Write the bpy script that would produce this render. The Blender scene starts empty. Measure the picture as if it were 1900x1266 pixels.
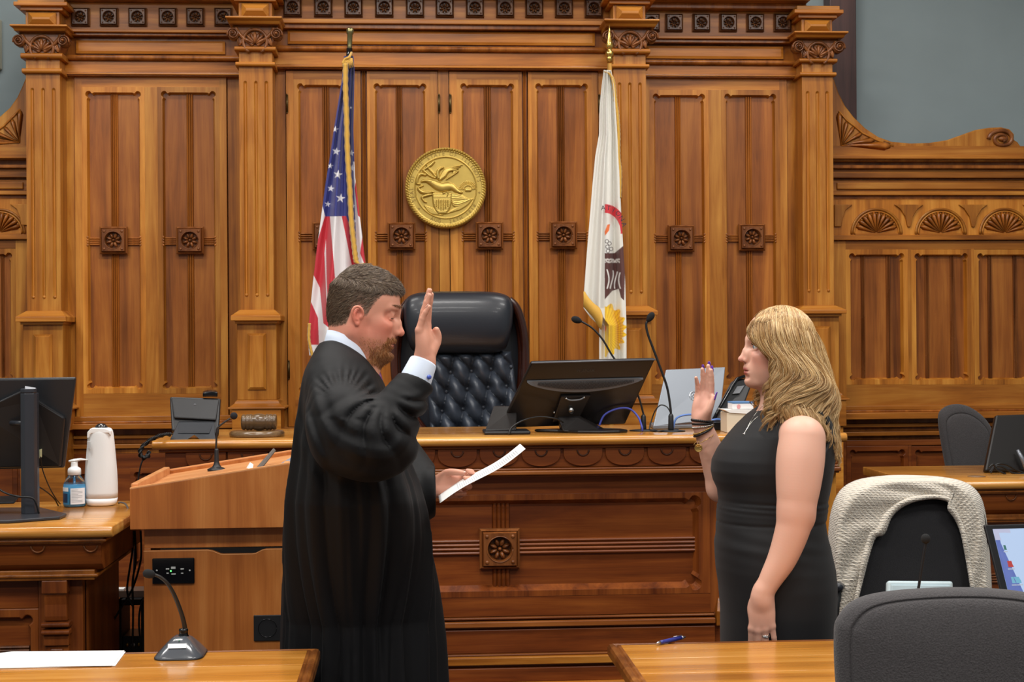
import bpy, bmesh, math, random
import numpy as np
from mathutils import Vector, Matrix, Euler
from mathutils.geometry import tessellate_polygon
R = math.radians
PI = math.pi
scene = bpy.context.scene
COL = scene.collection

# ------------------------------------------------------------------ camera
FPX = 2800.0
YAW = R(3.88)
ROLL = 0.0068
PITCH = 0.0011
EYE = Vector((0, 0, 1.52))
_F = Vector((math.sin(YAW)*math.cos(PITCH), math.cos(YAW)*math.cos(PITCH), math.sin(PITCH)))
_R0 = Vector((math.cos(YAW), -math.sin(YAW), 0))
_U0 = _R0.cross(_F)
_Rt = _R0*math.cos(ROLL) - _U0*math.sin(ROLL)
_Up = _U0*math.cos(ROLL) + _R0*math.sin(ROLL)
cam_d = bpy.data.cameras.new('camera')
cam = bpy.data.objects.new('camera', cam_d)
COL.objects.link(cam)
cam_d.sensor_width = 36.0
cam_d.lens = FPX*36.0/1900.0
cam_d.clip_start = 0.05
cam_d.clip_end = 100
cam.matrix_world = Matrix(((_Rt.x, _Up.x, -_F.x, EYE.x), (_Rt.y, _Up.y, -_F.y, EYE.y), (_Rt.z, _Up.z, -_F.z, EYE.z), (0, 0, 0, 1)))
cam_d.dof.use_dof = False
scene.camera = cam

def P(px, py, Y):
    """point of the world plane y=Y that the picture shows at (px, py)"""
    d = _F + _Rt*((px-950)/FPX) - _Up*((py-633)/FPX)
    t = Y/d.y
    return Vector((d.x*t, Y, EYE.z + d.z*t))
def PX(px, Y, py=500): return P(px, py, Y).x
def PZ(py, Y, px=800): return P(px, py, Y).z
def MPX(px, py, Y):
    """metres per photo pixel there"""
    return (P(px+1, py, Y)-P(px, py, Y)).length

# ------------------------------------------------------------------ world, light, exposure
scene.view_settings.view_transform = 'Standard'
scene.view_settings.look = 'None'
scene.view_settings.gamma = 1
scene.view_settings.use_curve_mapping = False
scene.view_settings.exposure = 0.0
w = bpy.data.worlds.new('world'); scene.world = w
w.use_nodes = True
w.node_tree.nodes['Background'].inputs[0].default_value = (0.80, 0.86, 0.95, 1)
w.node_tree.nodes['Background'].inputs[1].default_value = 0.20
CEIL = 4.35
LIGHT_SPOTS = [(-2.6, 1.6), (0.0, 1.6), (2.6, 1.6), (-2.6, 4.2), (0.0, 4.2), (2.6, 4.2), (-2.6, -1.2), (0.0, -1.2), (2.6, -1.2), (-1.3, 6.0), (1.5, 6.0)]
def lamp(name, loc, size, size_y, power, color=(1, 0.97, 0.93), rot=(0, 0, 0)):
    l = bpy.data.lights.new(name, 'AREA'); l.shape = 'RECTANGLE'
    l.size = size; l.size_y = size_y; l.energy = power; l.color = color
    o = bpy.data.objects.new(name, l); COL.objects.link(o); o.location = loc; o.rotation_euler = rot
    return o
for i, (lx, ly) in enumerate(LIGHT_SPOTS):
    lamp('ceiling_lamp', (lx, ly, CEIL-0.03), 1.15, 0.55, 66 if ly < 5 else 34)

# ------------------------------------------------------------------ materials
def nmat(name):
    m = bpy.data.materials.new(name); m.use_nodes = True
    nt = m.node_tree
    return m, nt, nt.nodes['Principled BSDF']
def lin(c):
    """sRGB 0-255 to linear"""
    out = []
    for v in c[:3]:
        v = v/255.0
        out.append(v/12.92 if v <= 0.04045 else ((v+0.055)/1.055)**2.4)
    return tuple(out)+(1.0,)
def plain(name, c, rough=0.5, metal=0.0, noise=0.0, nscale=30, bump=0.0, bscale=200, spec=0.5, coat=0, sheen=0, sss=0, trans=0, emit=None, es=1.0, ior=1.45, alpha=1):
    m, nt, b = nmat(name)
    col = lin(c)
    b.inputs['Base Color'].default_value = col
    b.inputs['Roughness'].default_value = rough
    b.inputs['Metallic'].default_value = metal
    b.inputs['Specular IOR Level'].default_value = spec
    b.inputs['Coat Weight'].default_value = coat
    b.inputs['Coat Roughness'].default_value = 0.1
    b.inputs['Sheen Weight'].default_value = sheen
    b.inputs['Transmission Weight'].default_value = trans
    b.inputs['IOR'].default_value = ior
    b.inputs['Alpha'].default_value = alpha
    if sss:
        b.inputs['Subsurface Weight'].default_value = sss
        b.inputs['Subsurface Radius'].default_value = (0.02, 0.008, 0.005)
        b.inputs['Subsurface Scale'].default_value = 0.5
    if emit:
        b.inputs['Emission Color'].default_value = lin(emit); b.inputs['Emission Strength'].default_value = es
    tc = nt.nodes.new('ShaderNodeTexCoord')
    if noise:
        n = nt.nodes.new('ShaderNodeTexNoise'); n.inputs['Scale'].default_value = nscale; n.inputs['Detail'].default_value = 4
        nt.links.new(tc.outputs['Object'], n.inputs['Vector'])
        mx = nt.nodes.new('ShaderNodeMixRGB'); mx.blend_type = 'MIX'
        mx.inputs[1].default_value = tuple(v*(1-noise) for v in col[:3])+(1,)
        mx.inputs[2].default_value = tuple(min(1, v*(1+noise)) for v in col[:3])+(1,)
        nt.links.new(n.outputs['Fac'], mx.inputs[0]); nt.links.new(mx.outputs[0], b.inputs['Base Color'])
    if bump:
        n2 = nt.nodes.new('ShaderNodeTexNoise'); n2.inputs['Scale'].default_value = bscale; n2.inputs['Detail'].default_value = 3
        nt.links.new(tc.outputs['Object'], n2.inputs['Vector'])
        bp = nt.nodes.new('ShaderNodeBump'); bp.inputs['Strength'].default_value = bump; bp.inputs['Distance'].default_value = 0.002
        nt.links.new(n2.outputs['Fac'], bp.inputs['Height']); nt.links.new(bp.outputs[0], b.inputs['Normal'])
    return m
def wood(name, dark, mid, light, axis='Z', rough=0.36, coat=0.10, scale=1.0, var=0.22, figure=1.0, island=True):
    m, nt, b = nmat(name)
    N = nt.nodes.new; L = nt.links.new
    tc = N('ShaderNodeTexCoord'); geo = N('ShaderNodeNewGeometry')
    off = N('ShaderNodeVectorMath'); off.operation = 'ADD'
    cmb = N('ShaderNodeCombineXYZ'); mul = N('ShaderNodeMath'); mul.operation = 'MULTIPLY'; mul.inputs[1].default_value = 37.0 if island else 0
    L(geo.outputs['Random Per Island'], mul.inputs[0])
    for i in range(3): L(mul.outputs[0], cmb.inputs[i])
    L(tc.outputs['Object'], off.inputs[0]); L(cmb.outputs[0], off.inputs[1])
    mp = N('ShaderNodeMapping')
    s = {'X': (0.9, 14, 14), 'Y': (14, 0.9, 14), 'Z': (14, 14, 0.9)}[axis]
    mp.inputs['Scale'].default_value = tuple(v*scale for v in s)
    L(off.outputs[0], mp.inputs['Vector'])
    n1 = N('ShaderNodeTexNoise'); n1.inputs['Scale'].default_value = 1.0; n1.inputs['Detail'].default_value = 6; n1.inputs['Roughness'].default_value = 0.62; n1.inputs['Distortion'].default_value = 0.6*figure
    L(mp.outputs[0], n1.inputs['Vector'])
    mp2 = N('ShaderNodeMapping')
    s2 = {'X': (5, 220, 220), 'Y': (220, 5, 220), 'Z': (220, 220, 5)}[axis]
    mp2.inputs['Scale'].default_value = s2
    L(off.outputs[0], mp2.inputs['Vector'])
    n2 = N('ShaderNodeTexNoise'); n2.inputs['Scale'].default_value = 1.0; n2.inputs['Detail'].default_value = 3
    L(mp2.outputs[0], n2.inputs['Vector'])
    n3 = N('ShaderNodeTexNoise'); n3.inputs['Scale'].default_value = 3.0; n3.inputs['Detail'].default_value = 3
    L(off.outputs[0], n3.inputs['Vector'])
    add = N('ShaderNodeMath'); add.operation = 'MULTIPLY_ADD'; add.inputs[1].default_value = 0.16; L(n2.outputs['Fac'], add.inputs[0]); L(n1.outputs['Fac'], add.inputs[2])
    add2 = N('ShaderNodeMath'); add2.operation = 'MULTIPLY_ADD'; add2.inputs[1].default_value = 0.30; L(n3.outputs['Fac'], add2.inputs[0]); L(add.outputs[0], add2.inputs[2])
    rmp = N('ShaderNodeValToRGB'); e = rmp.color_ramp.elements
    e[0].position = 0.50; e[0].color = lin(dark); e[1].position = 0.95; e[1].color = lin(light)
    k = e.new(0.71); k.color = lin(mid)
    L(add2.outputs[0], rmp.inputs[0])
    hsv = N('ShaderNodeHueSaturation')
    mr = N('ShaderNodeMapRange'); mr.inputs['To Min'].default_value = 1-var; mr.inputs['To Max'].default_value = 1+var
    L(geo.outputs['Random Per Island'], mr.inputs['Value']); L(mr.outputs[0], hsv.inputs['Value']); L(rmp.outputs[0], hsv.inputs['Color'])
    L(hsv.outputs[0], b.inputs['Base Color'])
    rr = N('ShaderNodeMapRange'); rr.inputs['To Min'].default_value = rough-0.07; rr.inputs['To Max'].default_value = rough+0.12
    L(n3.outputs['Fac'], rr.inputs['Value']); L(rr.outputs[0], b.inputs['Roughness'])
    b.inputs['Coat Weight'].default_value = coat; b.inputs['Coat Roughness'].default_value = 0.18; b.inputs['Specular IOR Level'].default_value = 0.3
    bp = N('ShaderNodeBump'); bp.inputs['Strength'].default_value = 0.12; bp.inputs['Distance'].default_value = 0.002
    L(add.outputs[0], bp.inputs['Height']); L(bp.outputs[0], b.inputs['Normal'])
    return m
def colattr(name, rough=0.6, bump=0.0, bscale=400, sss=0, spec=0.5, sheen=0, coat=0):
    """base colour read from the mesh's own colour attribute 'pigment'"""
    m, nt, b = nmat(name)
    a = nt.nodes.new('ShaderNodeAttribute'); a.attribute_name = 'pigment'
    nt.links.new(a.outputs['Color'], b.inputs['Base Color'])
    b.inputs['Roughness'].default_value = rough; b.inputs['Specular IOR Level'].default_value = spec
    b.inputs['Sheen Weight'].default_value = sheen; b.inputs['Coat Weight'].default_value = coat
    if sss:
        b.inputs['Subsurface Weight'].default_value = sss
        b.inputs['Subsurface Radius'].default_value = (0.012, 0.004, 0.0025)
        b.inputs['Subsurface Scale'].default_value = 0.4
    if bump:
        tc = nt.nodes.new('ShaderNodeTexCoord')
        n2 = nt.nodes.new('ShaderNodeTexNoise'); n2.inputs['Scale'].default_value = bscale; n2.inputs['Detail'].default_value = 3
        nt.links.new(tc.outputs['Object'], n2.inputs['Vector'])
        bp = nt.nodes.new('ShaderNodeBump'); bp.inputs['Strength'].default_value = bump; bp.inputs['Distance'].default_value = 0.001
        nt.links.new(n2.outputs['Fac'], bp.inputs['Height']); nt.links.new(bp.outputs[0], b.inputs['Normal'])
    return m

# ------------------------------------------------------------------ mesh builder
class MB:
    def __init__(s): s.v = []; s.f = []; s.m = []; s.s = []
    def add(s, vs, fs, mi=0, sm=False):
        o = len(s.v); s.v.extend([tuple(v) for v in vs])
        for f in fs: s.f.append(tuple(i+o for i in f)); s.m.append(mi); s.s.append(sm)
        return s
    def box(s, x0, x1, y0, y1, z0, z1, mi=0):
        if x0 > x1: x0, x1 = x1, x0
        if y0 > y1: y0, y1 = y1, y0
        if z0 > z1: z0, z1 = z1, z0
        vs = [(x0,y0,z0),(x1,y0,z0),(x1,y1,z0),(x0,y1,z0),(x0,y0,z1),(x1,y0,z1),(x1,y1,z1),(x0,y1,z1)]
        return s.add(vs, [(0,3,2,1),(4,5,6,7),(0,1,5,4),(1,2,6,5),(2,3,7,6),(3,0,4,7)], mi)
    def loft(s, rings, mi=0, sm=True, cap=True, close=True):
        n = len(rings[0]); vs = [p for r in rings for p in r]; fs = []
        for i in range(len(rings)-1):
            for j in range(n if close else n-1):
                k = (j+1) % n
                fs.append((i*n+j, i*n+k, (i+1)*n+k, (i+1)*n+j))
        if cap and close:
            fs.append(tuple(range(n-1, -1, -1))); fs.append(tuple((len(rings)-1)*n+j for j in range(n)))
        return s.add(vs, fs, mi, sm)
    def prism(s, poly, axis, a0, a1, mi=0, sm=False):
        """poly of 2D points in the two other axes, in order (x,y,z minus axis)"""
        def q(p, a):
            if axis == 'X': return (a, p[0], p[1])
            if axis == 'Y': return (p[0], a, p[1])
            return (p[0], p[1], a)
        return s.loft([[q(p, a0) for p in poly], [q(p, a1) for p in poly]], mi, sm)
    def tube(s, pts, rad, n=10, mi=0, sm=True, cap=True, sy=1.0):
        pts = [Vector(p) for p in pts]
        if not hasattr(rad, '__len__'): rad = [rad]*len(pts)
        rings = []; up = None
        for i, p in enumerate(pts):
            t = (pts[min(i+1, len(pts)-1)]-pts[max(i-1, 0)])
            if t.length < 1e-9: t = Vector((0, 0, 1))
            t.normalize()
            if up is None:
                up = Vector((0, 0, 1)) if abs(t.z) < 0.9 else Vector((1, 0, 0))
            a = t.cross(up)
            if a.length < 1e-6: a = t.orthogonal()
            a.normalize(); b2 = a.cross(t).normalized(); up = b2
            rings.append([p + a*math.cos(2*PI*j/n)*rad[i] + b2*math.sin(2*PI*j/n)*rad[i]*sy for j in range(n)])
        return s.loft(rings, mi, sm, cap)
    def lathe(s, prof, c=(0, 0, 0), n=32, M=None, mi=0, sm=True, cap=True):
        rings = []
        c = Vector(c)
        for r, z in prof:
            ring = []
            for j in range(n):
                p = Vector((r*math.cos(2*PI*j/n), r*math.sin(2*PI*j/n), z))
                if M is not None: p = M @ p
                ring.append(p + c)
            rings.append(ring)
        return s.loft(rings, mi, sm, cap)
    def ball(s, c, r, n=12, mi=0, M=None):
        if not hasattr(r, '__len__'): r = (r, r, r)
        rings = []
        for i in range(n+1):
            th = PI*i/n
            q = []
            for j in range(2*n):
                p = Vector((r[0]*max(math.sin(th), 1e-4)*math.cos(PI*j/n), r[1]*max(math.sin(th), 1e-4)*math.sin(PI*j/n), -r[2]*math.cos(th)))
                if M is not None: p = M @ p
                q.append(p+Vector(c))
            rings.append(q)
        return s.loft(rings, mi, True, True)
    def grid(s, fn, nu, nv, mi=0, sm=True):
        vs = [fn(u/nu, v/nv) for v in range(nv+1) for u in range(nu+1)]
        fs = [(v*(nu+1)+u, v*(nu+1)+u+1, (v+1)*(nu+1)+u+1, (v+1)*(nu+1)+u) for v in range(nv) for u in range(nu)]
        return s.add(vs, fs, mi, sm)
    def plate(s, outer, holes, yf, yb, mi=0, inner=None):
        """board in XZ, front at yf, back at yb, with holes; inner = outlines the holes shrink to at the back"""
        loops = [[Vector((p[0], p[1], 0)) for p in outer]]+[[Vector((p[0], p[1], 0)) for p in h] for h in holes]
        flat = [p for l in loops for p in l]
        tris = tessellate_polygon(loops)
        vs = [(p.x, yf, p.y) for p in flat]
        fs = []
        for t in tris:
            a, b, c = [flat[i] for i in t]
            cr = (b.x-a.x)*(c.y-a.y)-(b.y-a.y)*(c.x-a.x)
            if abs(cr) < 1e-12: continue
            fs.append(tuple(t) if cr > 0 else (t[0], t[2], t[1]))
        base = 0
        s.add(vs, fs, mi)
        o = len(s.v)-len(vs)
        off = 0
        for li, l in enumerate(loops):
            n = len(l)
            bl = l if (li == 0 or inner is None) else [Vector((p[0], p[1], 0)) for p in inner[li-1]]
            b0 = len(s.v)
            s.v.extend([(p.x, yb, p.y) for p in bl])
            for j in range(n):
                k = (j+1) % n
                s.f.append((o+off+j, o+off+k, b0+k, b0+j)); s.m.append(mi); s.s.append(False)
            off += n
        return s
    def text(s, body, size, M, mi=0, extrude=0.001, align='CENTER'):
        cu = bpy.data.curves.new('t', 'FONT'); cu.body = body; cu.size = size; cu.extrude = extrude; cu.align_x = align; cu.align_y = 'CENTER'; cu.resolution_u = 2
        o = bpy.data.objects.new('t', cu)
        me = bpy.data.meshes.new_from_object(o)
        s.add([M @ v.co for v in me.vertices], [tuple(p.vertices) for p in me.polygons], mi)
        bpy.data.objects.remove(o); bpy.data.curves.remove(cu); bpy.data.meshes.remove(me)
        return s

def rect(x0, x1, z0, z1): return [(x0, z0), (x1, z0), (x1, z1), (x0, z1)]
def lobed(x0, x1, z0, z1, r=0.010, g=0.0):
    """panel opening with small lobed chamfer stops in its corners"""
    pts = []
    for cx, cz, a0, sx, sz in ((x0, z0, 180, 1, 1), (x1, z0, 270, -1, 1), (x1, z1, 0, -1, -1), (x0, z1, 90, 1, -1)):
        c = (cx+sx*r*0.55, cz+sz*r*0.55)
        seq = []
        e1 = (cx-sx*g, cz+sz*r*3.0); e2 = (cx+sx*r*3.0, cz-sz*g)
        n1 = (cx-sx*g+sx*r*0.55, cz+sz*r*2.1); n2 = (cx+sx*r*2.1, cz-sz*g+sz*r*0.55)
        arc = []
        for k in range(7):
            a = R(a0-20+k*(130/6.0))
            arc.append((c[0]+math.cos(a)*(r*1.25+g), c[1]+math.sin(a)*(r*1.25+g)))
        if a0 in (180, 0): seq = [e1, n1]+arc+[n2, e2]
        else: seq = [e2, n2]+arc+[n1, e1]
        pts += seq
    return pts
def stadium(x0, x1, z0, z1, n=8, sh=0.0):
    r = (x1-x0)/2; cx = (x0+x1)/2; r2 = max(r-sh, 1e-4)
    return [(cx+r2*math.cos(PI+PI*k/n), z0+r+r2*math.sin(PI+PI*k/n)) for k in range(n+1)]+[(cx+r2*math.cos(PI*k/n), z1-r+r2*math.sin(PI*k/n)) for k in range(n+1)]
def circle(cx, cz, r, n=32, a0=0): return [(cx+r*math.cos(a0+2*PI*k/n), cz+r*math.sin(a0+2*PI*k/n)) for k in range(n)]

def props(o, label=None, cat=None, group=None, kind=None):
    if label: o['label'] = label
    if cat: o['category'] = cat
    if group: o['group'] = group
    if kind: o['kind'] = kind
    return o
def thing(name, label, cat, loc=(0, 0, 0), rz=0.0, group=None, kind=None, rot=None):
    o = bpy.data.objects.new(name, None); COL.objects.link(o)
    o.empty_display_size = 0.1
    o.location = loc; o.rotation_euler = rot if rot else (0, 0, rz)
    return props(o, label, cat, group, kind)
def origin_of(o):
    v = Vector((0, 0, 0))
    while o is not None: v += Vector(o.location); o = o.parent
    return v
def obj(name, mb, mats, parent=None, world=False, bevel=0, seg=2, sub=0, label=None, cat=None, group=None, kind=None, loc=None, weld=False, colors=None):
    """world=True: the mesh was built in world coordinates (the parent only translated)"""
    me = bpy.data.meshes.new(name)
    v = mb.v
    o = bpy.data.objects.new(name, me); COL.objects.link(o)
    if world:
        if parent is not None: org = origin_of(parent)
        else:
            a = np.array(v); lo = a.min(0); hi = a.max(0)
            org = Vector(((lo[0]+hi[0])/2, (lo[1]+hi[1])/2, lo[2])); o.location = org
        v = [(p[0]-org[0], p[1]-org[1], p[2]-org[2]) for p in v]
    me.from_pydata([tuple(p) for p in v], [], mb.f)
    if not isinstance(mats, (list, tuple)): mats = [mats]
    for m in mats: me.materials.append(m)
    me.polygons.foreach_set('material_index', mb.m); me.polygons.foreach_set('use_smooth', mb.s)
    me.update()
    if loc is not None: o.location = loc
    if parent is not None: o.parent = parent
    if colors is not None:
        ca = me.color_attributes.new('pigment', 'FLOAT_COLOR', 'POINT')
        ca.data.foreach_set('color', np.asarray(colors, dtype=np.float32).ravel())
    bm = bmesh.new(); bm.from_mesh(me)
    if weld: bmesh.ops.remove_doubles(bm, verts=bm.verts, dist=weld if weld is not True else 1e-5)
    bmesh.ops.recalc_face_normals(bm, faces=bm.faces); bm.to_mesh(me); bm.free()
    if bevel:
        bv = o.modifiers.new('bevel', 'BEVEL'); bv.width = bevel; bv.segments = seg; bv.limit_method = 'ANGLE'; bv.angle_limit = R(35)
        try: bv.harden_normals = False
        except Exception: pass
    if sub:
        ss = o.modifiers.new('sub', 'SUBSURF'); ss.levels = sub; ss.render_levels = sub
    return props(o, label, cat, group, kind)
def copy_part(src, parent, loc):
    c = src.copy(); COL.objects.link(c); c.parent = parent; c.location = loc
    return c
def smoothpath(pts, n=8):
    """Catmull-Rom through the points"""
    pts = [Vector(p) for p in pts]; out = []
    for i in range(len(pts)-1):
        p0 = pts[max(i-1, 0)]; p1 = pts[i]; p2 = pts[i+1]; p3 = pts[min(i+2, len(pts)-1)]
        for k in range(n):
            t = k/n
            out.append(0.5*((2*p1)+(p2-p0)*t+(2*p0-5*p1+4*p2-p3)*t*t+(3*p1-p0-3*p2+p3)*t**3))
    out.append(pts[-1]); return out

# woods of the room
W_STILE = wood('wood_stile', (118, 64, 14), (166, 101, 30), (200, 138, 56), 'Z')
W_STILE_X = wood('wood_rail', (114, 62, 14), (162, 97, 29), (194, 132, 53), 'X')
W_PANEL = wood('wood_panel', (98, 50, 12), (142, 80, 27), (174, 108, 42), 'Z', var=0.14)
W_REED = wood('wood_reed', (98, 50, 14), (138, 78, 26), (172, 104, 40), 'Z', rough=0.28)
W_DARK = wood('wood_carved', (70, 36, 15), (110, 62, 29), (150, 92, 48), 'Z', rough=0.26)
W_DARK_X = wood('wood_dark_moulding', (78, 38, 14), (116, 62, 25), (150, 90, 40), 'X', rough=0.28)
W_BLACK = wood('wood_dark_carving', (44, 20, 9), (64, 32, 14), (88, 48, 22), 'X')
W_LOW = wood('wood_low_panel', (72, 30, 9), (112, 54, 17), (144, 78, 28), 'X', var=0.1)
W_LOW_Z = wood('wood_low_stile', (76, 32, 10), (116, 58, 20), (146, 80, 30), 'Z', var=0.1)
W_TOP = wood('wood_worktop', (134, 80, 26), (182, 122, 50), (212, 158, 82), 'X', rough=0.2, coat=0.6, var=0.05)
# ================================================================== THE PANELLED WALL
YC = 7.20      # face of the middle doors
YS = 7.40      # face of the side bays
YW = 7.48      # face of the low wings
YG = 7.80      # grey plaster
M_GREY = plain('grey_paint', (134, 147, 150), rough=0.75, noise=0.05, nscale=6, bump=0.1, bscale=90)
M_CEIL = plain('ceiling_white', (232, 232, 228), rough=0.9)
M_CARPET = plain('carpet_brown', (88, 74, 66), rough=0.95, noise=0.25, nscale=260, bump=0.5, bscale=400)
M_BRASS = plain('old_brass', (150, 120, 60), rough=0.35, metal=0.9)
M_BLACKPL = plain('black_plastic', (26, 26, 28), rough=0.42, bump=0.05, bscale=900)
M_BLACKGL = plain('black_gloss', (14, 14, 16), rough=0.12)

mb = MB().box(-4.2, 4.6, -3.0, 8.0, -0.12, 0.0)
obj('floor', mb, M_CARPET, world=True, kind='structure')
mb = MB().box(-4.2, 4.6, -3.0, 8.0, CEIL, CEIL+0.1)
obj('ceiling', mb, M_CEIL, world=True, kind='structure')
mb = MB().box(-4.2, 4.6, YG, YG+0.15, 0, CEIL)
obj('wall_back', mb, M_GREY, world=True, kind='structure')
mb = MB().box(-4.35, -4.2, -3.0, 8.0, 0, CEIL)
obj('wall_left', mb, M_GREY, world=True, kind='structure')
mb = MB().box(4.6, 4.75, -3.0, 8.0, 0, CEIL)
obj('wall_right', mb, M_GREY, world=True, kind='structure')
# dark board standing against the plaster beside the tall panelling
mb = MB().box(PX(1538, YG-0.1, 100), PX(1587, YG-0.1, 100), YG-0.12, YG-0.002, 0.9, PZ(-60, YG-0.1, 1560))
obj('trim_1', mb, wood('dark_board', (52, 30, 28), (72, 44, 40), (88, 56, 50), 'Z', var=0.0), world=True, kind='structure', bevel=0.004)
mb = MB().box(PX(1589.5, YG-0.06, 100), PX(1591, YG-0.06, 100), YG-0.012, YG-0.004, 2.4, PZ(-60, YG, 1590))
obj('wire', mb, M_GREY, world=True, label='thin painted wire running down the grey wall beside the dark board', cat='wire')

def rosette_mb(s, d, n=8):
    """carved square block with a flower in a bowl, facing -Y, centred on the origin"""
    mb = MB()
    h = s/2
    for (a, ya, b2, yb) in ((h, 0, h, -0.5*d), (h, -0.5*d, h*0.9, -0.72*d), (h*0.9, -0.72*d, h*0.86, -0.62*d), (h*0.86, -0.62*d, h*0.8, -d)):
        mb.loft([[(-a, ya, -a), (a, ya, -a), (a, ya, a), (-a, ya, a)], [(-b2, yb, -b2), (b2, yb, -b2), (b2, yb, b2), (-b2, yb, b2)]], 0, False, False)
    r = s*0.305
    mb.plate(rect(-h*0.8, h*0.8, -h*0.8, h*0.8), [circle(0, 0, r)], -d, -d*0.25, 0, [circle(0, 0, r*0.86)])
    mb.add([(x, -d*0.25, z) for x, z in circle(0, 0, r*0.9)], [tuple(range(32))])
    ring = [(r*1.05*math.cos(2*PI*k/32), -d, r*1.05*math.sin(2*PI*k/32)) for k in range(33)]
    mb.tube(ring, s*0.014, 6, 0)
    for k in range(n):
        a = 2*PI*k/n+PI/n
        M = Matrix.Rotation(-a, 3, 'Y')
        c = M @ Vector((r*0.56, -d*0.42, 0))
        mb.ball(c, (r*0.36, d*0.36, r*0.19), 6, 0, M)
        c = M @ Vector((r*0.62, -d*0.62, 0))
        mb.ball(c, (r*0.24, d*0.2, r*0.05), 5, 0, M)
    mb.ball((0, -d*0.55, 0), (r*0.17, d*0.4, r*0.17), 6)
    for sx in (-1, 1):
        for sz in (-1, 1):
            mb.ball((sx*h*0.64, -d, sz*h*0.64), (s*0.05, d*0.12, s*0.05), 5)
    return mb

def reeds_z(mb, x0, x1, z0, z1, y, n=3, mi=2, depth=0.010):
    """upright bundle of half-round reeds standing proud of y"""
    wd = (x1-x0)/n
    prof = [(x0, y+0.004)]
    for k in range(n):
        for j in range(5):
            a = PI*j/4
            prof.append((x0+wd*k+wd/2-math.cos(a)*wd*0.46, y-0.003-math.sin(a)*depth*0.8))
    prof.append((x1, y+0.004))
    mb.loft([[(p[0], p[1], z0) for p in prof], [(p[0], p[1], z1) for p in prof]], mi, False)
def reeds_x(mb, x0, x1, z0, z1, y, n=3, mi=2, depth=0.010):
    wd = (z1-z0)/n
    prof = [(y+0.004, z0)]
    for k in range(n):
        for j in range(5):
            a = PI*j/4
            prof.append((y-0.003-math.sin(a)*depth*0.8, z0+wd*k+wd/2-math.cos(a)*wd*0.46))
    prof.append((y+0.004, z1))
    mb.prism(prof, 'X', x0, x1, mi)
def leaf(mb, x0, x1, z0, z1, y, openings, reedxs, cross=None, depth=0.026, th=0.05):
    """rail-and-stile leaf: stiles (0), rails (1), recessed panels (3), reeds (2)"""
    # stiles between/outside openings, rails above/below
    zt = openings[0][3]; zb = openings[0][2]
    g = 0.006
    xs = [x0]+[v for o in openings for v in (o[0], o[1])]+[x1]
    for i in range(0, len(xs), 2):
        if xs[i+1]-xs[i] > 0.004:
            lo, hi = (z0, z1) if i in (0, len(xs)-2) else (zb-0.03, zt+0.03)
            a = xs[i]+(0.028 if i else 0); b2 = xs[i+1]-(0.028 if i < len(xs)-2 else 0)
            if b2-a > 0.01: mb.box(a, b2, y, y+th, lo, hi, 0)
    xa = xs[1]-0.028; xb = xs[-2]+0.028
    mb.box(xa if x0 < xa else x0, xb, y+0.0008, y+th, zt+0.03, z1, 1)
    mb.box(xa if x0 < xa else x0, xb, y+0.0008, y+th, z0, zb-0.03, 1)
    for k, o in enumerate(openings):
        outer = rect(o[0]-0.028, o[1]+0.028, o[2]-0.03, o[3]+0.03)
        mb.plate(outer, [lobed(o[0], o[1], o[2], o[3], g=0.004)], y, y+depth, 0, [lobed(o[0]+0.004, o[1]-0.004, o[2]+0.004, o[3]-0.004, g=0.0)])
        mid = reedxs[k]
        edges = [o[0]-0.01]+[v for r_ in mid for v in r_]+[o[1]+0.01]
        for i in range(0, len(edges), 2):
            mb.box(edges[i], edges[i+1], y+depth, y+depth+0.012, o[2]-0.01, o[3]+0.01, 3)
        for (ra, rb) in mid:
            reeds_z(mb, ra, rb, o[2]+0.002, o[3]-0.002, y+depth, 3 if rb-ra < 0.035 else 4)
        if cross:
            reeds_x(mb, o[0]+0.002, o[1]-0.002, cross[0], cross[1], y+depth-0.002, 4)
            for ex in (o[0]-0.004, o[1]+0.004):
                for zz in np.linspace(cross[0], cross[1], 4):
                    mb.ball((ex, y+0.001, zz), (0.006, 0.004, 0.006), 4, 2)

WM = [W_STILE, W_STILE_X, W_REED, W_PANEL]
def px_open(pxs, pys, Y):
    a, b2 = pxs; cx = (a+b2)/2
    return (PX(a, Y, 450), PX(b2, Y, 450), PZ(pys[1], Y, cx), PZ(pys[0], Y, cx))
def px_pair(a, b2, Y): return (PX(a, Y, 450), PX(b2, Y, 450))

# rosettes share two meshes
big = obj('rosette_block', rosette_mb(0.132, 0.034), W_DARK, bevel=0)
small = obj('rosette_block', rosette_mb(0.0875, 0.026), wood('wood_carved_black', (50, 28, 16), (82, 50, 30), (132, 86, 50), 'Z', rough=0.25))
used = {'big': False, 'small': False}
def rosette(kind, parent, px, py, Y):
    src = big if kind == 'big' else small
    loc = P(px, py, Y)-origin_of(parent)
    if not used[kind]: used[kind] = True; src.parent = parent; src.location = loc; return src
    return copy_part(src, parent, loc)

def bay(name, label, Y, x0, x1, z0, z1): pass

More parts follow.
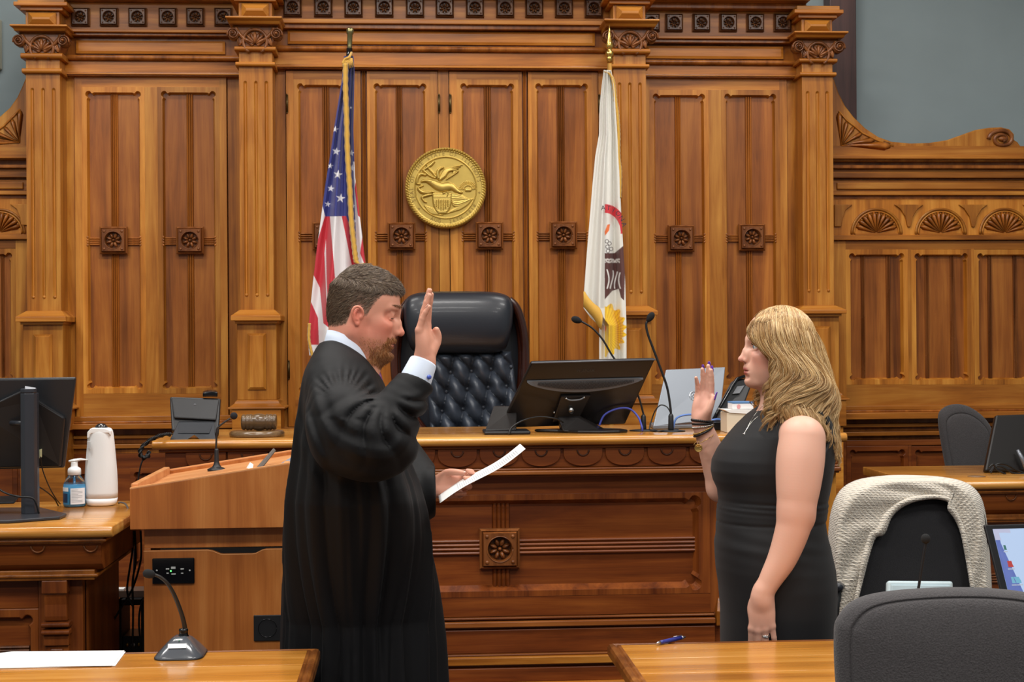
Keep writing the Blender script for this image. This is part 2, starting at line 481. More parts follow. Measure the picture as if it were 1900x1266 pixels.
# ---- side bays (left, right)
def side_bay(name, fx, Y, jamb, frame, ops, reeds, py, cross, ros, ylow):
    t = thing(name, None, None, (PX(sum(jamb)/2, Y), Y, 0), kind='structure')
    cx = sum(jamb)/2
    mb = MB()
    z1 = PZ(py['top'], Y, cx); z0 = PZ(py['bot'], Y, cx)
    # recessed back strips at either side of the frame
    mb.box(PX(jamb[0]-6, Y), PX(frame[0]-1.5, Y), Y+0.015, Y+0.06, z0, z1, 0)
    mb.box(PX(frame[1]+1.5, Y), PX(jamb[1]+6, Y), Y+0.015, Y+0.06, z0, z1, 0)
    mb.box(PX(jamb[0]-6, Y), PX(jamb[1]+6, Y), Y+0.055, Y+0.07, z0, z1, 2)
    leaf(mb, PX(frame[0], Y), PX(frame[1], Y), z0, z1, Y, [px_open(o, (py['ot'], py['ob']), Y) for o in ops], [[px_pair(*r_, Y)] for r_ in reeds], (PZ(cross[1], Y, cx), PZ(cross[0], Y, cx)))
    obj('panel_frame', mb, WM, t, world=True, bevel=0.0025)
    for (rx, ry) in ros: rosette('big', t, rx, ry, Y+0.012)
    # entablature
    mb = MB(); A = PX(jamb[0]-8, Y); B = PX(jamb[1]+8, Y)
    def band(p0, p1, dy, mi=1, dd=0.3): mb.box(A, B, Y+dy, Y+dd, PZ(p1, Y, cx), PZ(p0, Y, cx), mi)
    e = py['ent']   # moulding0, flat, moulding1, panelband, moulding2, frieze, cornice
    band(e[0]+0.2, py['top'], -0.030, 2); band(e[0]+2, py['top']-2, -0.038, 1)
    band(e[1], e[0]+0.1, -0.008, 1)
    zc = (PZ(e[2], Y, cx)+PZ(e[1], Y, cx))/2; rr = (PZ(e[2], Y, cx)-PZ(e[1], Y, cx))/2
    mb.prism([(Y-0.02-rr*1.1*math.cos(a), zc+rr*math.sin(a)) for a in np.linspace(-PI/2, PI/2, 9)]+[(Y+0.1, zc+rr), (Y+0.1, zc-rr)], 'X', A, B, 2)
    band(e[3], e[2]+0.1, 0.0, 2)
    band(e[4]+4.5, e[3], -0.045, 2); band(e[4], e[4]+5, -0.065, 1)
    band(e[5], e[4], 0.012, 1)
    band(e[6], e[5], -0.05, 2); band(e[6]-8, e[6], -0.12, 1); band(e[6]-14, e[6]-8, -0.20, 2); band(e[6]-40, e[6]-14, -0.26, 1)
    obj('entablature', mb, WM, t, world=True, bevel=0.003)
    mb = MB(); px0, px1, pa, pb = py['raised']
    o0 = rect(PX(px0, Y), PX(px1, Y), PZ(pb, Y, cx), PZ(pa, Y, cx)); g = 0.012
    o1 = rect(o0[0][0]+g, o0[1][0]-g, o0[0][1]+g, o0[2][1]-g)
    mb.loft([[(p[0], Y+0.002, p[1]) for p in o0], [(p[0], Y-0.014, p[1]) for p in o0], [(p[0], Y-0.018, p[1]) for p in o1]], 1, False)
    obj('raised_panel', mb, WM, t, world=True)
    for fxx in fx: rosette('small', t, fxx[0], fxx[1], Y+0.012)
    # sill and the wainscot under it
    mb = MB()
    s0 = py['bot']
    def lb(p0, p1, dy, mi=1): mb.box(A, B, Y+dy, Y+0.3, PZ(p1, Y, cx), PZ(p0, Y, cx), mi)
    lb(s0, s0+9, -0.02, 1); lb(s0+9, s0+13, -0.03, 2); lb(s0+13, s0+23, -0.06, 1)
    lb(s0+23, s0+36, 0.03, 2); lb(s0+36, s0+42, 0.01, 1); lb(s0+42, s0+52, 0.03, 2); lb(s0+52, s0+60, 0.0, 1); lb(s0+60, s0+70, 0.02, 2)
    obj('sill_moulding', mb, WM, t, world=True, bevel=0.003)
    mb = MB(); za = PZ(s0+70, Y, cx)
    n = 3; W = (B-A)/n
    ops2 = [(A+W*k+0.07, A+W*(k+1)-0.07, 0.45, za-0.10) for k in range(n)]
    leaf(mb, A, B, 0.0, za, Y+0.02, ops2, [[((o[0]+o[1])/2-0.012, (o[0]+o[1])/2+0.012)] for o in ops2])
    obj('lower_panelling', mb, [W_LOW, W_LOW, W_DARK, W_LOW], t, world=True, bevel=0.003)
    return t

side_bay('trim_2', [(x, 32.5) for x in (150, 203, 256, 312, 363, 415)], YS, (113, 444), (140, 422), [(164, 259), (304.5, 398)], [(205, 219), (346, 358.5)],
         dict(top=143, bot=772, ot=173, ob=719, ent=[136, 114, 104, 70, 60, 4, -2], raised=(145, 421, 77, 101)), (440, 455), [(212, 446.5), (353.5, 446.5)], 0)
side_bay('trim_3', [(x, 43) for x in (1207, 1250, 1300.5, 1350.5, 1400.6, 1451)], YS, (1199, 1487), (1199, 1462), [(1217, 1306), (1350, 1438)], [(1255, 1266), (1386, 1398)],
         dict(top=146, bot=752, ot=178, ob=702, ent=[140, 122, 113, 83, 72, 20, 10], raised=(1201, 1455, 87, 110)), (435, 449), [(1263, 443), (1394, 441)], 0)
# carved fret at the very top right cornice is part of that bay's cornice

# ---- middle bay
t = thing('trim_4', None, None, (PX(825, YC), YC, 0), kind='structure')
mb = MB(); A = PX(500, YC); B = PX(1145, YC)
z0 = PZ(840, YC, 822); z1 = PZ(131, YC, 822)
mb.box(A, PX(531.5, YC), YC+0.01, YC+0.09, z0, z1, 0)
mb.box(PX(1113, YC), B, YC+0.01, YC+0.09, z0, z1, 0)
mb.box(A, B, YC+0.07, YC+0.10, z0, z1, 2)
mb.box(PX(815.5, YC), PX(834.5, YC), YC+0.004, YC+0.08, z0, z1, 0)
for (a, b2) in ((671.5, 682.5), (971, 981)):
    mb.box(PX(a, YC), PX(b2, YC), YC+0.02, YC+0.08, z0, z1, 3)
    reeds_z(mb, PX(a+2, YC), PX(b2-2, YC), z0, z1, YC+0.02, 2, 2)
obj('door_frame', mb, WM, t, world=True, bevel=0.003)
mb = MB()
def band(p0, p1, dy, mi=1, dd=0.3): mb.box(A, B, YC+dy, YC+dd, PZ(p1, YC, 822), PZ(p0, YC, 822), mi)
band(123.5, 131, -0.035, 2); band(125, 129, -0.045, 1); band(98, 123.5, -0.01, 1)
zc = (PZ(98, YC, 822)+PZ(88, YC, 822))/2; rr = (PZ(88, YC, 822)-PZ(98, YC, 822))/2
mb.prism([(YC-0.02-rr*1.1*math.cos(a), zc+rr*math.sin(a)) for a in np.linspace(-PI/2, PI/2, 9)]+[(YC+0.1, zc+rr), (YC+0.1, zc-rr)], 'X', A, B, 2)
band(58, 88, 0.0, 2); band(47, 58, -0.045, 2); band(42, 50, -0.065, 1); band(-12, 42, 0.012, 1); band(-18, -5, -0.06, 2); band(-40, -17, -0.18, 1)
obj('entablature', mb, WM, t, world=True, bevel=0.003)
mb = MB(); o0 = rect(PX(537, YC), PX(1106, YC), PZ(84, YC, 822), PZ(59.5, YC, 822)); g = 0.012
o1 = rect(o0[0][0]+g, o0[1][0]-g, o0[0][1]+g, o0[2][1]-g)
mb.loft([[(p[0], YC+0.002, p[1]) for p in o0], [(p[0], YC-0.014, p[1]) for p in o0], [(p[0], YC-0.018, p[1]) for p in o1]], 1, False)
obj('raised_panel', mb, WM, t, world=True)
for x in (543, 600, 656, 713, 770, 825, 881, 937, 991, 1046, 1101): rosette('small', t, x, 14.5+(x-543)*0.004, YC+0.012)
mb = MB()
for (a, b2, dy, mi) in ((790, 798, -0.02, 1), (798, 812, -0.05, 1), (812, 840, 0.02, 2)):
    mb.box(A, B, YC+dy, YC+0.3, PZ(b2, YC, 822)-0.0, PZ(a, YC, 822), mi)
mb.box(A, B, YC+0.0, YC+0.3, 0, PZ(840, YC, 822), 3)
obj('sill_moulding', mb, WM, t, world=True, bevel=0.003)

M_HINGE = plain('hinge_bronze', (92, 74, 44), rough=0.4, metal=0.85)
def door(k, x0, x1, op, reed, ros, hinge_px, rv):
    d = thing('door_%d' % k, None, None, (PX((x0+x1)/2, YC), YC, 0), kind='structure')
    mb = MB()
    leaf(mb, PX(x0, YC), PX(x1, YC), PZ(789, YC, 822), PZ(132.5, YC, 822), YC, [px_open(op, (159, 725), YC)], [[px_pair(*reed, YC)]], (PZ(447, YC, 822), PZ(431, YC, 822)))
    obj('door_leaf', mb, WM, d, world=True, bevel=0.0025)
    rosette('big', d, ros[0], ros[1], YC+0.012)
    for (ya, yb) in ((177, 208), (672, 702)):
        mb = MB(); hx = PX(hinge_px, YC, 190)
        mb.lathe([(0.006, 0), (0.006, 0.078)], (hx, YC-0.006, PZ(yb, YC, hinge_px)), 10)
        mb.ball((hx, YC-0.006, PZ(yb, YC, hinge_px)-0.003), 0.005, 5); mb.ball((hx, YC-0.006, PZ(yb, YC, hinge_px)+0.081), 0.005, 5)
        obj('hinge', mb, M_HINGE, d, world=True)
    return d
door(1, 533, 671, (557, 641), (599, 612), (606, 439), 532.5, 0)
door(2, 683, 814.5, (699, 789), (736, 748), (745, 439), 814.5, 0)
door(3, 836, 970.5, (860, 952), (900, 913), (908, 438), 835.5, 0)
door(4, 982, 1111.5, (999, 1089), (1036, 1050), (1045, 437), 1112, 0)

# ---- pilasters
def volute(cx, y, cz, r, sgn):
    mb = MB()
    pts = []; rad = []
    for k in range(46):
        a = -PI*0.1+k/45*PI*3.6
        q = r*(1-0.19*(a/PI))
        q = max(q, r*0.22)
        pts.append((cx+sgn*q*math.cos(a), y-0.004-0.010*(k/45), cz+q*math.sin(a))); rad.append(r*0.17*(1-0.35*k/45))
    mb.tube(pts, rad, 8)
    mb.ball((cx, y-0.014, cz), (r*0.3, 0.014, r*0.3), 8)
    mb.lathe([(r*1.0, 0), (r*1.0, 0.05), (r*0.2, 0.052)], (cx, y+0.05, cz), 24, Matrix.Rotation(PI/2, 3, 'X'))
    return mb
def pilaster(label, Y, cx, hw, v, depth, cutbase=None):
    t = thing('pilaster', label, 'pilaster', (PX(cx, Y), Y, 0), group='tall fluted wooden pilasters of the back wall')
    s = MPX(cx, 300, Y)
    X = PX(cx, Y, 300)
    def Z(p): return PZ(p, Y, cx)
    H = hw*s
    def bx(mb, e, p0, p1, dy=0.0, mi=0): mb.box(X-H-e, X+H+e, Y-dy, Y+depth, Z(p1), Z(p0), mi)
    # shaft with flutes
    mb = MB(); z0 = Z(v['pc0']); z1 = Z(v['as2b'])
    fl = []; f2 = []
    for k in (-1, 0, 1):
        fx = X+k*19.6*s*hw/31
        fl.append(stadium(fx-3.4*s, fx+3.4*s, Z(v['fl1']), Z(v['fl0'])))
        f2.append(stadium(fx-3.4*s, fx+3.4*s, Z(v['fl1'])+0.004, Z(v['fl0'])-0.004, sh=0.006))
    mb.plate(rect(X-H, X+H, z0, z1), fl, Y, Y+0.0075, 0, f2)
    for f in f2: mb.add([(p[0], Y+0.0075, p[1]) for p in f], [tuple(range(len(f)))])
    mb.box(X-H, X+H, Y+0.009, Y+depth, z0, z1, 0)
    obj('shaft', mb, WM, t, world=True)
    for k in (-1, 0, 1):
        fx = X+k*19.6*s*hw/31
        obj('flute_stop', MB().ball((fx, Y, Z(v['fl1'])+0.004), (0.008, 0.006, 0.008), 6), W_STILE, t, world=True)
    # neck and astragals
    mb = MB(); bx(mb, 0.0, v['as1b'], v['as2t'], 0.0)
    for (a, b2, e) in ((v['cap1'], v['as1b'], 0.018), (v['as2t'], v['as2b'], 0.014)):
        zc = (Z(a)+Z(b2))/2; rr = (Z(a)-Z(b2))/2
        mb.prism([(Y-e-rr*math.cos(q), zc+rr*math.sin(q)) for q in np.linspace(-PI/2, PI/2, 9)]+[(Y+depth, zc+rr), (Y+depth, zc-rr)], 'X', X-H-e, X+H+e, 1)
    obj('necking', mb, WM, t, world=True, bevel=0.002)
    # capital
    cap = MB()
    zt = Z(v['ab1']); zb = Z(v['cap1'])
    cap.prism([(-H*1.0, zb), (H*1.0, zb), (H*1.12, zb+(zt-zb)*0.35), (H*1.35, zt-0.012), (H*1.35, zt), (-H*1.35, zt), (-H*1.35, zt-0.012), (-H*1.12, zb+(zt-zb)*0.35)][::1], 'Y', Y-0.012, Y+depth, 2)
    cap.v = [(p[0]+X, p[1], p[2]) for p in cap.v]
    c = obj('capital', cap, WM, t, world=True, bevel=0.003)
    hh = zt-zb
    fan = MB()
    for k in range(7):
        a = R(28+k*124/6.0); L = hh*0.62
        M = Matrix.Rotation(-a, 3, 'Y')
        q = Vector((X, Y-0.02, zb+hh*0.10))+M @ Vector((L*0.52, 0, 0))
        fan.ball(q, (L*0.48, 0.014, hh*0.085), 6, 0, M)
    arc = [(X+math.cos(a)*hh*0.56, Y-0.02, zb+hh*0.24+math.sin(a)*hh*0.58) for a in np.linspace(R(-60), R(240), 24)]
    fan.tube(arc, 0.008, 6)
    for sgn in (-1, 1):
        sw = smoothpath([(X+sgn*H*0.12, Y-0.018, zb+0.006), (X+sgn*H*0.62, Y-0.02, zb+hh*0.35), (X+sgn*H*0.95, Y-0.022, zb+hh*0.62), (X+sgn*H*1.15, Y-0.022, zt-0.012)], 6)
        fan.tube(sw, 0.009, 6)
        for k in range(3): fan.tube(smoothpath([(X+sgn*H*(0.95), Y-0.016, zb+0.006), (X+sgn*H*(0.80+0.08*k), Y-0.02, zb+hh*0.2), (X+sgn*H*(0.60+0.14*k), Y-0.018, zb+hh*0.40)], 4), 0.0055, 5)
    obj('fan_carving', fan, W_DARK, c, world=True)
    for sgn in (-1, 1):
        obj('volute', volute(X+sgn*(v.get('vx', 41)*s), Y-0.03, Z((v['ab1']*0.58+v['cap1']*0.42)), 10.5*s, sgn), W_DARK, c, world=True)
    mb = MB(); e = 21*s
    zt2 = Z(v['ab0'])
    mb.loft([[(X-H-e*0.72, Y-0.055, zt), (X+H+e*0.72, Y-0.055, zt), (X+H+e*0.72, Y+depth, zt), (X-H-e*0.72, Y+depth, zt)],
             [(X-H-e*0.8, Y-0.065, zt+0.012), (X+H+e*0.8, Y-0.065, zt+0.012), (X+H+e*0.8, Y+depth, zt+0.012), (X-H-e*0.8, Y+depth, zt+0.012)],
             [(X-H-e, Y-0.085, zt2-0.008), (X+H+e, Y-0.085, zt2-0.008), (X+H+e, Y+depth, zt2-0.008), (X-H-e, Y+depth, zt2-0.008)],
             [(X-H-e, Y-0.085, zt2), (X+H+e, Y-0.085, zt2), (X+H+e, Y+depth, zt2), (X-H-e, Y+depth, zt2)]], 1, False)
    obj('abacus', mb, WM, t, world=True, bevel=0.002)
    # top block with pyramid
    mb = MB(); bx(mb, 0.0, v['tb0'], v['ab0'], 0.0)
    for (p0, p1, e2, dy) in ((v['tb0']-7, v['tb0'], 0.02, 0.02), (v['tb0']-14, v['tb0']-7, 0.045, 0.045), (v['tb0']-22, v['tb0']-14, 0.03, 0.03)):
        bx(mb, e2, p0, p1, dy, 1)
    obj('top_block', mb, WM, t, world=True, bevel=0.003)
    mb = MB(); za = Z(v['ab0']-3); zb2 = Z(v['tb0']+3); h2 = H*0.82
    mb.loft([[(X-h2, Y, za), (X+h2, Y, za), (X+h2, Y, zb2), (X-h2, Y, zb2)], [(X-h2, Y-0.010, za), (X+h2, Y-0.010, za), (X+h2, Y-0.010, zb2), (X-h2, Y-0.010, zb2)],
             [(X-h2*0.62, Y-0.034, za+(zb2-za)*0.42), (X+h2*0.62, Y-0.034, za+(zb2-za)*0.42), (X+h2*0.62, Y-0.034, za+(zb2-za)*0.58), (X-h2*0.62, Y-0.034, za+(zb2-za)*0.58)]], 0, False)
    obj('diamond_boss', mb, W_STILE_X, t, world=True, bevel=0.001)
    # pedestal
    mb = MB(); e = 15*s; z0 = Z(v['pc1']); z1 = Z(v['pc0']); zm = z0+(z1-z0)*0.45
    mb.loft([[(X-H-e*.55, Y-0.05, z0-0.012), (X+H+e*.55, Y-0.05, z0-0.012), (X+H+e*.55, Y+depth, z0-0.012), (X-H-e*.55, Y+depth, z0-0.012)],
             [(X-H-e*.55, Y-0.05, z0), (X+H+e*.55, Y-0.05, z0), (X+H+e*.55, Y+depth, z0), (X-H-e*.55, Y+depth, z0)],
             [(X-H-e, Y-0.075, z0+0.001), (X+H+e, Y-0.075, z0+0.001), (X+H+e, Y+depth, z0+0.001), (X-H-e, Y+depth, z0+0.001)],
             [(X-H-e, Y-0.075, zm), (X+H+e, Y-0.075, zm), (X+H+e, Y+depth, zm), (X-H-e, Y+depth, zm)],
             [(X-H-1.5*s, Y-0.006, z1), (X+H+1.5*s, Y-0.006, z1), (X+H+1.5*s, Y+depth, z1), (X-H-1.5*s, Y+depth, z1)]], 1, False)
    obj('pedestal_cap', mb, WM, t, world=True, bevel=0.002)
    mb = MB(); bx(mb, 5.5*s, v['pc1'], v['bc0'], 0.03, 0)
    ped = obj('pedestal', mb, WM, t, world=True, bevel=0.003)
    mb = MB(); a = 17*s; zz0 = Z(v['bc0']-19); zz1 = Z(v['pc1']+23); yy = Y-0.03
    mb.loft([[(X-a, yy+0.001, zz0), (X+a, yy+0.001, zz0), (X+a, yy+0.001, zz1), (X-a, yy+0.001, zz1)], [(X-a, yy-0.006, zz0), (X+a, yy-0.006, zz0), (X+a, yy-0.006, zz1), (X-a, yy-0.006, zz1)],
             [(X-a+0.012, yy-0.015, zz0+0.012), (X+a-0.012, yy-0.015, zz0+0.012), (X+a-0.012, yy-0.015, zz1-0.012), (X-a+0.012, yy-0.015, zz1-0.012)]], 0, False)
    obj('pedestal_panel', mb, W_STILE, ped, world=True)
    mb = MB(); z0 = Z(v['bc1']); z1 = Z(v['bc0'])
    prof = [(0.032, z1), (0.040, z1-0.006), (0.045, z1-0.016), (0.062, z0+0.010), (0.075, z0+0.004), (0.075, z0-0.004)]
    mb.loft([[(X-H-5.5*s-(q-0.03)*0.9, Y-q, zz), (X+H+5.5*s+(q-0.03)*0.9, Y-q, zz), (X+H+5.5*s+(q-0.03)*0.9, Y+depth, zz), (X-H-5.5*s-(q-0.03)*0.9, Y+depth, zz)] for q, zz in prof], 1, False)
    bx(mb, 14*s, v['bc1']+0.5, v['base1'], 0.068, 1)
    mb.box(X-H-10*s, X+H+10*s, Y-0.05, Y+depth, 0.0, Z(v['base1']), 1)
    obj('plinth', mb, WM, t, world=True, bevel=0.002)
    return t
YPO = 7.28; YPC = 7.06
pilaster('far left fluted wooden pilaster with shell capital beside the grey wall corner', YPO, 80.5, 31.5, dict(tb0=21, ab0=52, ab1=62, cap1=100, as1b=110, as2t=128, as2b=137, fl0=163, fl1=553, pc0=577, pc1=598, bc0=744, bc1=759, base1=800), 0.35)
pilaster('fluted wooden pilaster left of the hanging striped flag, above the gavel', YPC, 475.5, 31, dict(tb0=4, ab0=37, ab1=49, cap1=88, as1b=96, as2t=116, as2b=124, fl0=150, fl1=549, pc0=575, pc1=596, bc0=742, bc1=757, base1=800, vx=40), 0.40)
pilaster('fluted wooden pilaster directly behind the white flag', YPC, 1169.5, 30, dict(tb0=9, ab0=42, ab1=54, cap1=92, as1b=101, as2t=120, as2b=127, fl0=153, fl1=543, pc0=568, pc1=586, bc0=733, bc1=747, base1=800, vx=40), 0.40)
pilaster('far right fluted wooden pilaster rising behind the blonde woman', YPO, 1517.5, 28.5, dict(tb0=35, ab0=64, ab1=74, cap1=110, as1b=117, as2t=135, as2b=142, fl0=169, fl1=541, pc0=567, pc1=583, bc0=728, bc1=741, base1=790, vx=37.5), 0.35)

# ---- low wings with scrolled top and fan arches
def wing(name, sgn, x_in, x_out, crest, fan_tri, pyo, arches, ops, reeds, scroll):
    """sgn +1: right wing"""
    Y = YW; t = thing(name, None, None, (PX((x_in+x_out)/2, Y), Y, 0), kind='structure')
    cx = (max(x_in, 0)+min(x_out, 1900))/2
    A = PX(x_in, Y); B = PX(x_out, Y)
    Z = lambda p: PZ(p+pyo, Y, cx)
    mb = MB()
    outl = [P(a, b2, Y-0.02) for a, b2 in crest]
    mb.prism([(p.x, p.z) for p in outl], 'Y', Y-0.02, Y+0.10, 0)
    obj('scroll_crest', mb, WM, t, world=True, bevel=0.006)
    # fan in the corner, carved into a triangular sinking
    mb = MB()
    o = P(fan_tri[0][0], fan_tri[0][1], Y-0.024)
    for k in range(len(fan_tri)-1):
        q = P(*fan_tri[k+1], Y-0.024); d = q-o; L = d.length; a = math.atan2(d.z, d.x)
        M = Matrix.Rotation(-a, 3, 'Y')
        wdt = 0.020*(L/0.2)
        mb.loft([[o+M @ Vector((L*0.03, 0, -0.002)), o+M @ Vector((L*0.03, -0.004, 0)), o+M @ Vector((L*0.03, 0, 0.002))],
                 [o+M @ Vector((L*0.88, 0, -wdt)), o+M @ Vector((L*0.88, -0.02, 0)), o+M @ Vector((L*0.88, 0, wdt))],
                 [o+M @ Vector((L, 0, -wdt*0.6)), o+M @ Vector((L, -0.004, 0)), o+M @ Vector((L, 0, wdt*0.6))]], 2, True)
    e1 = P(*fan_tri[1], Y-0.024); e2 = P(*fan_tri[-1], Y-0.024); mid = [P(*q, Y-0.024) for q in fan_tri[1:]]
    mb.tube([p+(p-o)*0.06 for p in mid], 0.005, 6, 1)
    mb.tube([o, o+(mid[0]-o)*1.06], 0.004, 6, 1); mb.tube([o, o+(mid[-1]-o)*1.06], 0.004, 6, 1)
    obj('corner_fan', mb, WM, t, world=True)
    if scroll:
        mb = MB(); c = P(scroll[0], scroll[1], Y-0.02); s = MPX(scroll[0], scroll[1], Y)
        pts = []; rad = []
        for k in range(60):
            a = k/59*PI*3.4; q = 1-0.22*(a/PI)
            pts.append((c.x-24*s*q*math.cos(a)*1.0, Y-0.022-0.008*k/59, c.z+17*s*q*math.sin(a))); rad.append(0.011*(1-0.3*k/59))
        mb.tube(pts, rad, 8); mb.ball((c.x+2*s, Y-0.028, c.z), (9*s, 0.012, 4.5*s), 8)
        obj('scroll_eye', mb, W_DARK, t, world=True)
    mb = MB()
    def band(p0, p1, dy, mi=1): mb.box(A, B, Y+dy, Y+0.2, Z(p1), Z(p0), mi)
    band(272, 293, -0.025, 1); band(290, 297, -0.05, 1); band(297, 308, 0.02, 2); band(308, 314, -0.03, 2); band(314, 320, 0.0, 1); band(320, 331, -0.02, 1)
    band(331, 335, 0.01, 2); band(335, 356, 0.0, 1); band(356, 363, -0.02, 1); band(363, 370, 0.005, 2); band(370, 437, 0.0, 0); band(437, 446, -0.025, 1)
    obj('entablature', mb, WM, t, world=True, bevel=0.003)
    mb = MB(); xa = PX(x_in+15 if sgn > 0 else x_in, Y); xb = PX(x_out if sgn > 0 else x_out-17, Y)
    mb.box(xa, xb, Y-0.014, Y, Z(352), Z(339), 1)
    obj('raised_panel', mb, WM, t, world=True, bevel=0.005)
    for ax in arches:
        mb = MB(); c = P(ax, 432+pyo*1.0, Y); s = MPX(ax, 432, Y)
        for k in range(10):
            a0 = R(10+k*16.0+8); L = (38 if 2 < k < 7 else 39)*s; M = Matrix.Rotation(-a0, 3, 'Y'); wdt = L*0.13
            mb.loft([[c+M @ Vector((L*0.06, -0.002, -0.003)), c+M @ Vector((L*0.06, -0.007, 0)), c+M @ Vector((L*0.06, -0.002, 0.003))],
                     [c+M @ Vector((L*0.85, -0.002, -wdt)), c+M @ Vector((L*0.85, -0.024, 0)), c+M @ Vector((L*0.85, -0.002, wdt))],
                     [c+M @ Vector((L, -0.002, -wdt*0.5)), c+M @ Vector((L, -0.008, 0)), c+M @ Vector((L, -0.002, wdt*0.5))]], 2, True)
        for rr, rad in ((46*s, 0.007), (41.5*s, 0.004)):
            mb.tube([(c.x+rr*math.cos(a), Y-0.003, c.z+rr*math.sin(a)*0.98-0.006) for a in np.linspace(0, PI, 28)], rad, 6, 1)
        mb.box(c.x-40*s, c.x+40*s, Y-0.010, Y, c.z-0.012, c.z-0.004, 1)
        obj('fan_arch', mb, WM, t, world=True)
    mb = MB()
    for i in range(len(arches)-1):
        mx = (arches[i]+arches[i+1])/2; c = P(mx, 380+pyo, Y); s = MPX(mx, 380, Y)
        left = [(-27, 0), (-16, 8), (-7, 22), (-3, 40), (0, 41), (3, 40), (7, 22), (16, 8), (27, 0)]
        pts = [(c.x+a*s, c.z-b2*s) for a, b2 in left]
        mb.prism(pts[::-1], 'Y', Y-0.012, Y+0.004, 0)
    e = arches[0] if sgn > 0 else arches[-1]; c = P(e-sgn*(e-x_in if sgn > 0 else x_out-e), 380+pyo, Y); s = MPX(e, 380, Y)
    if sgn > 0: pts = [(9, 0), (43, 0), (30, 10), (24, 26), (22, 40), (9, 40)]
    else: pts = [(-9, 0), (-9, 40), (-22, 40), (-24, 26), (-30, 10), (-43, 0)]
    mb.prism([(c.x+a*s, c.z-b2*s) for a, b2 in pts], 'Y', Y-0.012, Y+0.004, 0)
    obj('spandrel_panel', mb, WM, t, world=True, bevel=0.003)
    mb = MB()
    leaf(mb, A, B, Z(752), Z(447), Y, [px_open(o2, (474+pyo, 703+pyo), Y) for o2 in ops], [[px_pair(*q, Y) for q in r_] for r_ in reeds])
    obj('panel_frame', mb, [W_STILE, W_STILE_X, W_DARK, W_PANEL], t, world=True, bevel=0.0025)
    mb = MB()
    band(752, 760, -0.02, 1); band(760, 764, -0.03, 2); band(764, 776, -0.07, 1); band(776, 786, 0.03, 2); band(786, 792, 0.0, 1); band(792, 800, 0.03, 2); band(800, 808, -0.01, 1); band(808, 816, 0.03, 2)
    obj('sill_moulding', mb, WM, t, world=True, bevel=0.003)
    mb = MB()
    leaf(mb, A, B, 0, Z(816), Y+0.01, [px_open(o2, (839+pyo, 1110), Y) for o2 in ops], [[] for o2 in ops])
    obj('lower_panelling', mb, [W_LOW, W_LOW, W_DARK, W_LOW], t, world=True, bevel=0.003)
    return t
crestR = [(1540, 300), (1540, 150), (1547, 145), (1556, 172), (1568, 196), (1585, 218), (1606, 238), (1630, 254), (1655, 263), (1690, 266), (1725, 265), (1757, 260), (1785, 250), (1810, 241), (1835, 237), (1858, 236), (1874, 240), (1882, 249), (1882, 260), (1888, 263), (1893, 270), (1900, 278), (1960, 280), (1960, 300)]
wing('trim_5', 1, 1538, 2040, crestR, [(1561, 270), (1557, 210), (1571, 226), (1584, 236), (1598, 248), (1622, 260), (1652, 271)], 0, [1626, 1745, 1864, 1983],
     [(1579, 1674), (1700.6, 1792), (1817, 1910), (1936, 2028)], [[(1599, 1606), (1646, 1653)], [(1718, 1725), (1765, 1772)], [(1835, 1842), (1882, 1889)], [(1954, 1961), (2002, 2009)]], (1858, 258))
crestL = [(56, 296), (-60, 296), (-60, 232), (-30, 226), (0, 216), (18, 200), (32, 180), (42, 158), (50, 138), (56, 138)]
wing('trim_6', -1, -330, 62, crestL, [(36, 264), (37, 206), (22, 222), (8, 236), (-8, 247), (-30, 257), (-50, 264)], -1, [-340, -221, -100, 0][1:],
     [(-300, -208), (-180, -88), (-62, 18)], [[(-280, -273), (-233, -226)], [(-160, -153), (-112, -105)], [(-42, -35), (-1, 5)]], None)
# pale fixture on the grey wall at the far left edge
t = thing('wall_fixture', 'cream conduit box on the grey wall at the top left edge', 'fixture', P(-4, 128, YG-0.02))
mb = MB().box(PX(-16, YG-0.03, 60), PX(1, YG-0.03, 60), YG-0.05, YG-0.001, PZ(128, YG-0.03, 0), PZ(36, YG-0.03, 0)).box(PX(-16, YG, 60), PX(3, YG, 60), YG-0.062, YG-0.048, PZ(120, YG-0.03, 0), PZ(60, YG-0.03, 0))
obj('housing', mb, plain('cream_plastic', (206, 202, 180), rough=0.5), t, world=True, bevel=0.003)
# ================================================================== THE BENCH AND WHAT STANDS ON IT
def slab(mb, tl, tr, br, bl, th, mi=0, taper=0.0):
    """flat board through four corners; its thickness goes away from the viewer (+y side)"""
    tl, tr, br, bl = map(Vector, (tl, tr, br, bl))
    n = (tr-tl).cross(bl-tl).normalized()
    if n.y < 0: n = -n
    c = (tl+tr+br+bl)/4
    f = [tl, tr, br, bl]; k = [p+n*th+(c-p)*taper for p in f]
    mb.loft([f, k], mi, False); return mb
class Frame:
    """points on a tilted face: u 0..1 left to right, v 0..1 top to bottom, d metres towards the viewer"""
    def __init__(s, tl, tr, br, bl):
        s.c = [Vector(q) for q in (tl, tr, br, bl)]
        s.n = (s.c[1]-s.c[0]).cross(s.c[3]-s.c[0]).normalized()
        if s.n.y > 0: s.n = -s.n
    def __call__(s, u, v, d=0.0):
        a = s.c[0].lerp(s.c[1], u); b = s.c[3].lerp(s.c[2], u)
        return a.lerp(b, v)+s.n*d
    def mat(s, u, v, d=0.0):
        x = (s.c[1]-s.c[0]).normalized(); z = s.n; y = z.cross(x)
        M = Matrix((x, y, z)).transposed().to_4x4(); M.translation = s(u, v, d); return M

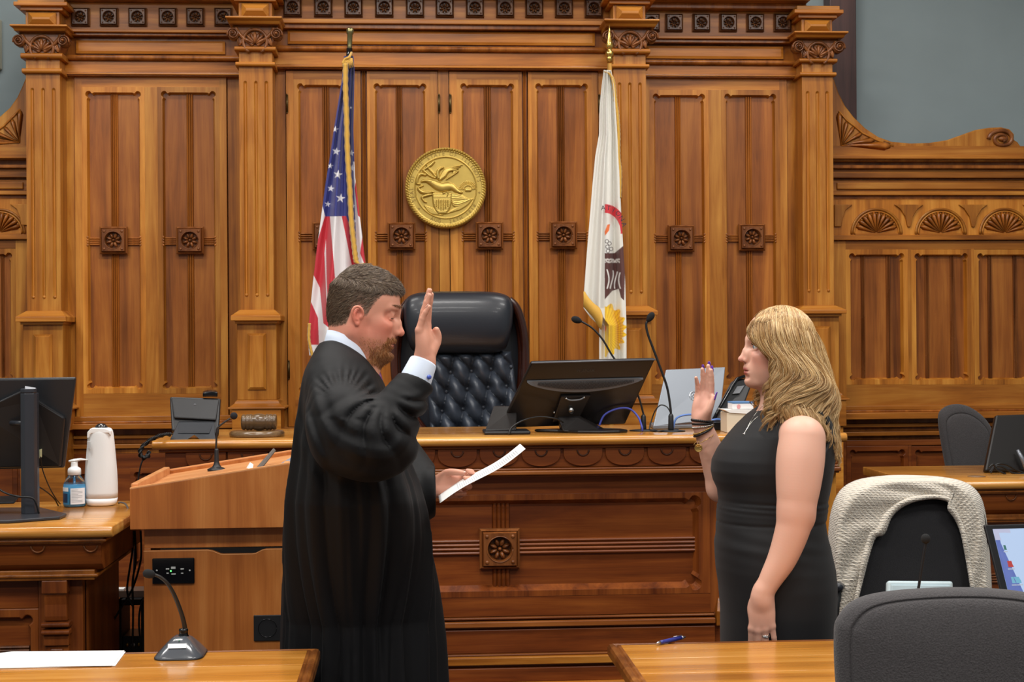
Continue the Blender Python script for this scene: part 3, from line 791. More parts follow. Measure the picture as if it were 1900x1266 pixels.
YB = 5.52
ztop = PZ(811, YB, 930)
XL, XR = PX(281, YB, 820), PX(1573, YB, 815)
t = thing('judge_bench', "long carved walnut judge's bench with a golden worktop and a square rosette on its front", 'bench', ((XL+XR)/2, YB+0.4, 0))
mb = MB()
h = 0.034; r = h/2
prof = [(YB+r-r*math.cos(a), ztop-r+r*math.sin(a)) for a in np.linspace(-PI/2, PI/2, 9)]+[(YB+0.70, ztop), (YB+0.70, ztop-h)]
mb.prism(prof, 'X', XL, XR, 0, True)
obj('worktop', mb, W_TOP, t, world=True, bevel=0.004)
ZB = lambda p: PZ(p, YB+0.08, 930)
b0, b1 = XL+0.05, XR-0.02
mb = MB()
zf = ztop-h
mb.box(b0-0.03, b1+0.0, YB+0.03, YB+0.66, zf-0.012, zf, 1)
mb.box(b0-0.01, b1, YB+0.05, YB+0.66, ZB(868), zf-0.012, 0)
for (pa, pb, dy) in ((868, 872, 0.035), (872, 880, 0.015), (880, 884, 0.04)):
    mb.box(b0-0.03, b1, YB+dy, YB+0.66, ZB(pb), ZB(pa), 1)
obj('cornice', mb, [W_LOW, W_DARK_X], t, world=True, bevel=0.004)
s = MPX(930, 850, YB)
k0 = 0
for k in range(-8, 9):
    cx = PX(926+77.6*k, YB+0.05, 850)
    if cx-38*s < b0-0.02 or cx+38*s > b1: continue
    mb = MB()
    zt = ZB(832); zb = ZB(866); W = 36.5*s
    pts = [(cx-W, zt), (cx-W, zt-(zt-zb)*0.25)]+[(cx-W*math.cos(a), zt-(zt-zb)*0.25-(zt-zb)*0.72*math.sin(a)**0.8) for a in np.linspace(0.15, PI-0.15, 14)]+[(cx+W, zt-(zt-zb)*0.25), (cx+W, zt)]
    mb.prism(pts, 'Y', YB+0.038, YB+0.06, 0)
    mb.tube([(cx-11*s*math.cos(a), YB+0.036, zt-0.006-11*s*math.sin(a)) for a in np.linspace(0, PI, 12)], 0.0035, 6, 1)
    obj('carved_lobe', mb, [W_LOW, W_BLACK], t, world=True, bevel=0.004)
# front framed panel
mb = MB(); Yf = YB+0.09
o = (PX(561, Yf, 1010), PX(1293, Yf, 1010), PZ(1093, Yf, 930), PZ(933, Yf, 930))
x0f, x1f = b0, b1-0.015
mb.box(x0f, o[0]-0.05, Yf, Yf+0.06, ZB(1145), ZB(884), 2)
mb.box(o[1]+0.05, x1f, Yf, Yf+0.06, ZB(1145), ZB(884), 2)
mb.box(o[0]-0.05, o[1]+0.05, Yf+0.001, Yf+0.06, o[3]+0.03, ZB(884), 0)
mb.box(o[0]-0.05, o[1]+0.05, Yf+0.001, Yf+0.06, ZB(1145), o[2]-0.03, 0)
mb.plate(rect(o[0]-0.05, o[1]+0.05, o[2]-0.03, o[3]+0.03), [lobed(*o, r=0.014, g=0.008)], Yf, Yf+0.032, 2, [lobed(o[0]+0.01, o[1]-0.01, o[2]+0.01, o[3]-0.01, r=0.014)])
xr0, xr1 = PX(911, Yf), PX(943, Yf); zr0, zr1 = PZ(1032, Yf, 930), PZ(1002, Yf, 930)
for (xa, xb) in ((o[0], xr0), (xr1, o[1])):
    for (za, zb) in ((o[2], zr0), (zr1, o[3])):
        mb.box(xa, xb, Yf+0.032, Yf+0.05, za-0.01, zb+0.01, 0)
mb.box(xr0, xr1, Yf+0.034, Yf+0.05, o[2], o[3], 1); mb.box(o[0], o[1], Yf+0.034, Yf+0.05, zr0, zr1, 1)
reeds_z(mb, xr0, xr1, o[2]+0.002, o[3]-0.002, Yf+0.032, 4, 1)
reeds_x(mb, o[0]+0.002, o[1]-0.002, zr0, zr1, Yf+0.030, 4, 1)
mb.box(x0f, x0f+0.03, Yf+0.02, Yf+0.55, 0.3, ZB(884), 2); mb.box(x1f-0.03, x1f, Yf+0.02, Yf+0.55, 0.3, ZB(884), 2)
mb.box(x1f-0.052, x1f+0.012, Yf-0.012, Yf+0.3, ZB(1212), ZB(884), 3)
obj('front_panel', mb, [W_LOW, W_LOW, W_LOW_Z, W_STILE], t, world=True, bevel=0.003)
obj('rosette_block', rosette_mb(0.150, 0.045), W_DARK, t, loc=P(926.5, 1017, Yf+0.03)-Vector(t.location))
mb = MB()
xe = PX(1325, Yf, 1155)
for (pa, pb, dy, mi) in ((1146, 1150, -0.015, 1), (1150, 1153, 0.0, 1), (1153, 1163, -0.03, 1), (1163, 1168, -0.01, 1), (1168, 1212, -0.02, 0), (1212, 1216, -0.035, 1), (1216, 1230, -0.055, 2), (1230, 1236, -0.035, 1), (1236, 1262, -0.05, 0), (1262, 1270, -0.07, 2), (1270, 1300, -0.06, 0)):
    mb.box(x0f, x1f if pa > 1200 else xe, Yf+dy, Yf+0.3, ZB(pb), ZB(pa), mi)
mb.box(x0f, x1f, Yf-0.06, Yf+0.3, 0.0, ZB(1300), 0)
mb.box(xe, x1f, Yf+0.0, Yf+0.3, ZB(1212), ZB(1145), 0)
for e in (xe+0.004, x1f-0.03):
    mb.loft([[(e, Yf-0.03, ZB(1168)), (e+0.022, Yf-0.03, ZB(1168)), (e+0.022, Yf+0.1, ZB(1168)), (e, Yf+0.1, ZB(1168))], [(e, Yf-0.04, ZB(1140)), (e+0.022, Yf-0.04, ZB(1140)), (e+0.022, Yf+0.1, ZB(1140)), (e, Yf+0.1, ZB(1140))], [(e+0.01, Yf-0.005, ZB(1117)), (e+0.022, Yf-0.005, ZB(1117)), (e+0.022, Yf+0.1, ZB(1117)), (e+0.01, Yf+0.1, ZB(1117))]], 2, False)
obj('base_moulding', mb, [W_LOW, W_DARK_X, W_STILE_X], t, world=True, bevel=0.004)

# raised platform behind the bench (holds the chair)
PLAT = 0.52
mb = MB().box(XL+0.1, XR-0.1, YB+0.75, YC+0.0, 0.0, PLAT)
obj('trim_7', mb, M_CARPET, world=True, kind='structure')

# ---- judge's leather chair
M_LEATHER = plain('black_leather', (56, 62, 72), rough=0.40, bump=0.10, bscale=260, coat=0.12)  # same leather as the headrest, base lightened to paint in its reflections
M_MAHOG = wood('mahogany', (34, 14, 9), (54, 24, 15), (78, 38, 24), 'Z', rough=0.22, coat=0.6, var=0.05)
YJ = 6.55
cj = P(858, 700, YJ)
t = thing('judge_chair', "high-backed black leather judge's chair with button tufting and mahogany side wings", 'chair', (cj.x, YJ+0.05, PLAT))
s = MPX(858, 660, YJ)
def jp(px, py, d=0.0): return P(px, py, YJ-d)
mb = MB()
# headrest: a fat roll, flatter at the top
rings = []
for i in range(29):
    u = i/28; x = 748+ (953-748)*u
    e = (1-abs(2*u-1)**6)**0.5
    y0 = 592-(1-(2*u-1.05)**2)*2; hh = 58*(0.55+0.45*e); dd = 0.085*(0.35+0.65*e)
    ring = []
    for j in range(24):
        a = 2*PI*j/24
        ca, sa = math.cos(a), math.sin(a)
        q = jp(x+(0 if abs(u-.5) < .5 else 0)+ (8*(sa if sa < 0 else 0.3*sa)*(1 if u > .5 else -1)*abs(2*u-1)**4), y0+8-hh*abs(sa)**0.85*(1 if sa > 0 else -1), 0.06+dd*abs(ca)**0.8*(1 if ca > 0 else -1))
        ring.append(q)
    rings.append(ring)
mb.loft(rings, 0, True)
obj('headrest', mb, plain('black_leather_smooth', (32, 35, 42), rough=0.36, bump=0.1, bscale=260, coat=0.1), t, world=True, sub=1)  # darker copy of the tufted leather, no reflections in its colour
# tufted back
btn = [(836, 691), (875, 689), (911, 685), (948, 681), (828, 727), (867, 722), (906, 719), (939, 717), (820, 763), (859, 759), (897, 756), (931, 752), (798, 694), (792, 730), (851, 795), (889, 792), (922, 789), (813, 800), (784, 766)]
bt = np.array(btn, float)
TL, TR, BL, BR = (790, 655), (948, 652), (800, 830), (975, 824)
def tuft(u, v):
    x = (TL[0]*(1-u)+TR[0]*u)*(1-v)+(BL[0]*(1-u)+BR[0]*u)*v
    y = (TL[1]*(1-u)+TR[1]*u)*(1-v)+(BL[1]*(1-u)+BR[1]*u)*v
    # crease lattice: i runs down-right between buttons, j runs down the columns
    X_, Y_ = x-835.5, y-690.5; det = 31*36.5-33*(-7)
    ci = (X_*36.5-Y_*(-7))/det; cj = (31*Y_-33*X_)/det
    si, sj = abs(math.sin(PI*ci)), abs(math.sin(PI*cj))
    puff = (si**0.55)*0.45+(sj**0.5)*0.25+(si*sj)**0.5*0.5
    d = np.sqrt(((bt-(x, y))**2).sum(1)).min()
    puff *= 1-0.75*math.exp(-(d/8.0)**2)
    edge = max(min(1, u/0.10, (1-u)/0.10, v/0.06), 0.0)
    return jp(x, y, 0.02+0.062*puff*edge**0.5)
mb = MB().grid(tuft, 90, 90)
obj('tufted_back', mb, M_LEATHER, t, world=True)
for (x, y) in btn:
    if 796 < x < 950 and y < 800: obj('button', MB().ball(jp(x, y, 0.028), (0.009, 0.006, 0.009), 6), M_LEATHER, t, world=True)
# shell behind, wings
mb = MB()
pts = [(752, 575), (775, 556), (860, 548), (940, 556), (957, 580), (966, 640), (968, 700), (960, 780), (950, 900), (800, 900), (760, 760), (737, 700), (742, 630)]
A = [jp(x, y, -0.02) for x, y in pts]; B = [jp(x, y, -0.10) for x, y in pts]
mb.loft([A, B], 0, True)
obj('back_shell', mb, bpy.data.materials['black_leather_smooth'], t, world=True, bevel=0.01)
for sgn, path in ((1, [(936, 557), (950, 572), (960, 600), (966, 640), (966, 690), (962, 740), (955, 800)]), (-1, [(765, 560), (752, 580), (742, 620), (738, 670), (744, 720), (768, 770), (790, 800)])):
    mb = MB()
    sp = smoothpath([jp(x, y, 0.0) for x, y in path], 8)
    for off, rad in ((0.0, 0.020), (0.024, 0.015), (0.046, 0.018), (-0.020, 0.014)):
        mb.tube([p+Vector((sgn*(0.006+0.004*(off/0.02)), -off*1.3, 0)) for p in sp], rad, 10, 0)
    obj('side_wing', mb, M_MAHOG, t, world=True)
npath = smoothpath([jp(748, 583, 0.055), (jp(757, 590, 0.06)), jp(764, 600, 0.06)], 5)
for i, p in enumerate(npath): obj('nail_head', MB().ball(p, 0.0045, 5), M_BRASS, t, world=True)
mb = MB()
c = P(862, 700, YJ)
mb.ball((c.x, YJ-0.10, PLAT+0.52), (0.25, 0.21, 0.07), 10)
obj('seat', mb, M_LEATHER, t, world=True)
for sgn in (-1, 1):
    mb = MB().tube(smoothpath([(c.x+sgn*0.27, YJ+0.02, PLAT+0.60), (c.x+sgn*0.30, YJ-0.06, PLAT+0.57), (c.x+sgn*0.30, YJ-0.18, PLAT+0.54), (c.x+sgn*0.26, YJ-0.22, PLAT+0.45)], 6), 0.03, 10)
    obj('armrest', mb, M_MAHOG, t, world=True)
mb = MB().lathe([(0.03, PLAT+0.08), (0.03, PLAT+0.47)], (c.x, YJ-0.18, 0), 14)
obj('gas_column', mb, M_BLACKPL, t, world=True)
for k in range(5):
    a = 2*PI*k/5+0.3
    mb = MB().tube([(c.x, YJ-0.18, PLAT+0.10), (c.x+0.28*math.cos(a), YJ-0.18+0.28*math.sin(a), PLAT+0.06)], [0.03, 0.018], 8)
    mb.ball((c.x+0.28*math.cos(a), YJ-0.18+0.28*math.sin(a), PLAT+0.027), 0.027, 6)
    obj('foot', mb, M_MAHOG, t, world=True)

# ---- monitor with its back to us
Ym = 5.72
f = Frame(P(986, 673, Ym-0.08), P(1216, 667, Ym-0.02), P(1160, 788, Ym+0.12), P(927, 795, Ym+0.06))
t = thing('computer_monitor', 'wide black monitor seen from behind, tilted on the bench in front of the leather chair', 'monitor', (f(0.5, 1).x, Ym+0.1, ztop))
M_MON = plain('monitor_black', (24, 21, 20), rough=0.33)
M_MONG = plain('monitor_vent_grey', (98, 100, 104), rough=0.5)
mb = MB(); slab(mb, f(0, 0, 0.0), f(1, 0, 0.0), f(1, 1, 0.0), f(0, 1, 0.0), 0.016)
obj('screen_housing', mb, M_MON, t, world=True, bevel=0.006)
mb = MB(); slab(mb, f(0.012, 0.02, -0.0172), f(0.988, 0.02, -0.0172), f(0.988, 0.97, -0.0172), f(0.012, 0.97, -0.0172), 0.001)
obj('screen', mb, M_BLACKGL, t, world=True)
mb = MB(); fr = [f(0.0, 0.0, 0.002), f(1, 0.0, 0.002)]
mb.tube(fr, 0.0035, 8); obj('top_bezel', mb, plain('bezel_grey', (96, 98, 104), rough=0.3), t, world=True)
mb = MB(); n = 24
top = [f(0.035+0.93*i/n, 0.27, 0.006) for i in range(n+1)]; bot = [f(0.035+0.93*i/n, 0.28+0.17*math.sin(PI*i/n)**0.7, 0.010) for i in range(n+1)]
bk = [f(0.035+0.93*i/n, 0.28+0.17*math.sin(PI*i/n)**0.7, 0.0) for i in range(n+1)]; tk = [f(0.035+0.93*i/n, 0.27, 0.0) for i in range(n+1)]
vs = top+bot+bk+tk; m_ = n+1
mb.add(vs, [(i, i+1, m_+i+1, m_+i) for i in range(n)]+[(m_+i, m_+i+1, 2*m_+i+1, 2*m_+i) for i in range(n)]+[(3*m_+i, 3*m_+i+1, i+1, i) for i in range(n)])
vent = obj('vent_band', mb, M_MONG, t, world=True)
mb = MB()
for i in range(70):
    u = 0.13+0.76*i/69; d = 0.17*math.sin(PI*(u-0.035)/0.93)**0.7
    mb.tube([f(u, 0.285, 0.0085), f(u, 0.26+d*0.85, 0.0115)], 0.0011, 4)
obj('vent_ribs', mb, M_MON, vent, world=True, kind='stuff')
mb = MB().text('PLANAR', 0.019, f.mat(0.47, 0.145, 0.0008), 0, 0.0005)
obj('maker_lettering', mb, plain('letter_grey', (62, 60, 58), rough=0.4), t, world=True)
mb = MB(); slab(mb, f(0.36, 0.50, 0.012), f(0.60, 0.50, 0.012), f(0.58, 0.88, 0.022), f(0.38, 0.88, 0.022), 0.02)
obj('mount_plate', mb, M_MON, t, world=True, bevel=0.004)
for (u, v) in ((0.405, 0.53), (0.545, 0.52), (0.36, 0.74)):
    obj('screw', MB().ball(f(u, v, 0.016), 0.0045, 6), plain('screw_steel', (190, 190, 190), rough=0.25, metal=1), t, world=True)
obj('tilt_knob', MB().tube([f(0.475, 0.68, 0.01), f(0.475, 0.68, 0.04)], 0.010, 12), plain('knob_steel', (150, 150, 150), rough=0.3, metal=1), t, world=True)
obj('handle_bar', MB().tube(smoothpath([f(0.405, 0.53, 0.016), f(0.44, 0.545, 0.022), f(0.51, 0.54, 0.022), f(0.545, 0.52, 0.016)], 5), 0.003, 8), M_MONG, t, world=True)
nb = f(0.47, 0.9, 0.01)
mb = MB()
zt = ztop
mb.loft([[f(0.40, 0.80, 0.0), f(0.56, 0.80, 0.0), f(0.56, 0.80, 0.03), f(0.40, 0.80, 0.03)],
         [P(1038, 797, Ym+0.06), P(1125, 797, Ym+0.06), P(1118, 801, Ym-0.02), P(1045, 801, Ym-0.02)]], 0, False)
obj('stand_neck', mb, M_MON, t, world=True, bevel=0.006)
mb = MB(); cb = Vector((P(1085, 800, Ym-0.02).x, Ym-0.0, zt))
for_ = [(-0.185, 0.08), (-0.10, 0.02), (-0.03, -0.05), (0.06, -0.075), (0.13, -0.06), (0.165, -0.02), (0.15, 0.05), (0.08, 0.10), (-0.05, 0.12)]
pl = [(cb.x+a, cb.y+b2) for a, b2 in for_]
mb.prism([(p[0], p[1]) for p in pl], 'Z', zt, zt+0.012, 0)
obj('stand_base', mb, M_MON, t, world=True, bevel=0.005)
# label plate on neck
mb = MB().box(cb.x-0.017, cb.x+0.012, Ym-0.028, Ym-0.022, zt+0.03, zt+0.036)
# black wedge device at its left
Yd = 5.66
f2 = Frame(P(916, 753, Yd+0.12), P(960, 753, Yd+0.12), P(958, 797, Yd+0.02), P(900, 799, Yd+0.02))
t = thing('card_terminal', 'low black wedge-shaped desk device left of the tilted monitor', 'device', (f2(0.5, 1).x, Yd+0.05, ztop))
mb = MB(); slab(mb, f2(0, 0), f2(1, 0), f2(1, 1), f2(0, 1), 0.018); obj('display', mb, M_MON, t, world=True, bevel=0.004)
a = P(898, 798, Yd); b2 = P(984, 800, Yd)
mb = MB().box(a.x, b2.x, Yd-0.02, Yd+0.14, ztop, ztop+0.014); obj('base', mb, M_BLACKPL, t, world=True, bevel=0.006)
cable = lambda name, pts, r_, m, label: obj(name, MB().tube(smoothpath(pts, 8), r_, 8), m, world=True, label=label, cat='cable')
M_CBLK = plain('cable_black', (16, 16, 17), rough=0.45)
M_CBLU = plain('cable_blue', (62, 72, 160), rough=0.5)
M_CLBL = plain('cable_light_blue', (92, 130, 200), rough=0.5)
zc_ = ztop+0.004
cable('cable', [(P(944, 803, 5.62).x, 5.62, zc_), P(950, 793, 5.64), P(972, 780, 5.65), P(1000, 774, 5.68), P(1030, 777, 5.7), P(1045, 784, 5.72)], 0.0035, M_CBLK, 'black cable arching off the bench from the low device to the monitor stand')
cable('cable', [(P(1112, 790, 5.78).x, 5.78, zc_+0.02), P(1122, 770, 5.78), P(1145, 759, 5.78), P(1168, 759, 5.78), P(1184, 774, 5.76), P(1191, 792, 5.72), (P(1192, 797, 5.72).x, 5.72, zc_)], 0.0040, M_CBLU, 'dark blue network cable looping up beside the left bench microphone')

def gooseneck(label, path, Y, base_r=0.055, post=0.045, head=(0.013, 0.019), ring=True, grp=None, rad=0.0042, zb=None):
    """path: picture points from the base up to the head"""
    zb = ztop if zb is None else zb
    b = P(path[0][0], path[0][1], Y)
    t = thing('gooseneck_microphone', label, 'microphone', (b.x, Y, zb), group=grp)
    mb = MB().lathe([(base_r, zb), (base_r, zb+0.003), (base_r*0.6, zb+0.006), (0.012, zb+0.007)], (b.x, Y, 0), 28)
    obj('base_disc', mb, M_BLACKPL, t, world=True)
    mb = MB().lathe([(0.011, zb+0.006), (0.0115, zb+0.012), (0.0105, zb+post*0.5), (0.010, zb+post), (0.006, zb+post+0.008)], (b.x, Y, 0), 16)
    obj('post', mb, M_BLACKPL, t, world=True)
    pts = [Vector((b.x, Y, zb+post))]+[P(x, y, Y+dy) for x, y, dy in path[1:]]
    sp = smoothpath(pts, 10)
    obj('neck', MB().tube(sp, rad, 8), M_BLACKPL, t, world=True)
    e = sp[-1]; d = (sp[-1]-sp[-3]).normalized()
    q = d.to_track_quat('Z', 'Y').to_matrix()
    mb = MB().lathe([(rad, -0.008), (head[0]*0.75, 0.0), (head[0], head[1]*0.5), (head[0]*1.05, head[1]*0.9), (head[0]*0.9, head[1]*1.4), (head[0]*0.5, head[1]*1.75), (0.001, head[1]*1.85)], e, 16, q)
    obj('microphone_head', mb, plain('foam_black', (22, 22, 24), rough=0.95, bump=0.6, bscale=900), t, world=True)
    return t
gooseneck('black gooseneck microphone on the bench, bent left behind the tilted monitor', [(1194, 797), (1193, 765, 0), (1182, 730, 0), (1160, 695, 0), (1136, 660, 0), (1118, 630, 0), (1100, 610, 0), (1083, 599, 0), (1076, 596, 0)], 5.80, post=0.055, rad=0.0038)
gooseneck('tall black gooseneck microphone on the bench between the tilted monitor and the silver laptop', [(1245, 796), (1244, 757, 0), (1238, 720, 0), (1226, 685, 0), (1213, 650, 0), (1202, 620, 0), (1199, 602, 0), (1203, 594, 0)], 5.74, post=0.06, rad=0.0046)
cable('cable', [P(1246, 770, 5.76), P(1238, 756, 5.77), P(1226, 752, 5.78), P(1216, 762, 5.78), P(1209, 780, 5.78), (P(1206, 796, 5.76).x, 5.76, zc_), (P(1225, 798, 5.7).x, 5.70, zc_), (P(1260, 796, 5.8).x, 5.82, zc_)], 0.0025, M_CBLK, 'thin black cable looping beside the tall bench microphone')
# silver laptop
Yl = 5.90
f = Frame(P(1236, 686, Yl+0.10), P(1346, 681, Yl+0.16), P(1336, 778, Yl+0.05), P(1212, 792, Yl-0.02))
M_SILV = plain('laptop_silver', (128, 134, 142), rough=0.42, metal=0.4)
t = thing('laptop', 'open silver laptop standing on the bench behind the raised hand', 'laptop', (f(.5, 1).x, Yl, ztop))
mb = MB(); slab(mb, f(0, 0), f(1, 0), f(1, 1), f(0, 1), 0.006); obj('lid', mb, M_SILV, t, world=True, bevel=0.003)
mb = MB(); c = f.mat(0.545, 0.52, 0.001)
R_ = 0.019
ring = [c @ Vector((R_*math.cos(a), R_*math.sin(a), 0.0)) for a in np.linspace(0, 2*PI, 33)]
M_LOGO = plain('logo_chrome', (224, 224, 224), rough=0.15, metal=1)
mb.tube(ring, 0.0012, 5)
for (x0, h0, h1) in ((-0.009, -0.008, 0.017), (-0.002, -0.008, 0.006), (0.004, -0.016, 0.006), (0.011, -0.006, 0.006)):
    mb.tube([c @ Vector((x0-0.002, h0, 0.0005)), c @ Vector((x0+0.003, h1, 0.0005))], 0.0011, 5)
mb.tube([c @ Vector((-0.006, 0.006, 0.0005)), c @ Vector((0.000, 0.006, 0.0005))], 0.0011, 5); mb.tube([c @ Vector((0.007, 0.006, 0.0005)), c @ Vector((0.013, 0.006, 0.0005))], 0.0011, 5); mb.tube([c @ Vector((0.004, -0.006, 0.0005)), c @ Vector((0.010, -0.006, 0.0005))], 0.0011, 5)
obj('lid_logo', mb, M_LOGO, t, world=True)
p0 = f(0, 1); p1 = f(1, 1)
mb = MB().prism([(p0.x, p0.y), (p1.x, p1.y), (p1.x+0.02, min(p1.y+0.22, 6.21)), (p0.x+0.02, p0.y+0.22)], 'Z', ztop+0.001, ztop+0.016); obj('keyboard_base', mb, M_SILV, t, world=True, bevel=0.003)
cable('cable', [(P(1249, 792, 5.84).x, 5.84, zc_), P(1254, 778, 5.84), P(1268, 771, 5.84), P(1290, 770, 5.84), P(1318, 778, 5.84), P(1335, 790, 5.82), (P(1348, 794, 5.80).x, 5.80, zc_)], 0.0040, M_CLBL, 'light blue network cable arching in front of the silver laptop')
cable('cable', [(P(1300, 796, 5.70).x, 5.70, zc_), P(1318, 782, 5.72), P(1335, 779, 5.74), P(1345, 786, 5.74), (P(1352, 797, 5.72).x, 5.72, zc_)], 0.0045, M_CLBL, 'light blue cable bunched by the wrist bracelets')
# tilted black phone and tissue box by the woman
Yp = 5.80
f = Frame(P(1362, 705, Yp+0.06), P(1402, 698, Yp+0.10), P(1372, 778, Yp-0.04), P(1323, 780, Yp-0.04))
t = thing('desk_phone', 'black desk phone tilted on the bench beside the silver laptop, partly behind the woman', 'phone', (f(.5, 1).x, Yp, ztop))
mb = MB(); slab(mb, f(0, 0), f(1, 0), f(1, 1), f(0, 1), 0.03); obj('body', mb, M_BLACKPL, t, world=True, bevel=0.008)
mb = MB(); slab(mb, f(0.3, 0.2, 0.004), f(0.62, 0.2, 0.004), f(0.55, 0.38, 0.004), f(0.25, 0.38, 0.004), 0.002); obj('label_plate', mb, M_MONG, t, world=True)
obj('edge_rim', MB().tube([f(0, 1, 0.006), f(-0.03, .7, 0.01), f(0.0, 0.3, 0.01), f(0.1, 0, 0.006), f(.5, -0.05, 0.004), f(1, 0, 0.0)], 0.007, 8), M_BLACKGL, t, world=True)
mb = MB().box(f(0, 1).x, f(1, 1).x, Yp-0.02, Yp+0.12, ztop, ztop+0.03); obj('foot', mb, M_BLACKPL, t, world=True, bevel=0.005)
Yq = 5.60; a = P(1349, 790, Yq); b2 = P(1400, 765, Yq)
t = thing('tissue_box', 'cream tissue box on the bench just in front of the woman', 'box', ((a.x+b2.x)/2, Yq+0.06, ztop))
mb = MB().box(a.x, b2.x, Yq, Yq+0.12, ztop, PZ(766, Yq, 1370)); obj('carton', mb, plain('carton_cream', (214, 200, 176), rough=0.7), t, world=True, bevel=0.003)
mb = MB(); z = PZ(766, Yq, 1370)
mb.prism([(a.x-0.012, z+0.012), (a.x+0.01, z), (b2.x, z-0.006), (b2.x, z+0.01)], 'Y', Yq-0.004, Yq+0.10); obj('tissue', mb, plain('tissue_white', (235, 232, 228), rough=0.8), t, world=True)
mb = MB().box(a.x+0.024, b2.x, Yq+0.015, Yq+0.10, z+0.012, z+0.034); obj('paper_pack', mb, plain('pack_white', (228, 222, 220), rough=0.6), t, world=True, bevel=0.002)
mb = MB().box(a.x+0.024, b2.x, Yq+0.014, Yq+0.10, z+0.034, z+0.040); obj('pack_top', mb, plain('pack_blue', (90, 130, 176), rough=0.6), t, world=True)
mb = MB().ball((a.x+0.048, Yq+0.014, z+0.022), (0.007, 0.001, 0.009), 6); obj('printed_mark', mb, plain('pack_pink', (214, 150, 150), rough=0.6), t, world=True)

# ---- left end: phone, gavel
Yp = 5.66
t = thing('desk_phone', 'black desk phone seen from behind on the left end of the bench', 'phone', (PX(362, Yp), Yp, ztop))
f = Frame(P(314, 735, Yp+0.10), P(410, 738, Yp+0.10), P(406, 806, Yp+0.02), P(318, 800, Yp+0.02))
mb = MB(); slab(mb, f(0, 0), f(1, 0), f(1, 1), f(0, 1), 0.035, taper=0.04); obj('body', mb, M_BLACKPL, t, world=True, bevel=0.009, seg=3)
mb = MB(); slab(mb, f(0.03, 0.06, 0.006), f(0.97, 0.06, 0.006), f(0.93, 0.66, 0.012), f(0.07, 0.66, 0.012), 0.01); obj('back_cover', mb, M_BLACKPL, t, world=True, bevel=0.006)
g1 = P(328, 785, Yp); g2 = P(400, 785, Yp)
mb = MB()
mb.loft([[P(332, 784, Yp+0.02), P(396, 784, Yp+0.02), P(396, 782, Yp+0.03), P(332, 782, Yp+0.03)], [P(316, 817, Yp-0.09), P(344, 818, Yp-0.09), P(344, 816, Yp-0.08), P(316, 815, Yp-0.08)]], 0, False)
mb.loft([[P(332, 784, Yp+0.02), P(396, 784, Yp+0.02), P(396, 782, Yp+0.03), P(332, 782, Yp+0.03)], [P(374, 818, Yp-0.09), P(400, 819, Yp-0.09), P(400, 816, Yp-0.08), P(374, 816, Yp-0.08)]], 0, False)
mb.loft([[P(332, 784, Yp+0.02), P(396, 784, Yp+0.02), P(396, 782, Yp+0.03), P(332, 782, Yp+0.03)], [P(330, 804, Yp-0.05), P(388, 804, Yp-0.05), P(388, 802, Yp-0.04), P(330, 802, Yp-0.04)]], 0, False)
obj('stand', mb, plain('stand_dark_grey', (40, 43, 48), rough=0.45), t, world=True)
mb = MB().loft([[P(376+dx, 731+dy, Yp+0.09+q) for dx, dy, q in ((0, 6, 0), (0, -2, 0), (0, -5, 0.04), (0, 6, 0.05))], [P(390+dx, 724+dy, Yp+0.09+q) for dx, dy, q in ((0, 12, 0), (0, 2, 0), (0, -2, 0.05), (0, 12, 0.05))], [P(404+dx, 728+dy, Yp+0.09+q) for dx, dy, q in ((0, 9, 0), (0, 0, 0), (0, -3, 0.04), (0, 9, 0.05))]], 0, True)
obj('handset', mb, M_BLACKGL, t, world=True, bevel=0.003, sub=1)
obj('wall_hook', MB().ball(f(0.5, 0.25, 0.008), (0.006, 0.003, 0.003), 6), M_MONG, t, world=True)
cp = smoothpath([P(318, 806, 5.58), P(300, 808, 5.52), P(280, 816, 5.47), P(264, 830, 5.45), P(260, 842, 5.45), P(266, 850, 5.46), P(275, 846, 5.48), P(276, 838, 5.49)], 26)
coil = []
for i, p in enumerate(cp):
    tt = (cp[min(i+1, len(cp)-1)]-cp[max(i-1, 0)]).normalized(); a = tt.orthogonal().normalized(); b2 = tt.cross(a)
    q = Vector((0, -1, 0)); a = (q-tt*q.dot(tt)).normalized(); b2 = tt.cross(a)
    coil.append(p+(a*math.cos(i*2.2)+b2*math.sin(i*2.2))*0.0065)
obj('coiled_cord', MB().tube(coil, 0.0028, 6), M_CBLK, t, world=True)
obj('phone_lead', MB().tube(smoothpath([P(276, 838, 5.49), P(264, 856, 5.47), P(258, 880, 5.47), P(254, 920, 5.47), P(250, 1000, 5.47), P(247, 1100, 5.47)], 8), 0.0028, 6), M_CBLK, t, world=True)
Yg = 5.72
c = P(477, 809, Yg)
t = thing('sound_block', 'round wooden sound block lying under the gavel on the bench', 'block', (c.x, Yg, ztop))
M_GAV = wood('gavel_wood', (58, 42, 26), (92, 70, 46), (132, 106, 74), 'X', rough=0.25, coat=0.5, var=0)
mb = MB().lathe([(0.100, ztop), (0.103, ztop+0.004), (0.103, ztop+0.014), (0.098, ztop+0.019), (0.097, ztop+0.021), (0.001, ztop+0.0215)], (c.x, Yg, 0), 48); mb.v = [(c.x+(v[0]-c.x), Yg+(v[1]-Yg), v[2]) for v in mb.v]
obj('disc', mb, M_GAV, t, world=True)
t2 = thing('gavel', 'ribbed brown wooden gavel head resting on the round sound block', 'gavel', (c.x+0.008, Yg, ztop+0.0215))
prof = []
L = 0.066
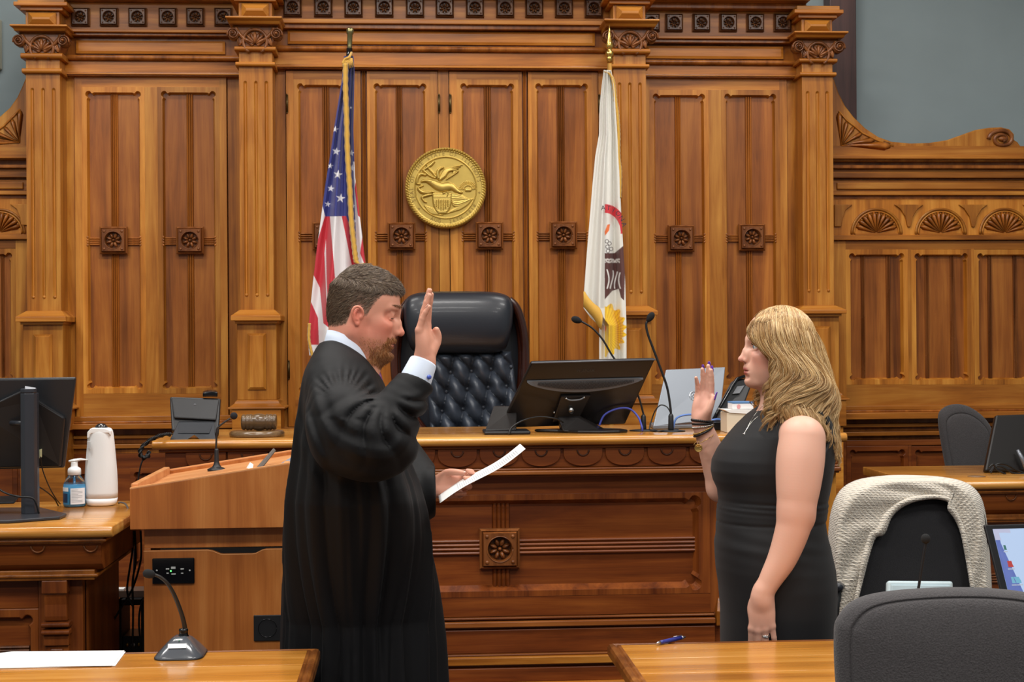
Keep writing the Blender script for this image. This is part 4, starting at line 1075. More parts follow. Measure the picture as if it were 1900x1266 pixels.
for z, r_ in ((-1, 0.020), (-.98, .026), (-.9, .0295), (-.8, .0295), (-.76, .026), (-.72, .0295), (-.62, .031), (-.56, .028), (-.52, .0305), (-.42, .031), (-.36, .027), (-.32, .028), (-.15, .0315), (0, .0325), (.15, .0315), (.32, .028), (.36, .027), (.42, .031), (.52, .0305), (.56, .028), (.62, .031), (.72, .0295), (.76, .026), (.8, .0295), (.9, .0295), (.98, .026), (1, .020)): prof.append((r_, z*L))
mb = MB().lathe(prof, (c.x+0.008, Yg, ztop+0.0215+0.032), 32, Matrix.Rotation(PI/2, 3, 'Y'))
obj('head', mb, M_GAV, t2, world=True)
mb = MB().tube([(c.x+0.008, Yg+0.02, ztop+0.050), (c.x+0.02, Yg+0.1, ztop+0.034), (c.x+0.035, Yg+0.23, ztop+0.012)], [0.007, 0.009, 0.011], 10); obj('handle', mb, M_GAV, t2, world=True)
# ================================================================== LECTERN
M_LAM = wood('cherry_laminate', (134, 72, 28), (166, 98, 44), (192, 126, 66), 'Z', rough=0.38, coat=0.1, scale=0.34, var=0.04, figure=3.0, island=False)
M_LAMT = wood('cherry_laminate_top', (172, 106, 58), (196, 132, 82), (212, 154, 102), 'X', rough=0.35, coat=0.1, scale=0.6, var=0.04, island=False)
M_LAME = plain('laminate_edge', (214, 150, 96), rough=0.4)
YL = 4.70
LX0 = PX(241, YL, 940); LX1 = LX0+0.655
t = thing('lectern', 'cherry laminate lectern with a sloping top behind the robed man', 'lectern', ((LX0+LX1)/2, YL+0.34, 0))
za = PZ(908, YL, 241); zb = PZ(862, YL, 530); sl = (zb-za)/(PX(530, YL, 862)-LX0); zr = za+sl*(LX1-LX0); zlo = PZ(981, YL, 400)
DY = 0.66
for (ya, yb) in ((YL, YL+0.022), (YL+DY-0.022, YL+DY)):
    mb = MB().prism([(LX0, zlo), (LX1, zlo), (LX1, zr), (LX0, za)], 'Y', ya, yb)
    obj('side_panel', mb, M_LAM, t, world=True, bevel=0.0015)
    mb = MB().prism([(LX0, za), (LX1, zr), (LX1, zr+0.004), (LX0, za+0.004)], 'Y', ya-0.0, yb+0.0)
    obj('edge_strip', mb, M_LAME, t, world=True)
mb = MB().box(LX0-0.0005, LX0+0.022, YL+0.022, YL+DY-0.022, zlo, za+0.016); obj('front_lip', mb, M_LAMT, t, world=True, bevel=0.004)
mb = MB().prism([(LX0+0.02, za-0.012+sl*0.02), (LX0+0.45, za-0.012+sl*0.45), (LX0+0.45, za-0.028+sl*0.45), (LX0+0.02, za-0.028+sl*0.02)], 'Y', YL+0.022, YL+DY-0.022); obj('reading_board', mb, M_LAMT, t, world=True)
mb = MB().box(LX0+0.45, LX0+0.465, YL+0.022, YL+DY-0.022, za-0.10+sl*.45, za+sl*0.45-0.008); obj('divider', mb, M_LAME, t, world=True)
mb = MB().box(LX0+0.02, LX1-0.02, YL+0.022, YL+DY-0.022, zlo+0.01, zlo+0.03).box(LX1-0.022, LX1, YL+0.022, YL+DY-0.022, zlo, zr); obj('tray', mb, M_LAM, t, world=True)
BX0 = PX(267, YL+0.04, 1100); BX1 = LX1-0.03; zd = PZ(1017, YL+0.04, 400)
mb = MB().box(BX0, BX1, YL+0.05, YL+DY-0.05, zd, zlo).box(BX0, BX0+0.02, YL+0.05, YL+DY-0.05, 0.02, zd).box(BX1-0.02, BX1, YL+0.05, YL+DY-0.05, 0.02, zd).box(BX0+0.02, BX1-0.02, YL+0.10, YL+DY-0.05, 0.02, zd)
obj('cabinet', mb, M_LAM, t, world=True, bevel=0.0015)
zt = zd-0.004; YD = YL+0.045
pn = lambda p: PX(p, YD, 1020)
zdip = PZ(1026, YD, 440)
pts = [(BX0+0.002, 0.05), (BX1-0.002, 0.05), (BX1-0.002, zt), (pn(495), zt), (pn(487), zt-0.003), (pn(475), zdip), (pn(470), zdip-0.001), (pn(416), zdip-0.001), (pn(410), zdip), (pn(396), zt-0.003), (pn(386), zt), (BX0+0.002, zt)]
mb = MB().prism(pts, 'Y', YD-0.018, YD); dr = obj('door', mb, M_LAM, t, world=True, bevel=0.0015)
mb = MB().box(BX0+0.05, BX1-0.05, YD+0.001, YD+0.02, zdip-0.03, zt+0.003); obj('finger_gap', mb, plain('gap_black', (10, 7, 6), rough=0.9), t, world=True)  # black strip behind the door's dip, painted as the gap's shade
mb = MB().prism([(p[0], p[1]) for p in pts[2:]]+[(p[0], p[1]-0.0022) for p in pts[2:][::-1]], 'Y', YD-0.0188, YD-0.017); obj('edge_banding', mb, M_LAME, dr, world=True)
mb = MB().box(BX0+0.01, BX1-0.01, YL+0.06, YL+DY-0.06, 0.0, 0.05); obj('plinth', mb, M_BLACKPL, t, world=True)
a = P(283, 1084, YD-0.02); b2 = P(361, 1035, YD-0.02)
mb = MB().box(a.x, b2.x, YD-0.026, YD-0.0185, a.z, b2.z); op = obj('outlet_plate', mb, M_BLACKGL, dr, world=True, bevel=0.003)
M_KEY = plain('key_grey', (170, 172, 170), rough=0.4)
for (x, y, w2, h2) in ((311, 1056, 3.0, 1.2), (321.5, 1054, 4, 2), (338, 1056, 3, 1.2), (311, 1064, 2, 1), (322, 1065.5, 4, 1), (338, 1064, 2, 0.8)):
    c = P(x, y, YD-0.027); s = MPX(x, y, YD)
    obj('button', MB().box(c.x-w2*s, c.x+w2*s, YD-0.0285, YD-0.026, c.z-h2*s, c.z+h2*s), M_KEY, op, world=True)
obj('indicator_light', MB().ball(P(317, 1060, YD-0.027), 0.0025, 5), plain('led_green', (60, 220, 90), rough=0.3, emit=(90, 255, 110), es=3), op, world=True)
for x in (291, 352): obj('screw', MB().ball(P(x, 1059, YD-0.0262), (0.0028, 0.0012, 0.0028), 6), M_KEY, op, world=True)
a = P(471, 1190, YD-0.02); b2 = P(522, 1141, YD-0.02)
mb = MB().box(a.x, b2.x, YD-0.024, YD-0.0185, a.z, b2.z); sp = obj('loudspeaker_plate', mb, plain('speaker_black', (18, 18, 20), rough=0.5), dr, world=True, bevel=0.002)
cq = ((a.x+b2.x)/2, YD-0.0245, (a.z+b2.z)/2); mb = MB().tube([(cq[0]+.028*math.cos(v), cq[1], cq[2]+.028*math.sin(v)) for v in np.linspace(0, 2*PI, 33)], .0012, 5); obj('cone_ring', mb, M_BLACKGL, sp, world=True)
# microphone on the lectern
Yn = 5.15
ms = P(402, 858, Yn); zs = za+sl*(ms.x-LX0)-0.012
t = thing('gooseneck_microphone', 'thin gooseneck microphone on the sloping lectern top in front of the desk phone', 'microphone', (ms.x, Yn, zs))
s = MPX(400, 840, Yn)
mb = MB(); c = Vector((ms.x, Yn, zs))
mb.lathe([(17*s, -0.004), (17.5*s, 0.003), (12*s, 0.008), (9*s, 0.010), (6*s, 0.018), (4.5*s, 0.03), (4.0*s, 0.066), (3.2*s, 0.072)], c, 24); obj('base', mb, M_BLACKPL, t, world=True)
obj('neck', MB().tube(smoothpath([c+Vector((-0.002, 0, 0.066)), P(402, 806, Yn), P(403, 796, Yn), P(412, 787, Yn), P(427, 777, Yn)], 8), 0.0032, 8), M_BLACKPL, t, world=True)
obj('microphone_head', MB().ball(P(434, 772, Yn), (0.0125, 0.0125, 0.0125), 9), plain('foam_black2', (24, 24, 28), rough=0.95), t, world=True)
mb = MB().box(P(368, 865, YL).x, P(386, 865, YL).x, 5.15, 5.19, za+sl*(P(377, 865, 5.17).x-LX0)-0.016, za+sl*(P(377, 865, 5.17).x-LX0)-0.006)
obj('cable_port', mb, M_BLACKPL, bpy.data.objects['lectern'], world=True)
# things kept in the lectern tray
M_PAPER = plain('paper_white', (238, 238, 236), rough=0.75)
mb = MB(); slab(mb, P(508, 831, 4.98), P(513, 836, 4.98), P(480, 878, 4.93), P(472, 872, 4.93), 0.02); obj('remote_control', mb, plain('grey_brown_plastic', (84, 76, 68), rough=0.4), world=True, label='grey remote control leaning upright in the lectern tray', cat='remote control', bevel=0.003)
mb = MB(); slab(mb, P(545, 846, 5.05), P(580, 846, 5.05), P(560, 880, 4.9), P(500, 872, 4.9), 0.003); obj('magazine', mb, colattr('magazine_print', rough=0.25) if False else plain('magazine_blue_grey', (128, 136, 150), rough=0.25, noise=0.5, nscale=25), world=True, label='glossy grey blue brochure lying in the lectern tray behind the robed man', cat='brochure')
mb = MB(); slab(mb, P(464, 858, 5.0), P(470, 862, 5.0), P(468, 876, 4.95), P(459, 876, 4.95), 0.03); obj('notepad', mb, M_PAPER, world=True, label='white notepad edge showing between divider and remote in the lectern tray', cat='notepad')

# ================================================================== CLERK DESKS
def clerk_desk(label, Y0, xl, xr, ztop, depth, zfront_px, right_end=True, rz=0.0, nb=2, pitch=91):
    t = thing('clerk_desk', label, 'desk', ((xl+xr)/2, Y0+depth/2, 0))
    h = 0.034; r = h/2
    prof = [(Y0+r-r*math.cos(a), ztop-r+r*math.sin(a)) for a in np.linspace(-PI/2, PI/2, 9)]+[(Y0+depth, ztop), (Y0+depth, ztop-h)]
    mb = MB().prism(prof, 'X', xl, xr, 0, True)
    obj('worktop', mb, W_TOP, t, world=True, bevel=0.004)
    ix = 0.022
    a, b2 = (xl+ix, xr-ix)
    mb = MB(); z = ztop-h
    mb.box(a+0.01, b2-0.01, Y0+0.03, Y0+depth-0.02, z-0.02, z, 1); mb.box(a, b2, Y0+0.022, Y0+depth-0.02, z-0.014, z-0.006, 1)
    # curved carved frieze receding downwards
    pr = [(Y0+0.045, z-0.02), (Y0+0.05, z-0.05), (Y0+0.065, z-0.085), (Y0+0.09, z-0.105), (Y0+depth-0.02, z-0.105), (Y0+depth-0.02, z-0.02)]
    mb.prism(pr, 'X', a+0.02, b2-0.02, 0)
    mb.box(a+0.045, b2-0.045, Y0+0.075, Y0+depth-0.02, z-0.135, z-0.104, 1); mb.box(a+0.035, b2-0.035, Y0+0.068, Y0+depth-0.02, z-0.125, z-0.116, 1)
    obj('cornice', mb, [W_LOW, W_REED], t, world=True, bevel=0.003)
    n = int((b2-a)/0.15)
    for k in range(n):
        cx = (b2-0.05-0.155*k) if right_end else (a+0.05+0.155*k)
        if abs(cx-(a+b2)/2) > (b2-a)/2-0.02: continue
        obj('carved_ring', MB().tube([(cx-0.02*math.cos(q), Y0+0.045, z-0.026-0.02*math.sin(q)) for q in np.linspace(0, PI, 10)], 0.003, 6), W_DARK, t, world=True)
    Yf = Y0+0.12; c0, c1 = a+0.09, b2-0.09; zt = z-0.135
    mb = MB()
    pw = 0.30
    ops = []
    x = c1-0.16
    while x-pw > c0+0.02: ops.append((x-pw, x, 0.25, zt-0.12)); x -= pw+0.10
    ops = ops[::-1]
    if ops: leaf(mb, c0, c1, 0.05, zt, Yf, ops, [[] for o in ops])
    else: mb.box(c0, c1, Yf, Yf+0.05, 0.05, zt, 0)
    for e in (c0, c1-0.03): mb.box(e, e+0.03, Yf+0.03, Y0+depth-0.05, 0.05, zt, 0)
    obj('front_panel', mb, [W_LOW_Z, W_LOW, W_REED, W_LOW], t, world=True, bevel=0.003)
    for o in ops: 
        m2 = MB(); zc = (o[2]+o[3])/2
        reeds_x(m2, o[0]+0.004, o[1]-0.004, zt-0.245, zt-0.205, Yf+0.024, 4, 0); obj('reeding', m2, W_DARK, t, world=True)
    br = MB(); bw = 0.042
    for cx in ((c1-0.075) if right_end else (c0+0.075),):
        br.box(cx-bw*0.9, cx+bw*0.9, Yf-0.045, Yf, zt-0.04, zt, 0)
        br.prism([(Yf, zt-0.04), (Yf-0.038, zt-0.04), (Yf-0.030, zt-0.075), (Yf-0.030, zt-0.11), (Yf-0.026, zt-0.125), (Yf, zt-0.125)], 'X', cx-bw*0.8, cx+bw*0.8, 0)
        for zz in (zt-0.135, zt-0.158): br.prism([(Yf-0.03-0.01*math.cos(q), zz+0.008*math.sin(q)) for q in np.linspace(-PI/2, PI/2, 7)]+[(Yf, zz+0.008), (Yf, zz-0.008)], 'X', cx-bw, cx+bw, 0)
        br.box(cx-bw*0.9, cx+bw*0.9, Yf-0.024, Yf, zt-0.20, zt-0.166, 0)
        br.box(cx-bw*0.85, cx+bw*0.85, Yf-0.014, Yf, 0.12, zt-0.20, 0); br.box(cx-bw*0.45, cx+bw*0.45, Yf-0.019, Yf, 0.14, zt-0.21, 0)
        br.box(cx-bw*1.2, cx+bw*1.2, Yf-0.04, Yf, 0.05, 0.12, 0)
    obj('bracket_pilaster', br, W_LOW_Z, t, world=True, bevel=0.003)
    mb = MB().box(c0-0.02, c1+0.02, Yf-0.02, Y0+depth-0.04, 0.0, 0.06); obj('plinth', mb, W_LOW, t, world=True, bevel=0.003)
    return t
ZD = PZ(938, 5.13, 188)
YD1 = 4.53
dl = clerk_desk('carved wooden clerk desk at the left carrying a monitor and a white camera tower', YD1, PX(-330, YD1, 972), PX(208, YD1, 972), ZD, 0.74, 0)
# the computer monitor on it
M_GUN = plain('monitor_gunmetal', (38, 40, 44), rough=0.36)
M_GUN2 = plain('stand_gunmetal', (44, 46, 52), rough=0.35)
Yk = 4.90
f = Frame(P(-250, 706, Yk), P(141, 701, Yk-0.02), P(119, 869, Yk+0.04), P(-240, 878, Yk+0.06))
t = thing('computer_monitor', 'big dark monitor seen from behind on the left clerk desk, standing on a square post', 'monitor', (f(.5, 1).x, Yk, ZD))
mb = MB(); slab(mb, f(0, 0, 0), f(1, 0, 0), f(1, 1, 0), f(0, 1, 0), 0.014); obj('screen_housing', mb, M_GUN, t, world=True, bevel=0.006)
mb = MB(); slab(mb, f(0.02, 0.03, -0.0145), f(0.98, 0.03, -0.0145), f(0.98, 0.97, -0.0145), f(0.02, 0.97, -0.0145), 0.001); obj('screen', mb, M_BLACKGL, t, world=True)
mb = MB()
hump = [P(-150, 790, Yk-0.03), P(-40, 762, Yk-0.045), P(45, 722, Yk-0.045), P(66, 742, Yk-0.03), P(120, 775, Yk-0.012), P(112, 866, Yk+0.02), P(-150, 872, Yk+0.02)]
mb.loft([hump, [p+Vector((0, 0.05, 0)) for p in hump]], 0, False); obj('rear_hump', mb, M_BLACKPL, t, world=True, bevel=0.006)
mb = MB(); Ys = Yk-0.11
def col(px0, px1, yy, py): return P(px0, py, yy), P(px1, py, yy)
x0 = PX(36, Ys, 800); x1 = PX(66, Ys, 800); zt_ = PZ(730, Ys, 50)
mb.prism([(x0, Ys+0.012), (x0+0.016, Ys), (x1-0.006, Ys+0.004), (x1+0.0, Ys+0.02), (x1-0.002, Ys+0.055), (x0+0.004, Ys+0.055)], 'Z', ZD+0.010, zt_)
mb.prism([(x0, Ys+0.012), (x0+0.016, Ys), (x1-0.006, Ys+0.004), (x1+0.0, Ys+0.02), (x1-0.01, Ys+0.055), (x0+0.012, Ys+0.055)], 'Z', zt_, zt_+0.014)
obj('stand_post', mb, M_GUN2, t, world=True, bevel=0.003)
obj('post_cap', MB().loft([[(x0+0.016, Ys+0.003, zt_+0.010), (x1-0.006, Ys+0.006, zt_+0.006), (x1-0.002, Ys+0.02, zt_+0.012), (x0+0.012, Ys+0.02, zt_+0.018)], [(x0+0.017, Ys+0.004, zt_+0.0142), (x1-0.007, Ys+0.007, zt_+0.0102), (x1-0.003, Ys+0.02, zt_+0.0162), (x0+0.013, Ys+0.02, zt_+0.022)]], 0, False), plain('cap_silver', (150, 152, 158), rough=0.3, metal=0.5), t, world=True)
mb = MB().tube([(PX(22, Yk-0.03, 785), Yk-0.04, PZ(785, Yk-0.03, 30)), (x0+0.01, Ys+0.03, PZ(785, Yk-0.05, 30))], 0.008, 12); obj('tilt_pin', mb, M_GUN2, t, world=True)
mb = MB().prism([(PX(-90, 4.8, 930), 4.64), (PX(20, 4.66, 945), 4.635), (PX(108, 4.70, 935), 4.72), (PX(118, 4.76, 930), 4.80), (PX(60, 4.9, 930), 5.0), (PX(-100, 4.9, 930), 5.0)], 'Z', ZD+0.001, ZD+0.011); obj('stand_base', mb, M_GUN2, t, world=True, bevel=0.003)
mb = MB().loft([[P(72, 835, Yk-0.02), P(75, 834, Yk-0.03), P(75, 850, Yk-0.03), P(72, 851, Yk-0.02)], [P(75, 834, Yk), P(78, 833, Yk), P(78, 848, Yk), P(75, 851, Yk)]], 0, False); obj('cable_plug', mb, plain('plug_cream', (190, 190, 150), rough=0.5), t, world=True, bevel=0.001)
cable('cable', [P(75, 848, 4.87), P(80, 875, 4.9), P(92, 905, 4.98), P(104, 926, 5.06), (P(112, 932, 5.15).x, 5.15, ZD+0.004)], 0.002, M_CBLK, 'thin black cable dropping from the big left monitor to the desk')
cable('cable', [P(66, 900, 4.92), P(85, 912, 4.98), P(100, 925, 5.05), (P(108, 931, 5.1).x, 5.10, ZD+0.004)], 0.0022, M_CBLK, 'black cable running from the monitor post towards the blue bottle')
cable('cable', [P(-10, 902, 4.80), P(10, 915, 4.78), P(35, 922, 4.76), P(62, 926, 4.77), (P(72, 931, 4.78).x, 4.78, ZD+0.014)], 0.003, M_CBLK, 'black cable trailing over the foot of the left monitor stand')
mb = MB(); slab(mb, P(-40, 922, 4.86), P(36, 919, 4.86), P(26, 932, 4.80), P(-40, 934, 4.80), 0.006)
obj('keyboard', mb, M_BLACKPL, world=True, label='black keyboard edge under the left monitor at the picture edge', cat='keyboard', bevel=0.002)
# white camera tower
Yo = 5.13
c = P(188, 936, Yo); c.z = ZD+0.0005; s = MPX(188, 860, Yo)
t = thing('conference_camera', 'tall white oval conference camera tower on the corner of the left clerk desk', 'camera', c)
M_OWL = plain('camera_white', (238, 240, 240), rough=0.45); M_OWLG = plain('camera_grille', (230, 232, 232), rough=0.8, bump=0.5, bscale=1500)
H_ = 147*s
def oval(r, z, n=40, e=2.4):
    return [(c.x+r*math.copysign(abs(math.cos(a))**(2/e), math.cos(a)), Yo+r*0.85*math.copysign(abs(math.sin(a))**(2/e), math.sin(a)), c.z+z) for a in np.linspace(0, 2*PI, n, endpoint=False)]
pr = [(22, 0), (26.5, 2), (28.5, 6), (30, 14)]
mb = MB().loft([oval(r*s, z*s) for r, z in pr], 0, True); obj('base', mb, M_OWL, t, world=True)
pr = [(30, 14.5), (30.3, 25), (30.2, 40), (29.4, 60), (28, 80), (26.3, 100), (24.6, 120), (23, 135), (21.5, 141), (19, 144.5), (15, 146)]
mb = MB().loft([oval(r*s, z*s) for r, z in pr], 0, True); obj('shell', mb, M_OWLG, t, world=True)
mb = MB().lathe([(12*s, 0), (11.5*s, 3*s), (8*s, 7*s), (3*s, 9*s), (0.0005, 9.4*s)], (c.x+1*s, Yo, c.z+145.5*s), 24); obj('lens_dome', mb, plain('lens_glass', (30, 28, 30), rough=0.08, coat=1), t, world=True)
# face plate outline and logo
mb = MB()
pl = [(-21.5, 139), (-22, 128), (-18.5, 128), (-17, 134), (-14, 136.5), (18, 137), (21.5, 132), (22.5, 141), (10, 146.3), (-14, 146.3)]
mb.prism([(c.x+a*s, c.z+b2*s) for a, b2 in pl[::-1]], 'Y', Yo-18.5*s, Yo-10*s); obj('crown', mb, M_OWL, t, world=True, bevel=0.002)
yy = Yo-24.5*s
mb = MB().box(c.x-20.5*s, c.x-16*s, yy-0.001, yy+0.010, c.z+108*s, c.z+122*s); obj('badge', mb, plain('badge_grey', (178, 182, 184), rough=0.5), t, world=True, bevel=0.001)
cable('cable', [(c.x+0.058, Yo+0.0, ZD+0.006), (P(222, 938, 5.1).x, 5.10, ZD+0.012), (P(232, 938, 5.05).x, 5.06, ZD+0.010), (P(240, 946, 5.0).x, 5.0, ZD-0.01)], 0.003, plain('cable_grey', (70, 68, 68), rough=0.5), 'grey cable leaving the white camera tower over the desk edge')
# sanitiser bottle
Yb_ = 5.10; c = P(138.5, 937, Yb_); c.z = ZD+0.0005; s = MPX(138, 900, Yb_)
t = thing('sanitizer_bottle', 'clear pump bottle of blue hand sanitizer between monitor and white camera tower', 'bottle', c)
M_PLC = plain('clear_plastic', (220, 232, 238), rough=0.05, trans=1.0, ior=1.3)
mb = MB().lathe([(19*s, 0.001), (20.5*s, 0.004), (20.5*s, 38*s), (20*s, 43*s), (16*s, 52*s), (11*s, 58*s), (10.8*s, 61*s)], c, 32, cap=False); obj('bottle_wall', mb, M_PLC, t, world=True)
mb = MB().lathe([(18.8*s, 0.003), (19.6*s, 0.006), (19.6*s, 41*s), (0.001, 41.2*s)], c, 32); obj('blue_gel', mb, plain('gel_blue', (96, 170, 214), rough=0.2, coat=0.4), t, world=True)
def patch(name, a0, a1, z0, z1, m, r_=20.9, parent=None):
    n = 10
    mb = MB().grid(lambda u, v: (c.x+r_*s*math.sin(R(a0+(a1-a0)*u)), c.y-r_*s*math.cos(R(a0+(a1-a0)*u)), c.z+(z0+(z1-z0)*v)*s), n, 1)
    return obj(name, mb, m, parent or t, world=True)
patch('front_label', -85, -15, 5, 37, plain('label_teal', (46, 116, 160), rough=0.4)); patch('front_label_head', -85, -20, 30, 37.5, plain('label_white', (226, 232, 236), rough=0.5), 21.1)
patch('front_label_box', -75, -25, 9, 26, plain('label_navy', (22, 50, 84), rough=0.4), 21.1)
bl = patch('back_label', -8, 75, 6, 36, plain('label_paper', (232, 236, 240), rough=0.5), 21.0)
for k in range(9): patch('print_line', -3, 55 if k % 3 else 30, 32.5-k*2.8, 33.2-k*2.8, plain('print_grey', (140, 150, 160), rough=0.6) if k == 0 else bpy.data.materials['print_grey'], 21.2, bl)
mb = MB().lathe([(12.3*s, 60*s), (12.3*s, 68*s), (11.5*s, 72*s), (7*s, 75*s), (6.5*s, 76*s), (6.5*s, 83*s), (6.5*s, 84*s)], c, 28); obj('pump_collar', mb, plain('pump_white', (240, 242, 242), rough=0.35), t, world=True)
z = c.z+86*s
mb = MB().tube([(c.x-10*s, Yb_, z-0.001), (c.x, Yb_, z+0.001), (c.x+12*s, Yb_, z+0.005), (c.x+24*s, Yb_, z+0.0035)], [4*s, 7*s, 4.5*s, 2.2*s], 12, sy=0.5); obj('pump_spout', mb, bpy.data.materials['pump_white'], t, world=True)
mb = MB().tube([(c.x, Yb_, c.z+0.01), (c.x, Yb_, c.z+60*s)], 2.3*s, 8); obj('dip_tube', mb, M_PLC, t, world=True)

# right clerk desk and what is on it
YD2 = 5.62; ZD2 = PZ(893, YD2, 1800)
dr_ = clerk_desk('carved wooden clerk desk at the right carrying a black monitor', YD2, PX(1703, YD2, 900), PX(2500, YD2, 880), ZD2, 0.70, 0, right_end=False)
f = Frame(P(1848, 770, 6.02), P(2130, 762, 6.02), P(2130, 876, 5.95), P(1827, 875, 5.95))
t = thing('computer_monitor', 'black monitor seen from behind on the right clerk desk at the picture edge', 'monitor', (f(.4, 1).x, 5.98, ZD2))
mb = MB(); slab(mb, f(0, 0), f(1, 0), f(1, 1), f(0, 1), 0.03); obj('screen_housing', mb, M_MON, t, world=True, bevel=0.008)
mb = MB(); slab(mb, f(0.02, 0.03, -0.0305), f(0.98, 0.03, -0.0305), f(0.98, 0.97, -0.0305), f(0.02, 0.97, -0.0305), 0.001); obj('screen', mb, M_BLACKGL, t, world=True)
mb = MB().tube([P(1888, 835, 5.94), P(1896, 850, 5.93), P(1908, 876, 5.92)], [0.006, 0.009, 0.012], 8); obj('support_leg', mb, plain('leg_steel', (120, 124, 132), rough=0.3, metal=0.4), t, world=True)
mb = MB().box(f(0.3, 1).x, f(0.8, 1).x, 5.93, 6.1, ZD2, ZD2+0.014).tube([(f(0.55, 1).x, 6.03, ZD2+0.01), (f(0.55, 1).x, 6.04, ZD2+0.15)], 0.025, 12); obj('stand', mb, M_BLACKPL, t, world=True, bevel=0.003)
for k, pts in enumerate(([(1836, 876), (1850, 862), (1866, 862), (1885, 872), (1900, 878)], [(1838, 878), (1848, 866), (1862, 868), (1880, 878), (1910, 880)], [(1835, 868), (1843, 862), (1850, 872), (1866, 880)])):
    cable('cable', [P(x, y, 5.90-0.012*k) for x, y in pts], 0.004, M_CBLK, ['upper black cable bundled under the right monitor', 'middle black cable bundled under the right monitor', 'short black cable loop under the right monitor'][k])
cg = P(1812, 884, 5.80); mb = MB().lathe([(0.035, 0), (0.035, 0.002), (0.001, 0.0025)], (cg.x, 5.80, ZD2), 24); obj('cable_grommet', mb, plain('grommet_brown', (128, 100, 74), rough=0.4), dr_, world=True)

# ================================================================== OFFICE CHAIRS
M_FAB = plain('charcoal_fabric', (62, 59, 60), rough=0.95, noise=0.6, nscale=300, bump=0.9, bscale=300, sheen=0.12)
M_FABD = plain('dark_fabric', (38, 38, 41), rough=0.95, noise=0.35, nscale=380, bump=0.8, bscale=420, sheen=0.15)
def cushion(outline, Y, d_front, d_back, seam=0.86, rings=16, tilt=0.0, px=True, groove=0.006, flat=2.6):
    """padded chair back: closed picture outline at depth Y, domed to the front by d_front and to the back by d_back"""
    pts = [P(x, y, Y) for x, y in outline]
    n = len(pts); sm = []
    for i in range(n):
        p0, p1, p2, p3 = pts[i-1], pts[i], pts[(i+1) % n], pts[(i+2) % n]
        for k in range(6):
            q = k/6; sm.append(0.5*((2*p1)+(p2-p0)*q+(2*p0-5*p1+4*p2-p3)*q*q+(3*p1-p0-3*p2+p3)*q**3))
    c = sum(sm, Vector())/len(sm)
    def ring(tt, side):
        d = d_front if side < 0 else d_back
        dome = (1-tt**flat)**(1/flat)
        g = groove*math.exp(-((tt-seam)/0.012)**2) if side < 0 else 0
        return [Vector((c.x+(p.x-c.x)*tt, Y+side*(d*dome-g)+(p.z-c.z)*tt*tilt, c.z+(p.z-c.z)*tt)) for p in sm]
    ts = [0.02]+list(np.linspace(0.1, 0.8, 8))+[seam-0.03, seam-0.012, seam, seam+0.012, seam+0.03, 0.92, 0.95, 0.975, 0.99, 1.0]
    ts = sorted(set(ts))
    mb = MB().loft([ring(a, -1) for a in ts]+[ring(a, 1) for a in ts[::-1][1:]], 0, True)
    return mb
def office_chair(label, outline, Y, seat_z, df=0.05, db=0.04, tilt=0.0, arms=False, mat=None, seam=0.86, face=-1):
    pts = [P(x, y, Y) for x, y in outline]; cx = sum(p.x for p in pts)/len(pts)
    t = thing('office_chair', label, 'chair', (cx, Y, 0))
    obj('backrest', cushion(outline, Y, df, db, seam, tilt=tilt), mat or M_FAB, t, world=True)
    zb = min(p.z for p in pts)
    sy = Y+0.27*(-face)
    m = MB().ball((cx, sy, seat_z-0.04), (0.25, 0.24, 0.05), 10); obj('seat', m, mat or M_FAB, t, world=True)
    obj('back_bar', MB().tube(smoothpath([(cx, Y+0.03, zb+0.12), (cx, Y+0.04, seat_z-0.06), (cx, sy, seat_z-0.10)], 6), 0.022, 8), M_BLACKPL, t, world=True)
    obj('gas_column', MB().lathe([(0.028, 0.10), (0.028, seat_z-0.09)], (cx, sy, 0), 14), M_BLACKPL, t, world=True)
    for k in range(5):
        a = 2*PI*k/5+0.5; e = (cx+0.28*math.cos(a), sy+0.28*math.sin(a))
        lg = obj('leg', MB().tube([(cx, sy, 0.12), (e[0], e[1], 0.075)], [0.03, 0.018], 8), M_BLACKPL, t, world=True)
        obj('castor', MB().ball((e[0], e[1], 0.028), (0.028, 0.028, 0.028), 6), M_BLACKPL, lg, world=True)
    return t, cx
ol = [(1741, 775), (1752, 756), (1775, 750), (1800, 756), (1825, 775), (1840, 800), (1843, 840), (1836, 900), (1815, 960), (1780, 960), (1762, 900), (1748, 830)]
t, cx = office_chair('small charcoal office chair behind the right clerk desk', ol, 6.75, 0.86, df=0.05, db=0.04, seam=0.8)
t.location.z = 0
ol = [(1548, 1180), (1556, 1145), (1585, 1115), (1640, 1099), (1740, 1091), (1840, 1092), (1920, 1104), (1980, 1140), (1996, 1200), (1990, 1300), (1960, 1400), (1900, 1450), (1640, 1450), (1575, 1400), (1553, 1290)]
t, cx = office_chair('large charcoal fabric office chair in the bottom right corner, closest to the viewer', ol, 2.84, 0.50, df=0.065, db=0.05, seam=0.90)
YK = 4.85
ol = [(1552, 960), (1580, 905), (1640, 890), (1745, 892), (1800, 912), (1828, 960), (1832, 1040), (1826, 1130), (1800, 1190), (1700, 1210), (1590, 1190), (1560, 1130), (1550, 1040)]
t, cx = office_chair('dark office chair with a cream knitted cardigan hung over its back', ol, YK, 0.50, df=0.03, db=0.04, mat=M_FABD, seam=0.97)
aa = P(1556, 1085, YK-0.15)
